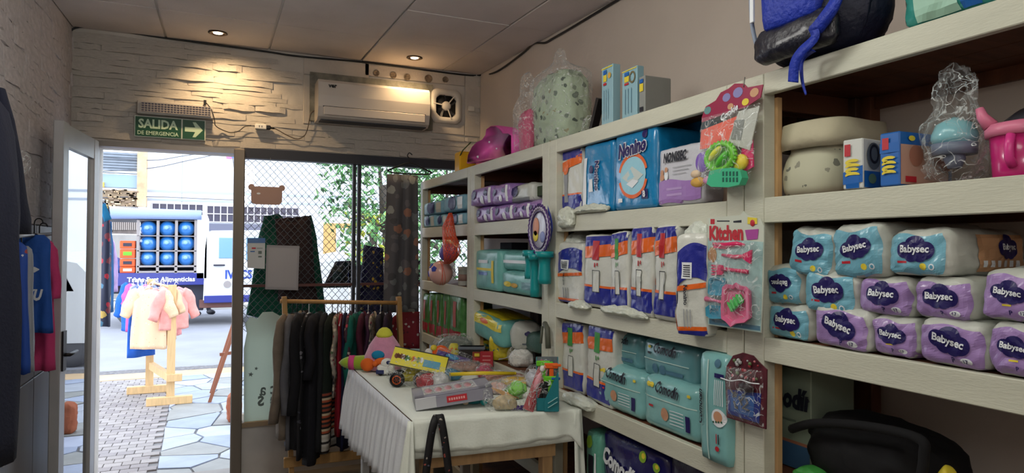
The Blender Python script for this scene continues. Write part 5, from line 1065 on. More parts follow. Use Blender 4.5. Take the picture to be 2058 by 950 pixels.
def left_drop(a, b):   # a along the edge (far->near), b down
    e = FL.lerp(NL, a); w_ = min(1, b*2.2); d = .31+.02*math.sin(a*7)+.02*noise.noise(Vector((a*10, 1, 0)))
    fold = .010*math.sin(a*190+2*math.sin(a*23))+.006*math.sin(a*95+1)
    return e+Vector((-.006-.035*b-fold*w_, 0, -d*b))
cl.grid(left_drop, 220, 8, mat('pleated cloth', (222, 224, 228), .85, bump=.1, bscale=120))
def front_drop(a, b):
    e = NL.lerp(NR, a); d = .105+.012*math.sin(a*4.4)+.06*max(0, a-.93)/.07; fold = .004*math.sin(a*40)+.006*noise.noise(Vector((a*9, b*3, 7)))
    return e+Vector((0, -.005-.012*b-fold*b, -d*b))
cl.grid(front_drop, 60, 8, m_cloth)
def front_under(a, b):
    e = NL.lerp(NR, a); d = .125+.010*math.sin(a*3.1+1); return e+Vector((0, -.002-.008*b, -d*b))
cl.grid(front_under, 40, 6, m_cloth)
def corner(a, b):      # hanging folds at the near corners
    d = .34-.05*a; ang = PI+PI/2*a*1.0; r_ = (.012+.05*b)*(1+.25*math.sin(a*9)); return NL+Vector((math.cos(ang)*r_, math.sin(ang)*r_, -d*b))
cl.grid(corner, 14, 8, m_cloth)
def cornerr(a, b):
    d = .40; ang = -PI/2+PI/2*a; r_ = .008+.03*b; return NR+Vector((-.03*(1-a)+math.cos(ang)*r_*.8, math.sin(ang)*r_*.6-.01*b*math.sin(a*9), -d*b))
cl.grid(cornerr, 14, 8, m_cloth)
o = cl.build('tablecloth'); md = o.modifiers.new('s', 'SOLIDIFY'); md.thickness = .0015
tag(o, 'white tablecloth with a pleated side draped over the toy table', 'tablecloth')
# lanyard over the edge
c = MB(); mblk = print_mat('lanyard print', (16, 14, 18), [(150, 70, 60), (170, 160, 150), (90, 90, 110)], 60, .22)
e = NL.lerp(NR, .10)
yy = P(878, 838, y=2.27)
ribbon([P(886, 840, y=2.30), P(880, 834, y=2.28), P(872, 850, y=2.255), P(864, 890, y=2.25), P(853, 975, y=2.25)], .027, .004, mblk, (1, 0, 0), c); ribbon([P(880, 838, y=2.295), P(884, 834, y=2.265), P(889, 856, y=2.25), P(896, 900, y=2.247), P(905, 975, y=2.247)], .027, .004, mblk, (1, 0, 0), c)
tag(c.build('lanyard'), 'black printed strap hanging over the near edge of the table', 'strap')
# things under the table
q = P(730, 990, z=.15); c = MB(); c.lathe([(.045, 0), (.05, .02), (.05, .42), (.045, .44), (.001, .44)], mat('roll grey', (150, 158, 166), .6), 20)
for k in range(10):
    for j in range(5):
        a = j*2*PI/5+(k % 2)*PI/5; n_ = Vector((math.cos(a), math.sin(a), 0)); T2 = axes(Vector((0, 0, .04+k*.042))+n_*.0505, (0, 0, 1), ez=n_); c.prism([(.022, 0), (0, .016), (-.022, 0), (0, -.016)], -.002, .001, mat('roll blue', (34, 78, 140), .6), T2)
tag(c.build('paper_roll', loc=(.80, 3.30, .17)), 'grey roll with blue diamonds under the far end of the table', 'roll')
c = MB(); c.b2((0, 0, 0), (.5, .34, .17), mat('crate brown', (96, 70, 52), .7), bev=.005); tag(c.build('storage_crate', loc=(.72, 3.02, 0)), 'dark crate on the floor under the table', 'crate')
mb = softbox(.26, .2, .30, mat('green sack', (84, 120, 86), .5, bump=.5), seed=44, wr=.02, r=.06, n=12); tag(mb.build('sack', loc=(1.10, 2.72, 0)), 'green plastic sack under the table', 'bag', 'sacks under the table'); mb = softbox(.22, .2, .26, mat('dark sack', (70, 64, 66), .6, bump=.5), seed=45, wr=.02, r=.06, n=12); tag(mb.build('sack', loc=(.82, 2.7, 0)), 'dark grey sack under the table', 'bag', 'sacks under the table')
c = MB(); c.ball((0, 0, .06), .06, m_white, 16); tag(c.build('white_ball', loc=(.93, 2.58, .42)), 'white ball on the boxes under the table', 'ball'); c = MB(); c.b2((-.15, -.15, 0), (.15, .15, .42), mat('faded card', (120, 92, 86), .8), bev=.005); tag(c.build('storage_box', loc=(.95, 2.66, 0)), 'tall faded carton under the near edge of the table', 'box')

# ------------------------------------------------------------------ toys on the table
def Z(px, py, dz=0): return P(px, py, z=ZT+.002+dz)
CR, CU = Vector((math.cos(YAW), -math.sin(YAW), 0)), Vector((0, 0, 1))
def ppm(q): return (Vector(q)-EYE).dot(FW)/FPX         # metres a pixel covers at q
def toy(name, label, cat, px, py, group=None, rz=-YAW):
    q = Z(px, py); return thing(name, label, cat, q, rz, group), ppm(q)
m_fpink = mat('plush pink', (206, 140, 168), .95, var=.08, vscale=40, bump=.4, bscale=300, sheen=.4); m_flime = mat('plush lime', (150, 176, 40), .95, bump=.4, bscale=300, sheen=.4); m_fyel = mat('plush yellow', (206, 204, 70), .95, bump=.3, bscale=300); m_fhot = mat('plush magenta', (200, 70, 130), .95); m_forg = mat('plush orange', (222, 104, 36), .95, bump=.3, bscale=300); m_fblu = mat('plush blue', (24, 128, 170), .9)
t, u = toy('plush_toy', 'pink plush toy with yellow cap and green striped arms on the table', 'soft toy', 772, 742)
p = MB(); p.lathe([(.001, 0), (30*u, 2*u), (35*u, 12*u), (34*u, 28*u), (26*u, 50*u), (16*u, 66*u), (12*u, 72*u), (.001, 73*u)], m_fpink, 28, sx=1.15); part(t, 'body', p)
p = MB(); p.lathe([(17*u, 66*u), (16*u, 72*u), (11*u, 80*u), (5*u, 84*u), (.001, 84*u)], m_fyel, 20); part(t, 'cap', p)
for s, xo, lab in ((-1, -66, 'left'), (1, 62, 'right')):
    p = MB(); A = Vector((s*28*u, 0, 20*u if s > 0 else 14*u)); B = Vector((xo*u*1.38, 0, 21*u if s > 0 else 13*u)); pts = [A.lerp(B, k/10) for k in range(11)]
    p.tube(pts, [14.5*u, 14.5*u, 14.5*u, 14.3*u, 14*u, 13.6*u, 13*u, 12*u, 10*u, 7*u, 1*u], m_flime, 16); p.tube([A.lerp(B, .48), A.lerp(B, .66)], 14.6*u, m_fhot, 16); part(t, 'arm', p)
p = MB(); p.ball((-6*u, -33*u, 34*u), (13*u, 4*u, 9*u), m_fblu, 14, Matrix.Identity(4)); part(t, 'nose', p)
p = MB(); p.ball((-27*u, -32*u, 15*u), (14*u, 9*u, 13*u), m_forg, 14); p.ball((4*u, -38*u, 22*u), (16*u, 7*u, 8*u), m_forg, 14); p.ball((-10*u, -40*u, 18*u), (6*u, 6*u, 6*u), m_forg, 10); part(t, 'bow', p)
t, u = toy('robot_toy', 'small white and navy toy vehicle beside the yellow car pack', 'toy', 776, 753)
p = MB(); p.b2((-17*u, -9*u, 2*u), (16*u, 9*u, 20*u), m_white, bev=.006); p.b2((-19*u, -9.5*u, 3*u), (-2*u, 9.5*u, 12*u), mat('toy navy', (44, 50, 96), .4), bev=.003); part(t, 'body', p)
p = MB(); p.ball((2*u, 0, 22*u), (13*u, 10*u, 12*u), m_white, 14); p.ball((6*u, -8*u, 26*u), (5*u, 4*u, 4*u), mat('toy navy', (44, 50, 96)), 10); part(t, 'cab', p)
for xx in (-10, 10): p = MB(); p.lathe([(5*u, 0), (5*u, 18*u), (.001, 18*u)], m_black, 12, T=Matrix.Translation((xx*u, 9*u, 5*u)) @ Matrix.Rotation(PI/2, 4, 'X')); part(t, 'wheel', p)
# toy car on a yellow card
t, u = toy('toy_car', 'toy car pack with yellow picture card and black wheel with orange hub', 'toy', 825, 775)
myc = mat('yellow card', (214, 202, 44), .35, coat=.4)
TT = axes((-36*u, -4*u, 62*u), (1, 0, -.20), ez=(0, -.75, .65)); p = MB(); p.b2((0, -22*u, 0), (112*u, 20*u, .003), myc, TT); p.b2((0, 19*u, .003), (112*u, 21*u, .004), m_black, TT); p.b2((0, -22*u, .003), (112*u, -20*u, .004), m_black, TT); p.b2((110*u, -22*u, .003), (112*u, 21*u, .004), m_black, TT)
rg = random.Random(2)
for k in range(16): p.prism([(rg.uniform(0, 1)*.0+8*u+k*3.4*u+4*u*math.cos(a*PI/3), rg.uniform(-2, 2)*u+6*u*math.sin(a*PI/3)) for a in range(6)], .003, .0042, rg.choice([m_green, m_orange, m_txt, mat('brown print', (120, 70, 40)), m_yel]), TT)
p.b2((64*u, -12*u, .003), (98*u, 4*u, .0045), m_sky, TT); part(t, 'picture_card', p)
for xx, yy in ((-25, -12), (22, -12), (-25, 14)):
    p = MB(); T2 = Matrix.Translation((xx*u, yy*u+6*u, 15*u)) @ Matrix.Rotation(PI/2, 4, 'X'); p.lathe([(8*u, 0), (13*u, 1*u), (15*u, 4*u), (15*u, 9*u), (13*u, 12*u), (9*u, 12*u)], m_black, 20, T=T2); p.lathe([(9*u, 11*u), (9*u, 12.6*u), (.001, 10*u)], m_orange, 16, T=T2)
    for k in range(6): p.bar(T2 @ Vector((0, 0, 12.5*u)), T2 @ Vector((9*u*math.cos(k*PI/3), 9*u*math.sin(k*PI/3), 12.5*u)), 1.5*u, 1.2*u, mat('hub dark', (120, 50, 30)))
    part(t, 'wheel', p)
p = MB(); p.b2((-18*u, -8*u, 10*u), (40*u, 12*u, 26*u), mat('car body', (150, 140, 40), .4, var=.4, vscale=40), bev=.005); p.b2((-10*u, -9*u, 24*u), (20*u, 10*u, 34*u), mat('car body', (150, 140, 40)), bev=.005); part(t, 'car_body', p)
part(t, 'clear_wrap', bagshell(96*u, 40*u, 52*u, 51, n=12), loc=(4*u, 2*u, 0))
def simple(name, label, cat, px, py, mb_fn, group=None): t, u = toy(name, label, cat, px, py, group); mb_fn(t, u); return t
# orange arched toy
t, u = toy('arched_toy', 'orange curved toy tube behind the blue blister', 'toy', 886, 728)
p = MB(); p.tube([Vector((-16*u*math.cos(a), 0, 4*u+24*u*math.sin(a))) if a < PI*.6 else Vector((-16*u*math.cos(a), 0, 4*u+24*u*math.sin(a))) for a in [k*PI/10 for k in range(11)]], 7*u, mat('toy orange', (232, 96, 30), .3, coat=.3), 12); part(t, 'tube', p)
p = MB(); p.ball((-24*u, -4*u, 20*u), (8*u, 7*u, 9*u), m_white, 12); p.ball((-14*u, -4*u, 30*u), (7*u, 6*u, 6*u), m_yel, 10); part(t, 'knob', p)
t, u = toy('flower_toy', 'small yellow toy with dots next to the orange tube', 'toy', 912, 724); p = MB(); p.lathe([(7*u, 0), (10*u, 10*u), (11*u, 26*u), (7*u, 34*u), (.001, 35*u)], mat('toy lemon', (206, 196, 74), .4), 14); part(t, 'body', p); p = MB(); [p.ball((rg.uniform(-7, 7)*u, -9.5*u, rg.uniform(8, 28)*u), 2*u, m_orange, 6) for k in range(5)]; part(t, 'dots', p)
# blue violet blister lying
t, u = toy('blister_toy', 'blue and violet toy in a clear blister in front of the orange tube', 'toy', 912, 736)
TT = axes((-34*u, -4*u, 26*u), (1, 0, -.28), ez=(0, -.6, .8)); p = MB(); p.b2((0, -9*u, 0), (68*u, 10*u, .004), mat('violet card', (100, 84, 140), .4, var=.4, vscale=30), TT, .001); p.ball((32*u, 0, 3*u), (15*u, 6*u, 4*u), mat('toy sky', (80, 150, 196), .3), 12, TT); p.ball((10*u, 0, 3*u), (8*u, 6*u, 3*u), mat('toy violet', (90, 70, 150), .3), 10, TT); part(t, 'card', p)
part(t, 'clear_blister', bagshell(72*u, 14*u, 22*u, 52, n=8), rot=(0, .26, 0), loc=(0, -8*u, 8*u))
# wrapped dark case
t, u = toy('lunch_case', 'grey and black soft case wrapped in clear plastic at the back of the table', 'case', 914, 719)
part(t, 'case', softbox(66*u, 40*u, 40*u, mat('case grey', (104, 112, 106), .35, bump=.5, bscale=20, coat=.6), r=18*u, seed=61, wr=.006)); p = MB(); p.tube([Vector((33*u*math.cos(a), 0, 22*u+20*u*math.sin(a))) for a in [-.3+k*.16 for k in range(12)]], 2.6*u, m_black, 8); part(t, 'zip_edge', p); part(t, 'clear_wrap', bagshell(76*u, 46*u, 44*u, 62, n=10), loc=(-3*u, 0, 0))
# black box, red box
t, u = toy('toy_box', 'black toy box with small yellow and red label near the middle of the table', 'box', 948, 733); p = MB(); p.b2((-25*u, -10*u, 0), (25*u, 10*u, 38*u), mat('box black', (40, 36, 34), .35), bev=.002); p.b2((-27*u, -11*u, 32*u), (27*u, 11*u, 38*u), m_phg, bev=.002); part(t, 'carton', p)
p = MB(); p.b2((2*u, -11*u, 8*u), (20*u, -9.5*u, 28*u), mat('label brown', (140, 60, 30)), bev=.001); p.b2((6*u, -11.6*u, 19*u), (16*u, -10.8*u, 25*u), m_yel); p.b2((4*u, -11.6*u, 10*u), (18*u, -10.8*u, 16*u), m_red); part(t, 'label', p)
t, u = toy('toy_box', 'small red box with white print beside the black toy box', 'box', 978, 736); p = MB(); p.b2((-13*u, -8*u, 0), (13*u, 8*u, 30*u), mat('box red', (168, 40, 50), .4), bev=.002)
for k in range(3): p.b2((-8*u, -8.6*u, 5*u+k*8*u), (8*u, -7.8*u, 7*u+k*8*u), mat('box red print', (210, 130, 130)))
part(t, 'carton', p)
# yellow wrapped nappy pack
t, u = toy('nappy_pack', 'yellow and white nappy pack with blue corner behind the yellow stick', 'nappies', 1010, 742); t.location = P(1012, 716, x=1.375); t.location.z = .914; u = ppm(t.location); mb = softbox(52*u, 34*u, 52*u, mat('sun pack', (214, 196, 54), .35, var=.2, vscale=25, bump=.5, coat=.4), r=8*u, seed=71, wr=.008); D = Decal(mb); w_ = 52*u
D.put([(-.2*w_, 2*u), (.25*w_, 8*u), (.42*w_, 40*u), (.1*w_, 34*u)], [(0, 1, 2, 3)], 'front', m_bwhite, .003); D.put([(-.48*w_, 4*u), (-.1*w_, 2*u), (-.2*w_, 26*u), (-.4*w_, 22*u)], [(0, 1, 2, 3)], 'front', mat('blue corner', (20, 110, 170), .4), .003); D.disc(-.1*w_, 44*u, 6*u, 'front', m_orange, .002, ry=3*u); part(t, 'pack', mb)
# white pack and clear bag below it
t, u = toy('nappy_pack', 'white nappy pack with dark round logo propped up on a clear bag', 'nappies', 1054, 745); t.location = P(1054, 716, x=1.40); t.location.z = .914; u = ppm(t.location); mb = softbox(54*u, 36*u, 50*u, m_bwhite, r=8*u, seed=72, wr=.008); D = Decal(mb); D.cloud(4*u, 32*u, 14*u, 'front', m_navy); D.rect(-8*u, 20*u, 10*u, 13*u, 'front', m_phg, .002, 3); part(t, 'pack', mb, loc=(3*u, 6*u, 34*u)); 
t2, u = toy('clear_parcel', 'clear crumpled parcel of white things under the white nappy pack', 'bag', 1047, 752); t2.location = P(1047, 716, x=1.375); t2.location.z = .914; u = ppm(t2.location); part(t2, 'contents', softbox(40*u, 26*u, 30*u, m_white, r=8*u, seed=73, wr=.01, n=10), loc=(0, 4*u, 0)); part(t2, 'clear_bag', bagshell(46*u, 34*u, 40*u, 74, n=12))
# yellow stick
c = MB(); A, B = Z(903, 752, .045), Z(1035, 750, .04); c.tube([A, A.lerp(B, .5)+Vector((0, 0, .004)), B], [.008, .0085, .0075], mat('stick yellow', (226, 196, 40), .3, coat=.4), 12); c.ball(B, .008, m_yel, 8); tag(c.build('toy_stick'), 'long yellow plastic stick lying across the toys', 'toy')
for px, py, w_, h_, m_, lb in ((935, 745, 62, 14, (150, 120, 110), 'flat clear packet with brown contents left of the yellow stick'), (1018, 765, 92, 12, (176, 130, 118), 'long pink packet under the yellow stick'), (860, 782, 46, 26, (150, 50, 58), 'clear packet with red contents beside the toy car'), (884, 783, 34, 30, (190, 190, 190), 'silvery crumpled packet at the corner of the grey gift box'), (1040, 772, 70, 10, (196, 160, 60), 'flat packet with amber strip in the middle of the table'), (905, 762, 40, 16, (60, 120, 150), 'small packet with blue contents behind the grey window box'), (975, 757, 34, 18, (170, 60, 90), 'small packet with crimson contents right of the blue one'), (1000, 790, 44, 16, (200, 160, 150), 'blush coloured packet right of the grey window box'), (1072, 776, 26, 30, (190, 190, 200), 'pale crumpled packet beside the tall red pack'), (850, 752, 30, 22, (190, 180, 60), 'yellowish packet wedged behind the toy car'), (1030, 800, 36, 20, (110, 150, 90), 'packet with leaf green contents at the right of the table')):
    t, u = toy('toy_packet', lb, 'packet', px, py, 'clear packets among the toys'); part(t, 'contents', softbox(w_*u*.8, 22*u, h_*u, mat('packet fill %d' % px, m_, .5, var=.35, vscale=40), r=4*u, seed=px, wr=.006, n=8)); part(t, 'clear_bag', bagshell(w_*u, 30*u, h_*u*1.25, px+1, n=10))
# grey window gift box
A = Z(836, 826); B = Z(992, 800, .035); A2 = A+Vector((0, 0, 0)); ex = (B-A).normalized(); Lb = (B-A).length; u = ppm(A)
T = axes(A, ex, ez=(0, -.02, 1)); TT = axes((0, 0, 0), ex, ez=(0, -.02, 1)); t = thing('toy_gift_box', 'silver grey window box with red label lying at the front of the table', 'box', A); dpb = .16; hb = 27*u
m_gb = mat('gift box grey', (140, 138, 152), .35, coat=.3, var=.1, vscale=10); m_gs = mat('gift box silver', (188, 188, 194), .3, coat=.3)
p = MB(); p.b2((0, 0, 0), (Lb, dpb, hb*.9), m_gb, TT, .002); p.b2((0, -.001, .001), (Lb*.27, dpb, hb*.91), m_gs, TT, .002)
for lo, hi in (((0, 0, hb*.9), (Lb, .022, hb)), ((0, dpb-.022, hb*.9), (Lb, dpb, hb)), ((0, 0, hb*.9), (Lb*.13, dpb, hb)), ((Lb*.82, 0, hb*.9), (Lb, dpb, hb))): p.b2(lo, hi, m_gb, TT, .001)
part(t, 'carton', p)
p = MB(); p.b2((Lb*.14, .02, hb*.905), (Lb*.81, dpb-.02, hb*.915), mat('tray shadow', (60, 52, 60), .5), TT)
for k in range(5): p.ball((Lb*(.2+.13*k), dpb*.5, hb*.93), (.016, .035, .008), mat('toy blush', (180, 130, 134), .35), 10, TT)
part(t, 'inner_toy', p)
p = MB(); p.b2((Lb*.13, .021, hb*.985), (Lb*.82, dpb-.021, hb*.99), film('window film', op=.1, bump=.2), TT); part(t, 'window_film', p)
p = MB(); p.b2((Lb*.40, -.002, hb*.25), (Lb*.66, 0, hb*.72), m_red, TT)
for k in range(7): p.b2((Lb*(.425+.031*k), -.003, hb*.4), (Lb*(.445+.031*k), -.002, hb*.58), mat('label pink', (220, 160, 160)), TT)
part(t, 'red_label', p)
# teal toy under the box
t, u = toy('teal_toy', 'teal rounded toy holding up the right end of the grey window box', 'toy', 950, 815); p = MB(); p.ball((0, 14*u, 12*u), (30*u, 14*u, 12*u), mat('toy teal dark', (28, 110, 116), .35), 16); p.ball((22*u, 4*u, 8*u), (8*u, 8*u, 8*u), mat('toy teal', (40, 150, 150), .35), 10); part(t, 'body', p); p = MB(); p.lathe([(6*u, 0), (6*u, 5*u), (.001, 5*u)], mat('toy cream', (216, 190, 160)), 12, T=Matrix.Translation((-14*u, 2*u, 8*u)) @ Matrix.Rotation(PI/2, 4, 'X')); part(t, 'disc', p)
# craft bag
t, u = toy('craft_bag', 'clear bag of wooden sticks, green foam and purple beads at the front right', 'bag', 1022, 824)
p = MB()
for k in range(6): p.bar(Vector(((-34+k*6)*u, (4+k*2)*u, (44-k*2)*u)), Vector(((-4+k*5)*u, (2+k*2)*u, (26-k)*u)), 4*u, 1.5*u, m_pine)
part(t, 'wooden_sticks', p)
part(t, 'printed_block', softbox(38*u, 14*u, 22*u, mat('block print', (176, 160, 130), .5, var=.3, vscale=60), r=2*u, seed=81, n=6), loc=(-8*u, 2*u, 2*u)); part(t, 'green_foam', softbox(28*u, 16*u, 24*u, mat('foam lime', (130, 196, 90), .6, bump=.4), r=9*u, seed=82, wr=.01, n=10), loc=(22*u, 10*u, 28*u), rot=(0, -.3, 0))
p = MB(); rg = random.Random(9)
for k in range(14): p.ball((rg.uniform(2, 36)*u, rg.uniform(-4, 6)*u, rg.uniform(2, 9)*u), 3.2*u, mat('bead violet', (70, 40, 110), .2), 7)
part(t, 'violet_beads', p)['kind'] = 'stuff'; part(t, 'clear_bag', bagshell(94*u, 34*u, 56*u, 83, n=14, wr=.016))
# red leaning blister
t, u = toy('doll_blister', 'tall red and white clear pack leaning back at the right of the table', 'toy', 1060, 826)
TT = axes((-6*u, 0, 0), (1, 0, -.18), ez=(.1, -1, .18)); TT = Matrix.Translation((0, 0, 2*u)) @ axes((0, 0, 0), (.93, 0, -.36), ez=(0, -.96, .2)); p = MB(); p.b2((-10*u, 0, 0), (12*u, 104*u, .003), mat('doll card', (170, 60, 66), .35, coat=.4), TT, .001); p.b2((3*u, 4*u, .003), (11*u, 66*u, .004), mat('deep red print', (140, 16, 34)), TT); p.ball((-1*u, 60*u, 5*u), (7*u, 20*u, 4*u), mat('doll pink', (214, 150, 160), .3), 10, TT); p.ball((-1*u, 88*u, 5*u), (6*u, 8*u, 4*u), m_white, 10, TT); part(t, 'picture_card', p)
p = MB(); p.grid(lambda a, b: TT @ Vector(((-11+24*a)*u, (-2+108*b)*u, (2+9*math.sin(PI*a)**.5)*u+.003*noise.noise(Vector((a*5, b*16, 3))))), 8, 20, mf); part(t, 'clear_blister', p)
# teal display box with water pistols
t, u = toy('display_box', 'teal slanted display box holding green and orange toy pistols', 'display', 1098, 826); mtd = mat('display teal', (22, 118, 128), .4, coat=.3)
p = MB()
for s in (-20, 24): p.prism([(0, 0), (34*u, 0), (34*u, 104*u), (28*u, 104*u), (0, 26*u)], s*u, (s+1.6)*u, mtd, axes((0, 0, 0), (0, 1, 0), ez=(1, 0, 0)))
p.b2((-20*u, 32*u, 0), (24*u, 34*u, 104*u), mat('display grey', (90, 100, 104), .4)); p.b2((-20*u, 0, 0), (24*u, 1.6*u, 26*u), mtd); p.b2((-20*u, 0, 0), (24*u, 34*u, 1.6*u), mtd); part(t, 'tray', p)
p = MB(); p.prism([(-4*u, 0), (24*u, 0), (24*u, 82*u), (-4*u, 22*u)], 0, .002, mtd, axes((0, -2*u, 0), (1, 0, 0), ez=(0, -1, 0)))
for k in range(2): p.bar(Vector((3*u, -4.5*u, (8+9*k)*u)), Vector((22*u, -4.5*u, (20+9*k)*u)), 1*u, 3*u, mat('display print', (150, 196, 196)), (0, 1, 0))
part(t, 'printed_side', p)
for dx, dy, z0, ms, lab in ((-6, 10, 88, (m_lime, mat('pistol green', (90, 200, 60), .35)), 'green toy pistol'), (10, 6, 84, (mat('toy orange', (232, 96, 30)), m_orange), 'orange toy pistol'), (8, 4, 58, (m_lime, m_boxb), 'green and blue toy pistol'), (-12, 6, 44, (m_black, m_black), 'black toy pistol')):
    p = MB(); p.b2(((dx-14)*u, dy*u, z0*u), ((dx+14)*u, (dy+6)*u, (z0+11)*u), ms[0], bev=.003); p.b2(((dx-4)*u, (dy+1)*u, (z0-26)*u), ((dx+5)*u, (dy+5)*u, z0*u), ms[0], bev=.003); p.b2(((dx+2)*u, (dy-1)*u, (z0+4)*u), ((dx+20)*u, (dy+7)*u, (z0+9)*u), ms[1], bev=.002); part(t, 'toy_pistol', p, label=lab)
p = MB(); p.grid(lambda a, b: Vector(((-22+48*a)*u, (30-32*math.sin(PI*b*.5))*u, (104-70*b)*u)), 8, 8, mf); part(t, 'clear_front', p)
# dark hook strap on the post behind
c = MB(); c.tube([P(1095, 650, x=1.28), P(1100, 660, x=1.27), P(1102, 700, x=1.27)], .012, mat('olive strap', (84, 86, 74), .6), 8); c.tube([P(1090, 655, x=1.28), P(1087, 690, x=1.27)], .006, mat('olive strap', (84, 86, 74)), 6); tag(c.build('hanging_strap'), 'olive grey strap hanging on the white post behind the toys', 'strap')
# ================================================================== CLOTHES
m_hang = mat('hanger black', (20, 20, 24), .4)
def hanger_mb(w_, m=None, drop=.07):
    m = m or m_hang; p = MB(); hk = [(.0, 0, -.0), (0, 0, .03), (.0, 0, .045)]+[(.018+.018*math.cos(PI-a), 0, .05+.018*math.sin(a)) for a in [k*.45 for k in range(8)]]
    p.tube(hk, .0028, m, 6); p.tube(smooth_path([(-w_/2, 0, -drop), (-w_/4, 0, -drop*.42), (0, 0, 0), (w_/4, 0, -drop*.42), (w_/2, 0, -drop)], 4), .005, m, 6); p.tube([(-w_/2, 0, -drop), (w_/2, 0, -drop)], .004, m, 6); return p
def cloth_mb(w_=.42, h=.6, th=.03, m=None, hem=1.0, waist=.95, seed=0, sleeve=.0, sw=.07, top=.30, fold=.35, strap=False, m2=None, z2=None, nf=5, angle=.18):
    """hanging garment: body tube with gathers, sleeves joined at the shoulder"""
    p = MB(); n = 36; L = []; sd = seed*3.17; N_ = 14
    for k in range(N_+1):
        v = k/N_; a = w_/2*(top if v == 0 else min(1, top+(1-top)*(v/.10)**.55) if v < .10 else 1+(waist-1)*math.sin(PI*min(1, (v-.1)/.55))+(hem-1)*max(0, (v-.35)/.65)); b = th/2*(.5+1.0*min(1, v*3)); z = -.012-h*v if v > 0 else -.004
        if v < .10: z = -.004-.07*(v/.10)*min(1, w_/.35)
        else: z = -.07*min(1, w_/.35)-(h-.07)*((v-.1)/.9)
        lp = []
        for t in range(n):
            an = t*2*PI/n; f = 1+fold*min(1, v*1.5)*math.sin(an*nf+sd+2*v)+.25*fold*math.sin(an*11+sd*2); x = a*math.cos(an)*(1+.02*noise.noise(Vector((sd, v*5, an))))
            y = b*math.sin(an)*f+.006*noise.noise(Vector((math.cos(an)*3+sd, v*6, 1))); lp.append((x, y, z+(.008*noise.noise(Vector((an*1.3, sd, 0))) if k == N_ else 0)))
        L.append(lp)
    loft(p, L, m, True, True)
    if m2:
        cut = z2; 
        i2 = p.mi(m2); zz = [sum(p.v[q][2] for q in f)/len(f) for f in p.f]
        for j, z in enumerate(zz):
            if z < -h*cut[0] and z > -h*cut[1]: p.m[j] = i2
    if sleeve:
        for s in (-1, 1):
            pts = [Vector((s*w_*.30, 0, -.035)), Vector((s*w_*.44, 0, -.06))]; d = Vector((s*math.sin(angle), 0, -math.cos(angle)))
            for k in range(1, 9): pts.append(Vector((s*w_*.47, 0, -.075))+d*sleeve*k/8+Vector((0, .008*math.sin(k+sd), 0)))
            LL = []
            for i, c in enumerate(pts):
                dd = (pts[min(i+1, len(pts)-1)]-pts[max(i-1, 0)]).normalized(); sd_ = Vector((0, 1, 0)); u_ = dd.cross(sd_).normalized(); r_ = sw*(.5-.16*max(0, (i-1)/8)) if i else sw*.42
                LL.append([tuple(c+u_*r_*math.cos(t*2*PI/14)*(1+.08*math.sin(t+i+sd))+sd_*th*.48*math.sin(t*2*PI/14)) for t in range(14)])
            loft(p, LL, m)
    return p
def garment(name, label, cat, loc, rz, group=None, hook=.06, hw=None, hm=None, **kw):
    t = thing(name, label, cat, loc, rz, group); w_ = kw.get('w_', .42)
    part(t, 'cloth', cloth_mb(**kw)); part(t, 'hanger', hanger_mb(hw or w_*.9, hm, .065 if w_ > .3 else .045)); return t

# window display --------------------------------------------------
YD = YF+.15
m_gj = mat('green knit', (24, 84, 66), .9, var=.2, vscale=30); m_bs = mat('brown skirt', (58, 42, 42), .85, var=.15)
def flatcloth(name, label, cat, pts, y, m, th=.02, seed=0, amp=.012, group=None):
    """hanging cloth with its outline at a given distance, gathered and thick"""
    q = [P(a, b, y=y) for a, b in pts]; c = sum(q, Vector())/len(q); bm = bmesh.new(); vs = [bm.verts.new(v-c) for v in q]; bm.faces.new(vs); bmesh.ops.triangulate(bm, faces=bm.faces[:])
    bmesh.ops.subdivide_edges(bm, edges=bm.edges[:], cuts=5, use_grid_fill=True); bmesh.ops.triangulate(bm, faces=bm.faces[:])
    for v in bm.verts: v.co.y += amp*math.sin(v.co.x*55+seed)+amp*.8*noise.noise(Vector((v.co.x*12, v.co.z*5, seed)))
    me = bpy.data.meshes.new(name); bm.to_mesh(me); bm.free(); me.materials.append(m)
    for f in me.polygons: f.use_smooth = True
    o = bpy.data.objects.new(name, me); S.collection.objects.link(o); o.location = c; md = o.modifiers.new('s', 'SOLIDIFY'); md.thickness = th; md.offset = 0
    return tag(o, label, cat, group)
flatcloth('green_coat', 'dark green knitted garment hanging behind the window grille', 'coat', [(531, 434), (560, 430), (570, 440), (615, 438), (625, 432), (636, 480), (645, 560), (655, 640), (600, 660), (496, 632), (508, 560), (520, 480)], YD+.02, m_gj, .02, 1)
flatcloth('brown_skirt', 'dark brown garment hung in front of the green knit in the window', 'skirt', [(553, 440), (585, 442), (622, 434), (628, 500), (632, 560), (640, 610), (560, 605), (560, 520)], YD-.03, m_bs, .015, 2)
flatcloth('patterned_dress', 'navy dress with yellow flowers hanging at the right of the window', 'dress', [(733, 492), (768, 498), (772, 560), (772, 640), (724, 640), (720, 600), (728, 540)], YD, print_mat('navy flower', (24, 24, 66), [(190, 150, 40), (40, 30, 80), (206, 170, 60), (60, 40, 90)], 26, .3), .02, 3)
flatcloth('red_cloth', 'red cloth with white dots at the lower right of the window', 'cloth', [(812, 622), (843, 626), (843, 700), (790, 700), (785, 640)], YF-.03, print_mat('red dots', (130, 26, 44), [(200, 190, 190), (130, 26, 44), (90, 20, 40)], 34, .3), .015, 4, .006)
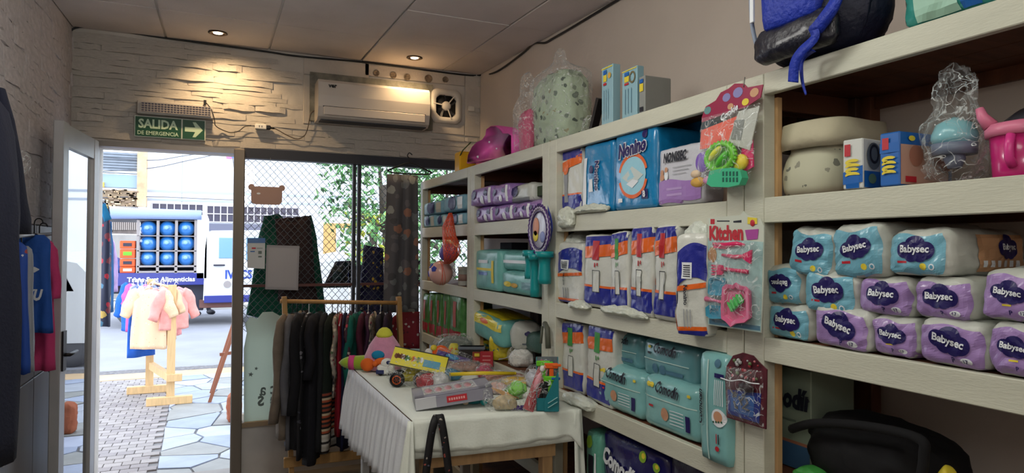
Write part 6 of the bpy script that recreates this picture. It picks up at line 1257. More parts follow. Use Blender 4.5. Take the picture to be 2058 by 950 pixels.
# cloud-topped opal panel with mirrored lettering, star shapes
o = [(490, 855), (490, 700), (496, 668), (492, 650), (503, 636), (517, 640), (528, 627), (548, 626), (562, 634), (578, 629), (600, 640), (640, 640), (700, 650), (780, 660), (845, 668), (845, 862)]
yp = YF+.012; c0 = P(600, 760, y=yp); p = MB(); Tp = axes((0, 0, 0), (1, 0, 0), ez=(0, -1, 0)); pl = [((P(a, b, y=yp)-c0).x, (P(a, b, y=yp)-c0).z) for a, b in o]
mop = mat('opal vinyl', (206, 216, 208), .6, trans=0); N_ = mop.node_tree; tl = N_.nodes.new('ShaderNodeBsdfTranslucent'); tl.inputs[0].default_value = lin((214, 224, 214)); mx = N_.nodes.new('ShaderNodeMixShader'); mx.inputs[0].default_value = .55; bs = N_.nodes['Principled BSDF']; N_.links.new(bs.outputs[0], mx.inputs[1]); N_.links.new(tl.outputs[0], mx.inputs[2]); N_.links.new(mx.outputs[0], N_.nodes['Material Output'].inputs[0])
t = thing('window_decal', 'pale opal cloud-shaped film on the lower window with stars and mirrored letters', 'window film', c0)
p.prism(pl, 0, .003, mop, Tp); part(t, 'film_sheet', p)
mgl = mat('grey vinyl', (104, 120, 120), .6); p = MB()
for (txt, a, b, w_) in (('a', 528, 786, 12), ('c', 549, 783, 11), ('s', 524, 805, 12), ('e', 549, 803, 12)):
    q = P(a, b, y=yp)-c0; flat_text(p, txt, Tp @ Matrix.Translation((q.x, q.z, .0036)), w_*.0033, mgl, .02, mirror=True, hscale=1.2)
part(t, 'lettering', p)
p = MB()
for a, b, r in ((515, 740, .013), (504, 752, .017)):
    q = P(a, b, y=yp)-c0; p.prism([(q.x+(r if k % 2 == 0 else r*.45)*math.sin(k*PI/5+.2), q.z+(r if k % 2 == 0 else r*.45)*math.cos(k*PI/5+.2)) for k in range(10)], .003, .0037, mgl, Tp)
part(t, 'star', p)
def plate(name, label, cat, pts, y, m, th=.003, extra=None):
    c = P(pts[0][0], pts[0][1], y=y); p = MB(); p.prism([((P(a, b, y=y)-c).x, (P(a, b, y=y)-c).z) for a, b in pts], 0, th, m, Tp); 
    if extra: extra(p, lambda a, b: ((P(a, b, y=y)-c).x, (P(a, b, y=y)-c).z))
    return tag(p.build(name, loc=c), label, cat)
mpg = mat('paper grey', (150, 150, 156), .6, var=.04)
plate('notice_sheet', 'blank grey plastic-sleeved sheet stuck on the window', 'notice', [(536, 492), (602, 494), (599, 583), (533, 581)], YF-.005, mpg, .002, lambda p, f: p.prism([f(*q) for q in ((540, 497), (598, 499), (595, 578), (537, 576))], .002, .0024, mat('sleeve', (164, 164, 170), .25, coat=.4), Tp))
def cal(p, f):
    p.prism([f(*q) for q in ((497, 478), (533, 478), (533, 488), (497, 488))], .002, .003, mat('calendar blue', (80, 120, 180), .5), Tp)
    for a, b, c, d, m in ((506, 497, 514, 500, m_red), (516, 498, 528, 499, mgl), (503, 504, 512, 506, m_boxb), (519, 504, 526, 510, mgl), (519, 514, 526, 517, mgl)): p.prism([f(a, b), f(c, b), f(c, d), f(a, d)], .002, .0028, m, Tp)
plate('small_notice', 'white notice with blue heading stuck beside the door post', 'notice', [(497, 478), (533, 478), (532, 540), (497, 538)], YF-.005, mat('notice white', (196, 204, 210), .5), .002, cal)
cc = P(536, 393, y=YF-.06); t = thing('bear_sign', 'small dusty pink hanging sign with bear ears and rounded corners', 'sign', cc); mps = mat('dusty pink card', (176, 146, 136), .7)
p = MB(); w_ = .19; h_ = (P(536, 376, y=YF-.06)-P(536, 412, y=YF-.06)).z; p.prism(rrect(w_, h_, .03), 0, .006, mps, Tp); part(t, 'plate', p)
for s in (-1, 1): p = MB(); p.prism([(s*w_*.49+.02*math.cos(k*PI/8), h_*.45+.02*math.sin(k*PI/8)) for k in range(16)], -.001, .007, mps, Tp); part(t, 'ear', p)
p = MB(); p.prism([(-.05+.012*math.cos(k*PI/6), .012+.006*math.sin(k*PI/6)) for k in range(12)], .006, .0066, m_txt, Tp); part(t, 'mark', p); p = MB(); p.tube([(.02, 0, h_/2), (.02, 0, 2.08-cc.z)], .0012, mat('thread', (110, 110, 110)), 4); part(t, 'thread', p)
for k, (px, y_) in enumerate(((554, YD-.03), (678, YD), (738, YD))): c = MB(); c.tube([P(px, 322, y=y_), P(px-2, 440 if k != 1 else 400, y=y_)], .0012, mat('thread', (110, 110, 110)), 4); tag(c.build('hanging_thread'), ('thin thread holding the brown garment in the window', 'thin loose thread in the middle of the window', 'thin thread above the flowered navy dress')[k], 'thread', 'threads hanging in the window')
# patterned trousers on a hanger
yt = YF-.16; q = P(822, 345, y=yt); t = thing('hanging_trousers', 'long grey trousers with orange and white print hung in front of the window', 'trousers', q)
m_sp = print_mat('space print', (74, 74, 80), [(140, 100, 84), (74, 74, 80), (134, 138, 136), (60, 60, 66), (104, 108, 112), (92, 90, 96)], 14, .42)
def leg(x0, x1, seed):
    p = MB(); L = []; zt, zb = P(822, 352, y=yt).z-q.z, P(822, 626, y=yt).z-q.z
    for k in range(15):
        v = k/14; cx = (x0[0]+(x1[0]-x0[0])*v); hw = (x0[1]+(x1[1]-x0[1])*v)/2; L.append([(cx+hw*math.cos(a*2*PI/24), .022*math.sin(a*2*PI/24)*(1+.5*math.sin(a*2*PI/24*4+seed+v*2)), zt+(zb-zt)*v) for a in range(24)])
    loft(p, L, m_sp); return p
X = lambda px: P(px, 480, y=yt).x-q.x
part(t, 'trouser_leg', leg((X(797), X(818)-X(783)+.02), (X(792), X(812)-X(770)), 1)); part(t, 'trouser_leg', leg((X(820), X(838)-X(806)+.02), (X(824), X(844)-X(806)), 2))
hm = MB(); hw = (X(867)-X(777)); x0 = X(822); hm.tube(smooth_path([(X(777), 0, .0), (X(800), 0, .035), (x0, 0, .06), (X(845), 0, .035), (X(867), 0, .0)], 5), .006, m_hang, 8); hm.tube(smooth_path([(X(777), 0, 0), (X(790), 0, -.012), (x0, 0, -.015), (X(855), 0, -.012), (X(867), 0, 0)]), .005, m_hang, 6); hm.tube(smooth_path([(x0, 0, .06), (x0, 0, .09), (x0-.016, 0, .11), (x0-.002, 0, .132), (x0+.018, 0, .118)], 4), .0035, m_hang, 6); part(t, 'hanger', hm)

# indoor clothes rail ---------------------------------------------
yr = 4.28; A, B = P(563, 605, y=yr), P(806, 608.5, y=yr); rk = thing('clothes_rail', 'wooden clothes rail standing indoors below the shop window', 'clothes rail', ((A.x+B.x)/2, yr, 0)); rc = Vector((rk.location.x, yr, 0))
m_rail = mat('rail wood', (176, 136, 84), .5, var=.12, stretch=(6, 6, 1))
p = MB(); p.tube([A-rc, B-rc], .013, m_rail, 12); part(rk, 'rail', p)
for (px0, px1) in ((571, 588), (801, 816)):
    for dy in (-.0,):
        a = P(px0, 596, y=yr); b = Vector((P(px1, 946, y=yr).x, yr+dy, 0)); p = MB(); p.bar(b-rc, a-rc, .028, .045, m_rail, (0, 1, 0)); part(rk, 'upright', p)
for z in (.36, .20): p = MB(); p.b2((P(573, 900, y=yr).x-rc.x-.01, -.045, z-.03), (P(812, 900, y=yr).x-rc.x, -.02, z+.03), m_rail, bev=.003); part(rk, 'cross_board', p)
for px in (588, 816): p = MB(); x = P(px, 946, y=yr).x-rc.x; p.b2((x-.03, -.2, 0), (x+.03, .2, .05), m_rail, bev=.004); part(rk, 'foot', p)
CGp = 'clothes hanging on the indoor rail'
def C(*c): return mat('cloth %d %d %d' % c, c, .9, var=.12, vscale=20, bump=.15, bscale=200)
mfl = print_mat('floral cloth', (150, 140, 130), [(120, 40, 60), (60, 60, 70), (200, 190, 170), (90, 110, 80)], 40, .4); mst = stripe_mat('woven stripe', [(176, 84, 54), (30, 26, 24), (176, 84, 54), (200, 180, 150), (30, 26, 24), (150, 70, 50), (40, 40, 40)], 11, 2); mpl = stripe_mat('plaid hem', [(200, 196, 188), (40, 36, 36), (200, 196, 188), (186, 180, 170)], 18, 2); mbp = print_mat('black lace', (20, 20, 26), [(120, 118, 126), (20, 20, 26), (20, 20, 26), (60, 60, 70)], 28, .3)
items = [ # px, w, h, th, rot(deg), mat, sleeve, hem, label
 (588, .30, .74, .05, 58, C(120, 108, 96), .55, 1.05, 'beige long coat at the left end of the indoor rail'),
 (597, .32, .80, .05, 66, C(92, 92, 98), .5, 1.0, 'grey long coat second on the indoor rail'),
 (608, .36, .78, .06, 72, C(18, 18, 24), .5, 1.1, 'black long garment third on the indoor rail'),
 (621, .38, .84, .05, 68, mbp, 0, 1.1, 'black garment with pale lace print on the indoor rail'),
 (636, .38, .88, .06, 72, C(22, 22, 30), .3, 1.1, 'longest black dress on the indoor rail'),
 (652, .38, .80, .06, 74, C(26, 28, 32), 0, 1.1, 'charcoal dress left of the striped hem'),
 (668, .36, .82, .05, 66, C(24, 34, 28), 0, 1.1, 'dark green dress with striped and checked hem'),
 (679, .34, .50, .03, 74, mfl, .3, 1.0, 'grey floral blouse on the indoor rail'),
 (686, .32, .74, .03, 76, C(150, 22, 44), 0, 1.0, 'red garment in the middle of the indoor rail'),
 (694, .34, .82, .04, 76, C(22, 26, 58), 0, 1.05, 'navy dress right of the red garment'),
 (703, .34, .48, .03, 76, print_mat('red floral', (60, 30, 46), [(180, 60, 80), (190, 180, 170), (60, 30, 46)], 36, .35), .25, 1.0, 'maroon floral blouse on the indoor rail'),
 (715, .36, .62, .05, 66, C(12, 98, 88), .35, 1.0, 'teal green cardigan on the indoor rail'),
 (729, .34, .66, .04, 74, C(74, 22, 44), .3, 1.0, 'maroon cardigan right of the teal one'),
 (740, .32, .56, .03, 76, C(60, 30, 56), .3, 1.0, 'plum blouse on the indoor rail'),
 (750, .32, .52, .03, 72, mfl, .3, 1.0, 'grey printed blouse behind the plush toy'),
 (765, .34, .60, .04, 72, C(28, 26, 40), .3, 1.0, 'dark navy cardigan near the right of the indoor rail'),
 (780, .34, .58, .04, 72, C(44, 30, 52), .3, 1.0, 'dark violet cardigan at the right end of the indoor rail')]
mwh = mat('hanger white', (214, 214, 214), .4)
for i, (px, w_, h, th, rot, m, sl, hem, lb) in enumerate(items):
    q = P(px, 607, y=yr); kw = {}
    if 'striped and checked' in lb:
        kw = dict(m2=mst, z2=(.60, .82))
    t = garment('hanging_garment', lb, 'garment', (q.x, yr, q.z-.065), math.radians(rot), CGp, w_=w_, h=h, th=th, m=m, sleeve=sl, sw=.11 if sl > .4 else .09, hem=hem, seed=i, angle=.12, fold=.45, hm=mwh if i in (3, 8, 13, 15) else None, **kw)
    if kw:
        o = t.children[0]; o.data.materials.append(mpl)
        for f in o.data.polygons:
            if f.center.z < -.83*h: f.material_index = 2
# wall clothes on the left, near ---------------------------------
GL = 'clothes hanging on the left wall'
def wallg(name, lb, cat, px, py, x, rz, **kw):
    q = P(px-(9 if name == 'hanging_shirt' else 0), py, x=x); t = thing(name, lb, cat, q, rz, GL); part(t, 'cloth', cloth_mb(**kw)); part(t, 'hanger', hanger_mb(kw['w_']*.85, None, .05)); return t, q
t, q = wallg('hanging_coat', 'dark navy coat nearest the camera at the left edge', 'coat', -60, 160, -.58, math.radians(-100), w_=.44, h=.98, th=.10, m=mat('navy wool', (22, 25, 42), .95, bump=.3, bscale=120), sleeve=0, seed=3, hem=1.05, fold=.25)
p = MB(); LL = []
for k, (a, b, r_) in enumerate(((-6, 178, 12), (4, 240, 24), (14, 320, 32), (22, 400, 36), (28, 440, 40), (29, 470, 39))):
    c = P(a+8, b, x=-.60)-q; rr = r_*.0017; LL.append([(c.x+rr*.5*math.cos(s*PI/9), c.y+rr*math.sin(s*PI/9), c.z) for s in range(18)])
T_ = Matrix.Rotation(-math.radians(-100), 4, 'Z'); loft(p, [[tuple(T_ @ Vector(v)) for v in l] for l in LL], mat('navy wool', (22, 25, 42))); part(t, 'sleeve', p)
mdn = mat('royal cloth', (26, 74, 150), .8, var=.1, vscale=12, bump=.2); 
specs = [((6, 492), 0, -.70, .12, .50, mat('pale blue cloth', (60, 120, 170), .8, bump=.2), 'light blue shirt half hidden behind the navy coat'),
 ((30, 492), 0, -.72, .13, .54, print_mat('blue stripe print', (24, 66, 150), [(40, 90, 180), (150, 60, 60), (200, 200, 210), (24, 66, 150)], 20, .2), 'blue printed shirt next to the navy coat'),
 ((52, 500), 0, -.725, .09, .56, mat('silver grey cloth', (140, 144, 152), .6, bump=.3), 'grey shiny garment between two blue shirts'),
 ((78, 478), 0, -.735, .14, .47, mdn, 'royal blue shirt with white lettering and red print'),
 ((88, 486), 0, -.745, .13, .64, mat('fuchsia cloth', (186, 56, 108), .85, bump=.2), 'fuchsia pink shirt hanging last before the open door')]
for (a, _, x, w_, h, m, lb) in specs:
    t, q = wallg('hanging_shirt', lb, 'shirt', a[0], a[1]-8, x, math.radians(-22), w_=w_, h=h, th=.05, m=m, sleeve=.2 if 'fuchsia' in lb else 0, sw=.05, top=.6, hem=1.25, angle=.1, seed=a[0], fold=.3)
    if 'royal' in lb:
        D = None; p = MB(); T2 = axes((.05, -.07, -.26), (1, 0, 0), ez=(0, -1, 0)); flat_text(p, 'KU', T2, .075, m_txt, .05, shear=.3, hscale=1.3); p.prism([(-.03+.028*math.cos(k*PI/4)*(1+.3*(k % 2)), .06+.02*math.sin(k*PI/4)) for k in range(8)], 0, .001, m_red, T2); p.prism([(-.04+.02*k, .095+.012*(k % 2)) for k in range(4)]+[(.02-.02*k, .11+.01*(k % 2)) for k in range(4)], 0, .001, m_txt, T2); part(t, 'lettering', p)
    if 'blue printed' in lb: p = MB(); flat_text(p, 'UDR', axes((.015, -.055, -.3), (1, 0, 0), ez=(0, -1, 0)), .07, m_txt, .05); part(t, 'lettering', p)
c = MB(); c.tube([P(-30, 478, x=-.70), P(105, 470, x=-.76)], .008, m_alu, 8); c.bar(P(90, 474, x=-.75), P(96, 474, x=-.815), .01, .01, m_alu); tag(c.build('wall_rail'), 'thin metal rail on the left wall carrying the shirts', 'rail')
c = bagshell(.05, .03, .10, 77, n=8); q = P(40, 350, x=-.79); tag(c.build('clear_packet', loc=q), 'clear crumpled packet hanging on the left wall above the shirts', 'packet')
c = MB(); q = P(8, 905, x=XW0+.012); c.b2((0, -.035, -.06), (.008, .035, .06), m_white, bev=.003); tag(c.build('wall_socket', loc=q), 'white socket plate low on the left wall', 'socket')
# ================================================================== STREET
m_asph = mat('asphalt', (146, 146, 152), .9, var=.07, vscale=1.6, bump=.4, bscale=90); m_side = mat('sidewalk mortar', (124, 120, 118), .9); YC = 9.0
g = MB(); g.b2((-14, YC+.12, -.2), (16, 17.6, -.02), m_asph); struct(g.build('road'))
sw_ = MB(); sw_.b2((-14, YF+.25, -.2), (16, YC, -.012), m_side); sw_ = struct(sw_.build('sidewalk'))
p = MB(); p.b2((-14, 8.62, -.1), (16, YC-.002, .001), mat('tan kerb paving', (198, 168, 130), .85, var=.08, vscale=3)); part(sw_, 'kerb_band', p)
p = MB(); rg = random.Random(4)
p.grid(lambda a, b: (-8+16*a, YC+.35*b+.03*noise.noise(Vector((a*90, b, 0))), -.012+.02*(1-b)*(.6+.4*noise.noise(Vector((a*160, b*6, 4))))), 300, 4, mat('gutter grit', (112, 108, 108), .95, var=.4, vscale=30, bump=.8)); part(sw_, 'gutter', p)
# small dark pavers (left) in staggered rows
bm = bmesh.new(); bmesh.ops.create_cube(bm, size=1); bmesh.ops.bevel(bm, geom=[e for e in bm.edges if all(v.co.z > 0 for v in e.verts)], offset=.06, segments=1, affect='EDGES'); me = bpy.data.meshes.new('paver'); bm.to_mesh(me); bm.free()
pm = []
for k, c in enumerate(((150, 142, 138), (158, 150, 146), (142, 134, 132))): q = me.copy(); q.materials.append(mat('paver stone %d' % k, c, .85, var=.12, vscale=14, bump=.4, bscale=80)); pm.append(q)
def edge_x(y): # boundary between pavers and slate
    return -.36-.022*(y-4.9)
n = 0; y = 4.96; rh = .088; row = 0; stuff = MB()
while y < 8.6:
    x = edge_x(y)-.09; k = 0
    xl = -.17*y-.12
    x = edge_x(y)-.055-(.056 if row % 2 else 0)
    while x > xl:
        if n < 300:
            o = bpy.data.objects.new('paver', R.choice(pm)); S.collection.objects.link(o); o.parent = sw_; o.location = (x, y+R.uniform(-.003, .003), -.012+R.uniform(0, .003)); o.scale = (.106, rh-.006, .02); n += 1
        else: stuff.box((x, y, -.012), (.106, rh-.006, .02), pm[0].materials[0])
        x -= .112
    y += rh; row += 1
stuff.b2((-6, 4.95, -.02), (-1.6, 8.6, -.002), pm[1].materials[0])
o = part(sw_, 'paver', stuff); o['kind'] = 'stuff'
# slate flags: Voronoi cells, each a slab
def clip(poly, a, b, c):
    out = []
    for i in range(len(poly)):
        p, q = poly[i], poly[(i+1) % len(poly)]; dp, dq = a*p[0]+b*p[1]-c, a*q[0]+b*q[1]-c
        if dp <= 0: out.append(p)
        if dp*dq < 0: t = dp/(dp-dq); out.append((p[0]+(q[0]-p[0])*t, p[1]+(q[1]-p[1])*t))
    return out
rg = random.Random(21); seeds = []; 
for k in range(900):
    c = (rg.uniform(-.7, 2.4), rg.uniform(4.8, 8.7))
    if all(((c[0]-s[0])/1.5)**2+(c[1]-s[1])**2 >  .215**2 for s in seeds): seeds.append(c)
ms = [mat('slate %d' % k, c, .6, var=.10, vscale=5, bump=.3, bscale=24) for k, c in enumerate(((152, 160, 178), (166, 172, 188), (142, 150, 168), (160, 164, 172), (140, 140, 136)))]
for i, s in enumerate(seeds):
    poly = [(edge_x(4.93)+.0, 4.93), (2.4, 4.93), (2.4, 8.62), (edge_x(8.62), 8.62)]
    for j, u_ in enumerate(seeds):
        if i == j or abs(u_[0]-s[0]) > 1.3 or abs(u_[1]-s[1]) > 1.3: continue
        a, b = u_[0]-s[0], u_[1]-s[1]; c = (u_[0]**2+u_[1]**2-s[0]**2-s[1]**2)/2; poly = clip(poly, a, b, c)
        if len(poly) < 3: break
    if len(poly) < 3: continue
    cx = sum(q[0] for q in poly)/len(poly); cy = sum(q[1] for q in poly)/len(poly); sh = []
    for q in poly:
        d = math.hypot(q[0]-cx, q[1]-cy); k = max(.5, 1-.011/d); sh.append((cx+(q[0]-cx)*k+rg.uniform(-.006, .006), cy+(q[1]-cy)*k+rg.uniform(-.006, .006)))
    p = MB(); p.prism([(a-cx, b-cy) for a, b in sh], -.02, rg.uniform(-.001, .006), rg.choice(ms)); p.build('slate_slab', sw_, (cx, cy, 0))
# far pavement and buildings
g = MB(); g.b2((-14, 17.6, -.2), (16, 20.2, .08), mat('far pavement', (190, 186, 180), .9)); struct(g.build('pavement'))
YW = 20.0
def at(px, py, y=YW): return P(px, py, y=y)
m_wb = mat('white render', (232, 236, 240), .8, var=.02, vscale=1); bd = thing('building', 'bright white building with grilled windows across the street', 'building', (at(500, 400).x, YW, 0)); bo = Vector(bd.location)
x0, x1 = at(293, 400).x, 16.0; zt = 9.0; p = MB(); p.b2((x0-bo.x, 0, 0), (x1-bo.x, 4, zt), m_wb); part(bd, 'wall', p)
for lo, hi in (((293, 385), (475, 387)), ((293, 402), (475, 403.4))): a = at(*lo); b = at(*hi); p = MB(); p.b2((a.x-bo.x, -.02, b.z), (x1-bo.x, .01, a.z), mat('joint grey', (170, 178, 190), .8)); part(bd, 'wall_joint', p)
a = at(366, 300); p = MB(); p.b2((a.x-bo.x, -.01, 1), (a.x+.02-bo.x, .01, zt), mat('joint grey', (170, 178, 190))); part(bd, 'wall_joint', p)
mwin = mat('dark window', (70, 66, 84), .3); mgril = mat('grille white', (190, 186, 190), .6)
for (l, t_, r, b) in ((306, 408, 408, 440), (416, 413, 600, 449)):
    a, c = at(l, t_), at(r, b); p = MB(); p.b2((a.x-bo.x, -.02, c.z), (c.x-bo.x, .02, a.z), mwin); w_ = part(bd, 'window', p)
    p = MB(); n = int((c.x-a.x)/.17)
    for k in range(n+1): x = a.x+k*(c.x-a.x)/n-bo.x; p.b2((x-.014, -.06, c.z), (x+.014, -.04, a.z), mgril)
    for k in range(3): z = c.z+(a.z-c.z)*k/2; p.b2((a.x-bo.x, -.065, z-.014), (c.x-bo.x, -.045, z+.014), mgril)
    part(w_, 'window_grille', p)
a, c = at(416, 449), at(600, 466); p = MB(); p.b2((a.x-bo.x, -.12, c.z), (c.x-bo.x, 0, a.z), mat('slate sill', (104, 106, 124), .6)); part(bd, 'sill', p)
a, c = at(455, 306), at(477, 320); p = MB(); p.b2((a.x-bo.x, -.1, c.z), (a.x+.09*1.5-bo.x, -.02, a.z), mat('sign pink', (224, 120, 170), .5)); p.b2((a.x+.13-bo.x, -.1, c.z+.03), (c.x+.3-bo.x, -.02, a.z+.05), mat('sign blue', (90, 130, 210), .5)); part(bd, 'shop_sign', p)
a, c = at(424, 410), at(560, 430); 
# yellow-framed hatch seen through the window, garage door
a, c = at(650, 448), at(712, 512); p = MB(); p.b2((a.x-bo.x, -.08, c.z), (c.x-bo.x, 0, a.z), mat('ochre frame', (196, 158, 96), .7)); f_ = part(bd, 'doorway', p); p = MB(); p.b2((a.x+.35-bo.x, -.1, c.z), (c.x-.1-bo.x, -.02, a.z-.15), mat('pale shutter', (206, 206, 206), .6)); part(f_, 'shutter', p)
# stone house on the left
sh_ = thing('stone_house', 'stone walled house with grey cladding left of the white building', 'building', (at(235, 400).x, YW-.2, 0)); so = Vector(sh_.location)
def strip(l, t_, r, b, m, nm, d=0): a, c = at(l, t_, YW-.2), at(r, b, YW-.2); p = MB(); p.b2((a.x-so.x, d, c.z), (c.x-so.x, d+.3, a.z), m); return part(sh_, nm, p)
strip(120, 240, 296, 303, mat('pale blue render', (190, 210, 226), .8), 'upper_wall'); strip(120, 303, 278, 342, mat('grey cladding', (120, 128, 138), .8, var=.15, vscale=6), 'cladding'); strip(120, 342, 278, 345, m_wb, 'sill_band', -.05); strip(120, 345, 278, 378, mat('blue grey render', (150, 172, 196), .8), 'lower_wall'); strip(278, 240, 294, 415, mat('tan stone pillar', (206, 176, 140), .85, var=.25, vscale=4), 'pillar', -.1)
strip(120, 378, 278, 415, mat('warm stone', (160, 140, 116), .85, var=.3, vscale=5, bump=.5), 'garden_wall', -.06); strip(120, 415, 278, 470, mat('fence shade', (112, 102, 98), .8, var=.3, vscale=6), 'fence_wall', 0); strip(120, 470, 278, 600, mat('grey stone base', (150, 146, 142), .85, var=.15, vscale=3), 'base_wall', -.04)
strip(197, 366, 210, 376, mat('yellow crate print', (214, 180, 80), .6), 'yellow_box', -.1)
for k in range(60):    # facing stones of the garden wall and cladding boards
    l = rg.uniform(194, 270); t_ = 380+3.5*(k % 10); a, c = at(l, t_, YW-.3), at(l+rg.uniform(4, 12), t_+3, YW-.3); p = MB(); p.b2((a.x-so.x, -.12, c.z), (c.x-so.x, -.05, a.z), rg.choice([mat('stone a', (176, 150, 118), .9), mat('stone b', (140, 120, 102), .9), mat('stone c', (196, 178, 150), .9)])); p.build('stone', sh_)
for k in range(7): strip(120, 304+5.5*k, 278, 308.3+5.5*k, mat('cladding board', (132, 140, 150), .8, var=.12, vscale=3), 'board', -.03)
for k in range(14): strip(222+4*k, 416, 224+4*k, 462, mat('fence post', (150, 140, 134), .8), 'fence_bar', -.05)
# overhead wires
for pts in (((180, 313), (300, 322), (370, 313), (470, 298)), ((180, 345), (300, 338), (380, 322), (480, 300)), ((180, 398), (300, 395), (400, 399), (480, 402)), ((468, 318), (471, 345), (474, 370), (474, 384))):
    c = MB(); c.tube(smooth_path([at(a, b, 19.72) for a, b in pts]), .014, mat('wire', (90, 92, 100)), 4); tag(c.build('overhead_wire'), ('highest overhead wire crossing the door opening', 'overhead wire rising to the right across the door opening', 'low sagging overhead wire above the truck', 'short vertical drop of wire on the white building')[[313, 345, 398, 318].index(pts[0][1])], 'wire', 'overhead wires in the street')
# foliage right, bushes
def tree(name, label, cx, cz, y, rx, rz, n, sz, cols, seed, trunk=None):
    rg = random.Random(seed); t = thing(name, label, 'tree', (cx, y, 0)); p = MB()
    for k in range(n):
        a = rg.uniform(0, 2*PI); b = rg.uniform(-1, 1); r_ = rg.uniform(.2, 1)**.5; cl_ = noise.noise(Vector((a*1.5, b*2, seed)))
        if cl_ < -.12: continue
        c = Vector((rx*r_*math.cos(a)*math.sqrt(1-b*b*.6), .7*r_*math.sin(a), cz+rz*b*r_)); e = Euler((rg.uniform(-1, 1), rg.uniform(-1, 1), rg.uniform(0, 6))).to_matrix(); s = sz*rg.uniform(.6, 1.3)
        p.add([c+e @ Vector(q)*s for q in ((-1, 0, 0), (0, -.45, .1), (1, 0, 0), (0, .45, .1))], [(0, 1, 2, 3)], rg.choice(cols))
    o = part(t, 'foliage', p); o['kind'] = 'stuff'
    p = MB(); p.tube([(0, .2, 0), (.1, .2, cz*.5), (.0, .1, cz)], [.09, .07, .04], mat('bark', (84, 74, 66), .9), 8)
    for k in range(6): a = k*1.1; p.tube([(0, .1, cz*.75), (rx*.6*math.cos(a), .3*math.sin(a), cz+rz*.5*math.sin(a*1.7))], [.04, .012], mat('bark', (84, 74, 66)), 6)
    part(t, 'trunk', p)
gl = [mat('leaf %d' % k, c, .6) for k, c in enumerate(((70, 118, 64), (96, 150, 84), (52, 92, 56), (128, 172, 110)))]
q = at(775, 370, 8.3); tree('street_tree', 'leafy green street tree seen through the right half of the window', q.x, q.z, 8.3, .85, .85, 2600, .05, gl, 5)
q = at(752, 452, 8.0); tree('street_bush', 'yellow green shrub below the street tree', q.x, q.z-.1, 8.0, .38, .42, 700, .05, [mat('leaf y', (176, 180, 60), .6), gl[1], gl[3]], 6)
q = at(905, 430, 8.6); tree('street_tree', 'second green tree seen through the farthest shelf unit', q.x, q.z, 8.6, .8, 1.2, 2200, .05, gl, 8)
# truck ------------------------------------------------------------
YT = 14.0; tk = thing('truck', 'white and blue flatbed truck carrying water bottles in the street', 'truck', (at(330, 600, YT).x, YT, 0)); to = Vector(tk.location)
def tb_(l, t_, r, b, m, nm, y0=0, y1=.1, parent=None, bev=.01, label=None):
    a, c = at(l, t_, YT), at(r, b, YT); p = MB(); p.b2((a.x-to.x, y0, c.z), (c.x-to.x, y1, a.z), m, bev=bev); return part(parent or tk, nm, p, label=label)
m_tblue = mat('truck blue', (44, 52, 130), .4, coat=.3); m_twh = mat('truck white', (224, 226, 226), .35, coat=.4); m_frame = mat('truck frame', (150, 142, 140), .5); m_tdark = mat('truck dark', (46, 46, 62), .5); m_tarp = mat('rolled tarp', (150, 168, 206), .6, bump=.3)
tb_(195, 549, 410, 572, m_tblue, 'bed_side', 0, 2.1, label='blue bed side with lettering'); 
p = MB(); a = at(325, 561, YT); flat_text(p, 'Trans Sust Alimenticias', axes(a-to+Vector((0, -.012, 0)), (1, 0, .0), ez=(0, -1, 0)), (at(398, 560, YT)-at(262, 560, YT)).x, m_txt, .03); part(tk, 'lettering', p)
p = MB(); a, c = at(188, 427, YT)-to, at(405, 432, YT)-to; p.tube([a+Vector((0, .0, 0)), a.lerp(c, .5), c], [.11, .10, .09], m_tarp, 14); part(tk, 'rolled_tarp', p)
tb_(195, 434, 400, 443, m_tdark, 'roof_edge', .1, 1.9); tb_(396, 432, 416, 560, m_twh, 'headboard', 0, 2.0); tb_(408, 432, 417, 470, m_twh, 'mirror_panel', -.15, -.08)
# bottle rack
tb_(275, 442, 396, 549, mat('rack dark', (44, 56, 84), .6), 'rack_back', .62, .68)
for px in (277, 317, 354, 393): tb_(px-2.2, 442, px+2.2, 549, m_frame, 'rack_post', 0, .06, bev=.005)
for py in (443, 474, 504, 535, 546): tb_(275, py-1.6, 395, py+1.6, m_frame, 'rack_shelf', .0, .6, bev=.005)
mbt = mat('bottle blue', (40, 120, 200), .12, coat=.8, spec=.8); mbt2 = mat('bottle cap blue', (140, 190, 226), .25)
first = None
for j, py in enumerate((459, 489, 519)):
    for i, px in enumerate((297, 336, 374)):
        q = at(px, py, YT); r_ = (at(px+18, py, YT)-q).x
        lb = '%s blue water bottle in the %s row of the truck rack' % (('left', 'middle', 'right')[i], ('top', 'middle', 'bottom')[j])
        if first is None:
            first = thing('water_bottle', lb, 'bottle', (q.x, YT+.05, q.z), 0, 'big blue water bottles in the truck rack'); p = MB(); T2 = Matrix.Rotation(PI/2, 4, 'X')
            p.lathe([(r_*.7, -.5), (r_*.98, -.45), (r_, -.1), (r_*.9, -.04), (r_*.6, .0), (r_*.3, .02), (.001, .025)], mbt, 28, T=T2); part(first, 'bottle_body', p); p = MB(); p.lathe([(r_*.24, .0), (r_*.24, .06), (.001, .065)], mbt2, 14, c=(-r_*.08, r_*.1, 0), T=T2); part(first, 'cap', p)
        else: dup(first, (q.x, YT+.05, q.z), label=lb)
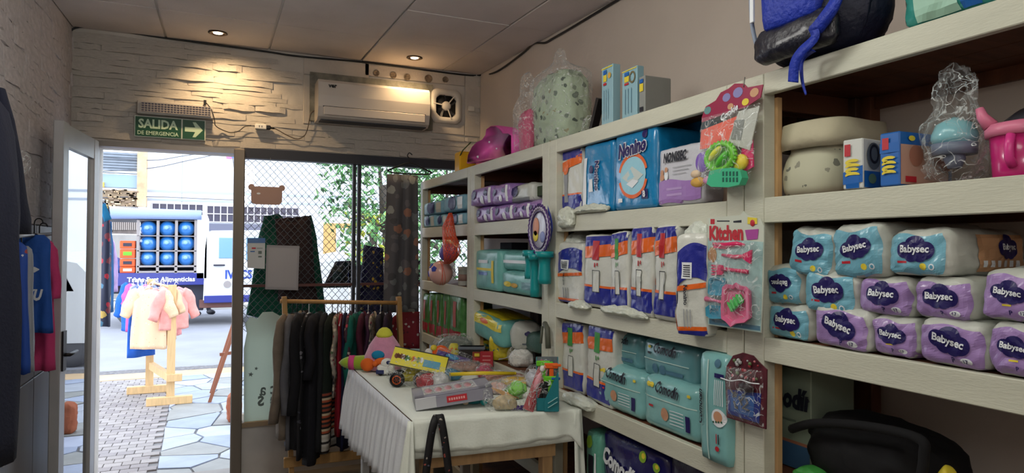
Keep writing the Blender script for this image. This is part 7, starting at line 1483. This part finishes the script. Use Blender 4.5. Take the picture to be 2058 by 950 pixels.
# orange crates
mcr = mat('crate orange', (232, 92, 44), .5)
for k, (t_, b) in enumerate(((483, 500), (500, 519), (520, 536), (536, 549))):
    a, c = at(240, t_, YT), at(271, b-.5, YT); t = thing('orange_crate', ('top', 'second', 'third', 'bottom')[k]+' orange crate in the stack on the truck bed', 'crate', ((a.x+c.x)/2, YT+.3, c.z), 0, 'orange crates on the truck'); W_, H_ = c.x-a.x, a.z-c.z
    p = MB(); p.b2((-W_/2, -.25, 0), (W_/2, .2, H_*.97), mcr, bev=.01); part(t, 'shell', p); p = MB(); p.b2((-W_*.28, -.262, H_*.3), (W_*.28, -.25, H_*.7), (m_tdark, m_txt, m_tdark, m_txt)[k] if k != 1 else m_lime); part(t, 'hand_slot', p)
a = at(215, 549, YT); p = MB(); 
for k in range(2): p.lathe([(.16, -.4), (.17, -.05), (.1, 0), (.001, .01)], mbt, 18, T=Matrix.Translation((at(208+16*k, 535, YT).x, YT+.2, at(208, 535, YT).z)) @ Matrix.Rotation(PI/2, 4, 'X'))
tag(p.build('water_bottle'), 'blue water bottles lying low at the left of the orange crates', 'bottle')
# cab
def prof_cab():
    pts = [(408, 603), (410, 560), (412, 500), (416, 473), (425, 463), (560, 462), (600, 480), (625, 530), (640, 545), (645, 603)]
    return [((at(a, b, YT)-to).x, (at(a, b, YT)-to).z) for a, b in pts]
p = MB(); p.prism(prof_cab(), 0, -1.9, m_twh, axes((0, 0, 0), (1, 0, 0), ez=(0, -1, 0))); cab = part(tk, 'cab', p)
tb_(440, 477, 476, 519, mat('cab window', (120, 160, 196), .1, coat=.6), 'cab_window', -.015, .02, cab); tb_(495, 477, 560, 522, mat('cab window', (120, 160, 196)), 'cab_window', -.015, .02, cab)
tb_(429, 531, 452, 534, m_tdark, 'door_handle', -.06, 0, cab, .004); tb_(410, 594, 642, 603, m_tblue, 'side_stripe', -.015, .02, cab); tb_(483, 470, 484.2, 598, m_frame, 'door_seam', -.01, .02, cab, 0)
p = MB(); q = at(480, 551, YT)-to; flat_text(p, 'IVECS', axes((q.x, -.02, q.z), (1, 0, 0), ez=(0, -1, 0)), (at(507, 551, YT)-at(453, 551, YT)).x, mat('logo blue', (40, 70, 160), .5), .03, hscale=1.2); c = at(457, 571, YT)-to; p.prism([(c.x+.07*math.cos(k*PI/8), c.z+.07*math.sin(k*PI/8)) for k in range(16)], .02, .03, m_frame, axes((0, 0, 0), (1, 0, 0), ez=(0, -1, 0))); part(cab, 'lettering', p)
tb_(205, 572, 640, 584, m_tdark, 'chassis', .3, 1.6); tb_(345, 572, 408, 625, m_tdark, 'fuel_tank', .2, .9, label='dark tank behind the cab'); tb_(400, 603, 470, 618, mat('step brown', (110, 76, 70), .7), 'step', .1, .5)
for k, (px, r_) in enumerate(((278, 47), (560, 40))):
    q = at(px, 606, YT+.1); R_ = (at(px+r_, 600, YT)-at(px, 600, YT)).x; R_ = min(R_, q.z+.02); t2 = MB(); T2 = Matrix.Translation((q.x-to.x, .5, R_-.02)) @ Matrix.Rotation(PI/2, 4, 'X'); t2.lathe([(R_*.55, .0), (R_*.6, .44), (R_*.93, .46), (R_, .4), (R_, .06), (R_*.93, 0)], mat('tyre', (92, 92, 96), .85), 36, T=T2); wh = part(tk, 'wheel', t2)
    t2 = MB(); t2.lathe([(R_*.58, .40), (R_*.3, .34), (R_*.22, .44), (.001, .45)], mat('rim', (176, 176, 180), .5), 28, T=T2); part(wh, 'rim', t2)
p = MB(); q = at(278, 606, YT)-to; p.tube([Vector((q.x+.62*math.cos(a), .3, q.z-.02+.62*math.sin(a))) for a in [PI*k/10 for k in range(11)]], .03, m_tdark, 6); part(tk, 'mudguard', p)
# person behind the truck (legs and shoes show under it)
def person(loc, rz):
    t = thing('person', 'person standing behind the truck, only dark trousers and shoes visible below it', 'person', loc, rz)
    V = [(0, 0, .95), (0, 0, 1.15), (0, 0, 1.42), (0, -.01, 1.52), (0, -.02, 1.62), (0, -.02, 1.74), (.10, 0, .9), (.13, .0, .5), (.14, .02, .09), (.14, -.14, .04), (-.10, 0, .9), (-.15, .0, .5), (-.2, .02, .09), (-.2, -.14, .04), (.19, 0, 1.42), (.25, .02, 1.15), (.26, -.04, .9), (-.19, 0, 1.42), (-.25, .02, 1.15), (-.26, -.04, .9)]
    E = [(0, 1), (1, 2), (2, 3), (3, 4), (4, 5), (0, 6), (6, 7), (7, 8), (8, 9), (0, 10), (10, 11), (11, 12), (12, 13), (2, 14), (14, 15), (15, 16), (2, 17), (17, 18), (18, 19)]
    rad = [.15, .14, .15, .055, .09, .075, .095, .07, .05, .045, .095, .07, .05, .045, .06, .045, .035, .06, .045, .035]
    me = bpy.data.meshes.new('body'); me.from_pydata(V, E, []); o = bpy.data.objects.new('body', me); S.collection.objects.link(o); o.parent = t
    md = o.modifiers.new('k', 'SKIN'); 
    for i, r_ in enumerate(rad): me.skin_vertices[0].data[i].radius = (r_, r_)
    me.skin_vertices[0].data[0].use_root = True; o.modifiers.new('u', 'SUBSURF').levels = 1; me.materials.append(mat('dark trousers', (46, 46, 60), .8))
    for s, y in ((.14, -.07), (-.2, -.07)): p = MB(); p.ball((s, y, .05), (.055, .15, .06), mat('shoe black', (40, 40, 50), .5), 12); part(t, 'shoe', p)
    return t
q = at(408, 628, 16.2); person((q.x, 16.4, -.02), .6)
# white parked car at the near kerb (seen mirrored in the door glass)
cr_ = thing('car', 'white parked car with red tail light, seen through the window and mirrored in the door', 'car', (2.6, 10.35, 0)); m_car = mat('car white', (218, 220, 222), .25, coat=.6)
pf = [(-2.0, .28), (-2.05, .55), (-1.98, .84), (-1.7, .93), (-1.35, 1.32), (-.9, 1.42), (.2, 1.42), (.75, 1.05), (1.5, .92), (1.95, .75), (2.0, .3)]
p = MB(); L = []
for y, s, sz in ((-.80, .97, .96), (-.70, 1, 1), (.70, 1, 1), (.80, .97, .96)): L.append([(x*s, y, .28+(z-.28)*sz) for x, z in pf])
loft(p, L, m_car, smooth=False); part(cr_, 'body', p)
p = MB(); gp = [(-1.28, .93), (-1.1, 1.3), (-.2, 1.34), (.18, 1.33), (.62, 1.0), (.55, .93)]; p.prism(gp, .775, .80, mat('car glass', (60, 72, 84), .1, coat=.6), axes((0, 0, 0), (1, 0, 0), ez=(0, -1, 0))); part(cr_, 'side_window', p)
p = MB(); p.b2((-2.07, -.795, .55), (-1.85, -.55, .82), mat('tail red', (190, 30, 36), .25, coat=.5), bev=.02); part(cr_, 'tail_light', p)
for x in (-1.25, 1.25):
    for y in (-.8, .62): p = MB(); p.lathe([(.18, 0), (.3, .01), (.31, .17), (.18, .18)], mat('tyre', (92, 92, 96)), 24, T=Matrix.Translation((x, y+.19, .29)) @ Matrix.Rotation(PI/2, 4, 'X')); p.lathe([(.18, .16), (.001, .17)], mat('rim', (176, 176, 180)), 16, T=Matrix.Translation((x, y+.19, .29)) @ Matrix.Rotation(PI/2, 4, 'X')); part(cr_, 'wheel', p)
# ------------------------------------------------------------------ outdoor rack with baby clothes
m_rw = mat('rack pine', (214, 178, 128), .6, var=.1, stretch=(6, 6, 1)); a = Z0 = None
F1 = P(342, 812, z=0); F2 = P(300, 789, z=0); rk = thing('display_rack', 'pale wooden rack of baby clothes standing on the pavement', 'clothes rack', ((F1.x+F2.x)/2, (F1.y+F2.y)/2, 0)); ro = Vector(rk.location); HT = P(347, 572, y=F1.y).z
T1 = Vector((P(347, 572, y=F1.y).x, F1.y, HT)); T2_ = Vector((P(303, 572, y=F2.y).x, F2.y, HT+.03))
for f, tp in ((F1, T1), (F2, T2_)):
    p = MB(); p.bar(f-ro, tp-ro, .07, .035, m_rw, (0, 1, 0)); part(rk, 'upright', p); p = MB(); p.b2((f.x-ro.x-.20, f.y-ro.y-.03, 0), (f.x-ro.x+.19, f.y-ro.y+.03, .075), m_rw, bev=.004); part(rk, 'foot', p)
p = MB(); p.bar(F1-ro+Vector((0, -.04, .26)), F2-ro+Vector((0, .04, .28)), .05, .07, m_rw); p.b2((F1.x-ro.x-.03, F1.y-ro.y-.05, .22), (F1.x-ro.x+.10, F1.y-ro.y-.01, .29), m_rw, bev=.003); part(rk, 'stretcher', p); p = MB(); p.tube([T1-ro-Vector((0, 0, .03)), T2_-ro-Vector((0, 0, .03))], .014, m_rw, 10); part(rk, 'rail', p)
GB = 'baby clothes on the pavement rack'; dv = (T2_-T1); dz = Vector((0, 0, -.1))
bl = [(.08, -.16, 'peach baby suit nearest on the pavement rack', (232, 196, 160), .27, .40, .14), (.10, .13, 'salmon pink baby top with long sleeves at the right of the rack', (232, 160, 150), .25, .28, .16), (.20, .0, 'cream baby suit behind the peach one', (222, 186, 150), .28, .34, .12),
      (.30, .10, 'rose baby dress on the right of the pavement rack', (226, 150, 150), .25, .34, .1), (.36, -.06, 'blush pink baby top on the pavement rack', (226, 176, 184), .26, .32, .12), (.46, .06, 'tan baby suit in the middle of the pavement rack', (206, 150, 120), .24, .42, .1),
      (.52, -.10, 'grey blue baby top on the pavement rack', (110, 124, 150), .26, .36, .1), (.58, -.12, 'bright blue baby shorts suit hanging lowest', (34, 88, 176), .22, .50, .0), (.64, -.12, 'lilac baby top on the left of the pavement rack', (186, 150, 200), .25, .33, .12),
      (.72, .04, 'navy baby trousers on the pavement rack', (40, 44, 90), .24, .38, 0), (.78, -.13, 'hot pink baby top on the pavement rack', (214, 90, 150), .25, .34, .1), (.86, -.10, 'pale striped baby suit on the left of the rack', (196, 196, 214), .26, .5, .12), (.94, -.14, 'royal blue baby jacket at the far left of the rack', (24, 96, 190), .28, .34, .2)]
vol = mat('volant', (240, 240, 240))
for i, (s, dx, lb, c, w_, h, sl) in enumerate(bl):
    q = T1+dv*s+Vector((dx*.75-.06, 0, -.05)); m = print_mat('baby print %d' % i, c, [tuple(min(255, v+30) for v in c), tuple(max(0, v-30) for v in c), c], 40, .2, .9) if i % 3 == 0 else C(*c)
    w_ *= 1.2; h *= 1.4; sl *= 1.4; t = garment('baby_garment', lb, 'baby clothes', q, math.radians((-22, 40, -36, 38, -40, 44, -46, 35, -54, 40, -50, -58, -52)[i]), GB, w_=w_, h=h, th=.06, m=m, sleeve=sl, sw=.14, seed=i+30, hem=1.05, angle=.42 if sl > .1 else .3, fold=.25, hm=mwh, top=.4)
# brown folding easel at the right of the doorway
m_ea = mat('easel wood', (140, 86, 62), .6); q1, q2 = P(418, 806, z=0), P(430, 812, z=0)
t = thing('easel_sign', 'brown wooden folding stand leaning out at the right of the doorway', 'stand', (q1.x, q1.y, 0)); o_ = Vector(t.location)
a, b = P(424, 790, z=0.02), P(468, 652, y=P(424, 790, z=0).y); p = MB(); p.bar(a-o_, b-o_, .03, .03, m_ea, (0, 1, 0)); part(t, 'leg', p); a, b = P(421, 808, z=.0), P(475, 650, y=P(421, 808, z=0).y+.0); p = MB(); p.bar(a-o_, b-o_, .03, .03, m_ea, (0, 1, 0)); part(t, 'leg', p)
a = P(446, 712, y=q1.y); p = MB(); p.bar(a-o_+Vector((-.02, 0, 0)), a-o_+Vector((.1, .02, .01)), .02, .03, m_ea); part(t, 'brace', p)
lump_ = softbox(.10, .12, .24, mat('rust cloth', (150, 84, 56), .85, bump=.4), seed=91, wr=.012, r=.03, n=10); q = P(466, 862, z=0); tag(lump_.build('cloth_bundle', loc=(q.x+.02, q.y+.25, 0)), 'rust brown bundle on the slates beside the door post', 'bundle')
# clothes hanging outside on the left, by the open door
GO = 'clothes hanging outside by the door'; yo = 5.25
for (px, t_, b, w_, m, lb, rz) in ((203, 405, 664, .20, print_mat('folk print', (38, 44, 70), [(180, 40, 60), (70, 120, 150), (200, 170, 90), (38, 44, 70), (120, 50, 60)], 17, .42), 'multicoloured patterned garment hanging outside at the left of the doorway', -.9), (214, 440, 640, .12, C(34, 90, 140), 'blue garment hanging behind the patterned one outside', -1.0), (222, 480, 600, .10, C(190, 160, 206), 'small lilac garment hanging outside beside the blue one', -1.1)):
    q = P(px, t_, y=yo); h = q.z-P(px, b, y=yo).z; t = garment('outdoor_garment', lb, 'garment', q, rz, GO, w_=w_, h=h, th=.05, m=m, sleeve=0, seed=px, hem=1.0, fold=.3); yo += .12
flatcloth('blue_scarf', 'small blue cloth hanging from a cord outside above the patterned garment', 'cloth', [(200, 412), (212, 408), (224, 440), (210, 446)], 5.15, C(40, 130, 180), .015, 5, .004)
c = MB(); c.tube(smooth_path([P(196, 350, y=5.2), P(200, 390, y=5.18), P(206, 412, y=5.15)]), .003, m_black, 5); c.tube([P(195, 300, y=5.2), P(196, 350, y=5.2)], .003, m_black, 5); tag(c.build('cord'), 'thin cord holding the blue cloth outside the door', 'cord')
c = MB(); c.tube([P(199, 402, y=4.9), P(208, 402, y=5.75)], .009, m_alu, 8); tag(c.build('wall_bracket'), 'thin metal bracket outside carrying the hanging clothes left of the doorway', 'bracket')
# pale timber stool seen in the door glass
st = thing('wooden_stool', 'pale folding stool on the pavement, mirrored in the door glass', 'stool', (1.15, 6.3, 0))
for a, b in (((-.15, -.12, 0), (.12, -.1, .62)), ((.15, -.12, 0), (-.12, -.1, .62)), ((-.15, .12, 0), (.12, .1, .62)), ((.15, .12, 0), (-.12, .1, .62))): p = MB(); p.bar(a, b, .03, .03, m_rw, (0, 1, 0)); part(st, 'leg', p)
p = MB(); p.b2((-.16, -.16, .61), (.16, .16, .64), m_rw, bev=.004); part(st, 'seat', p)
bpy.context.view_layer.update()
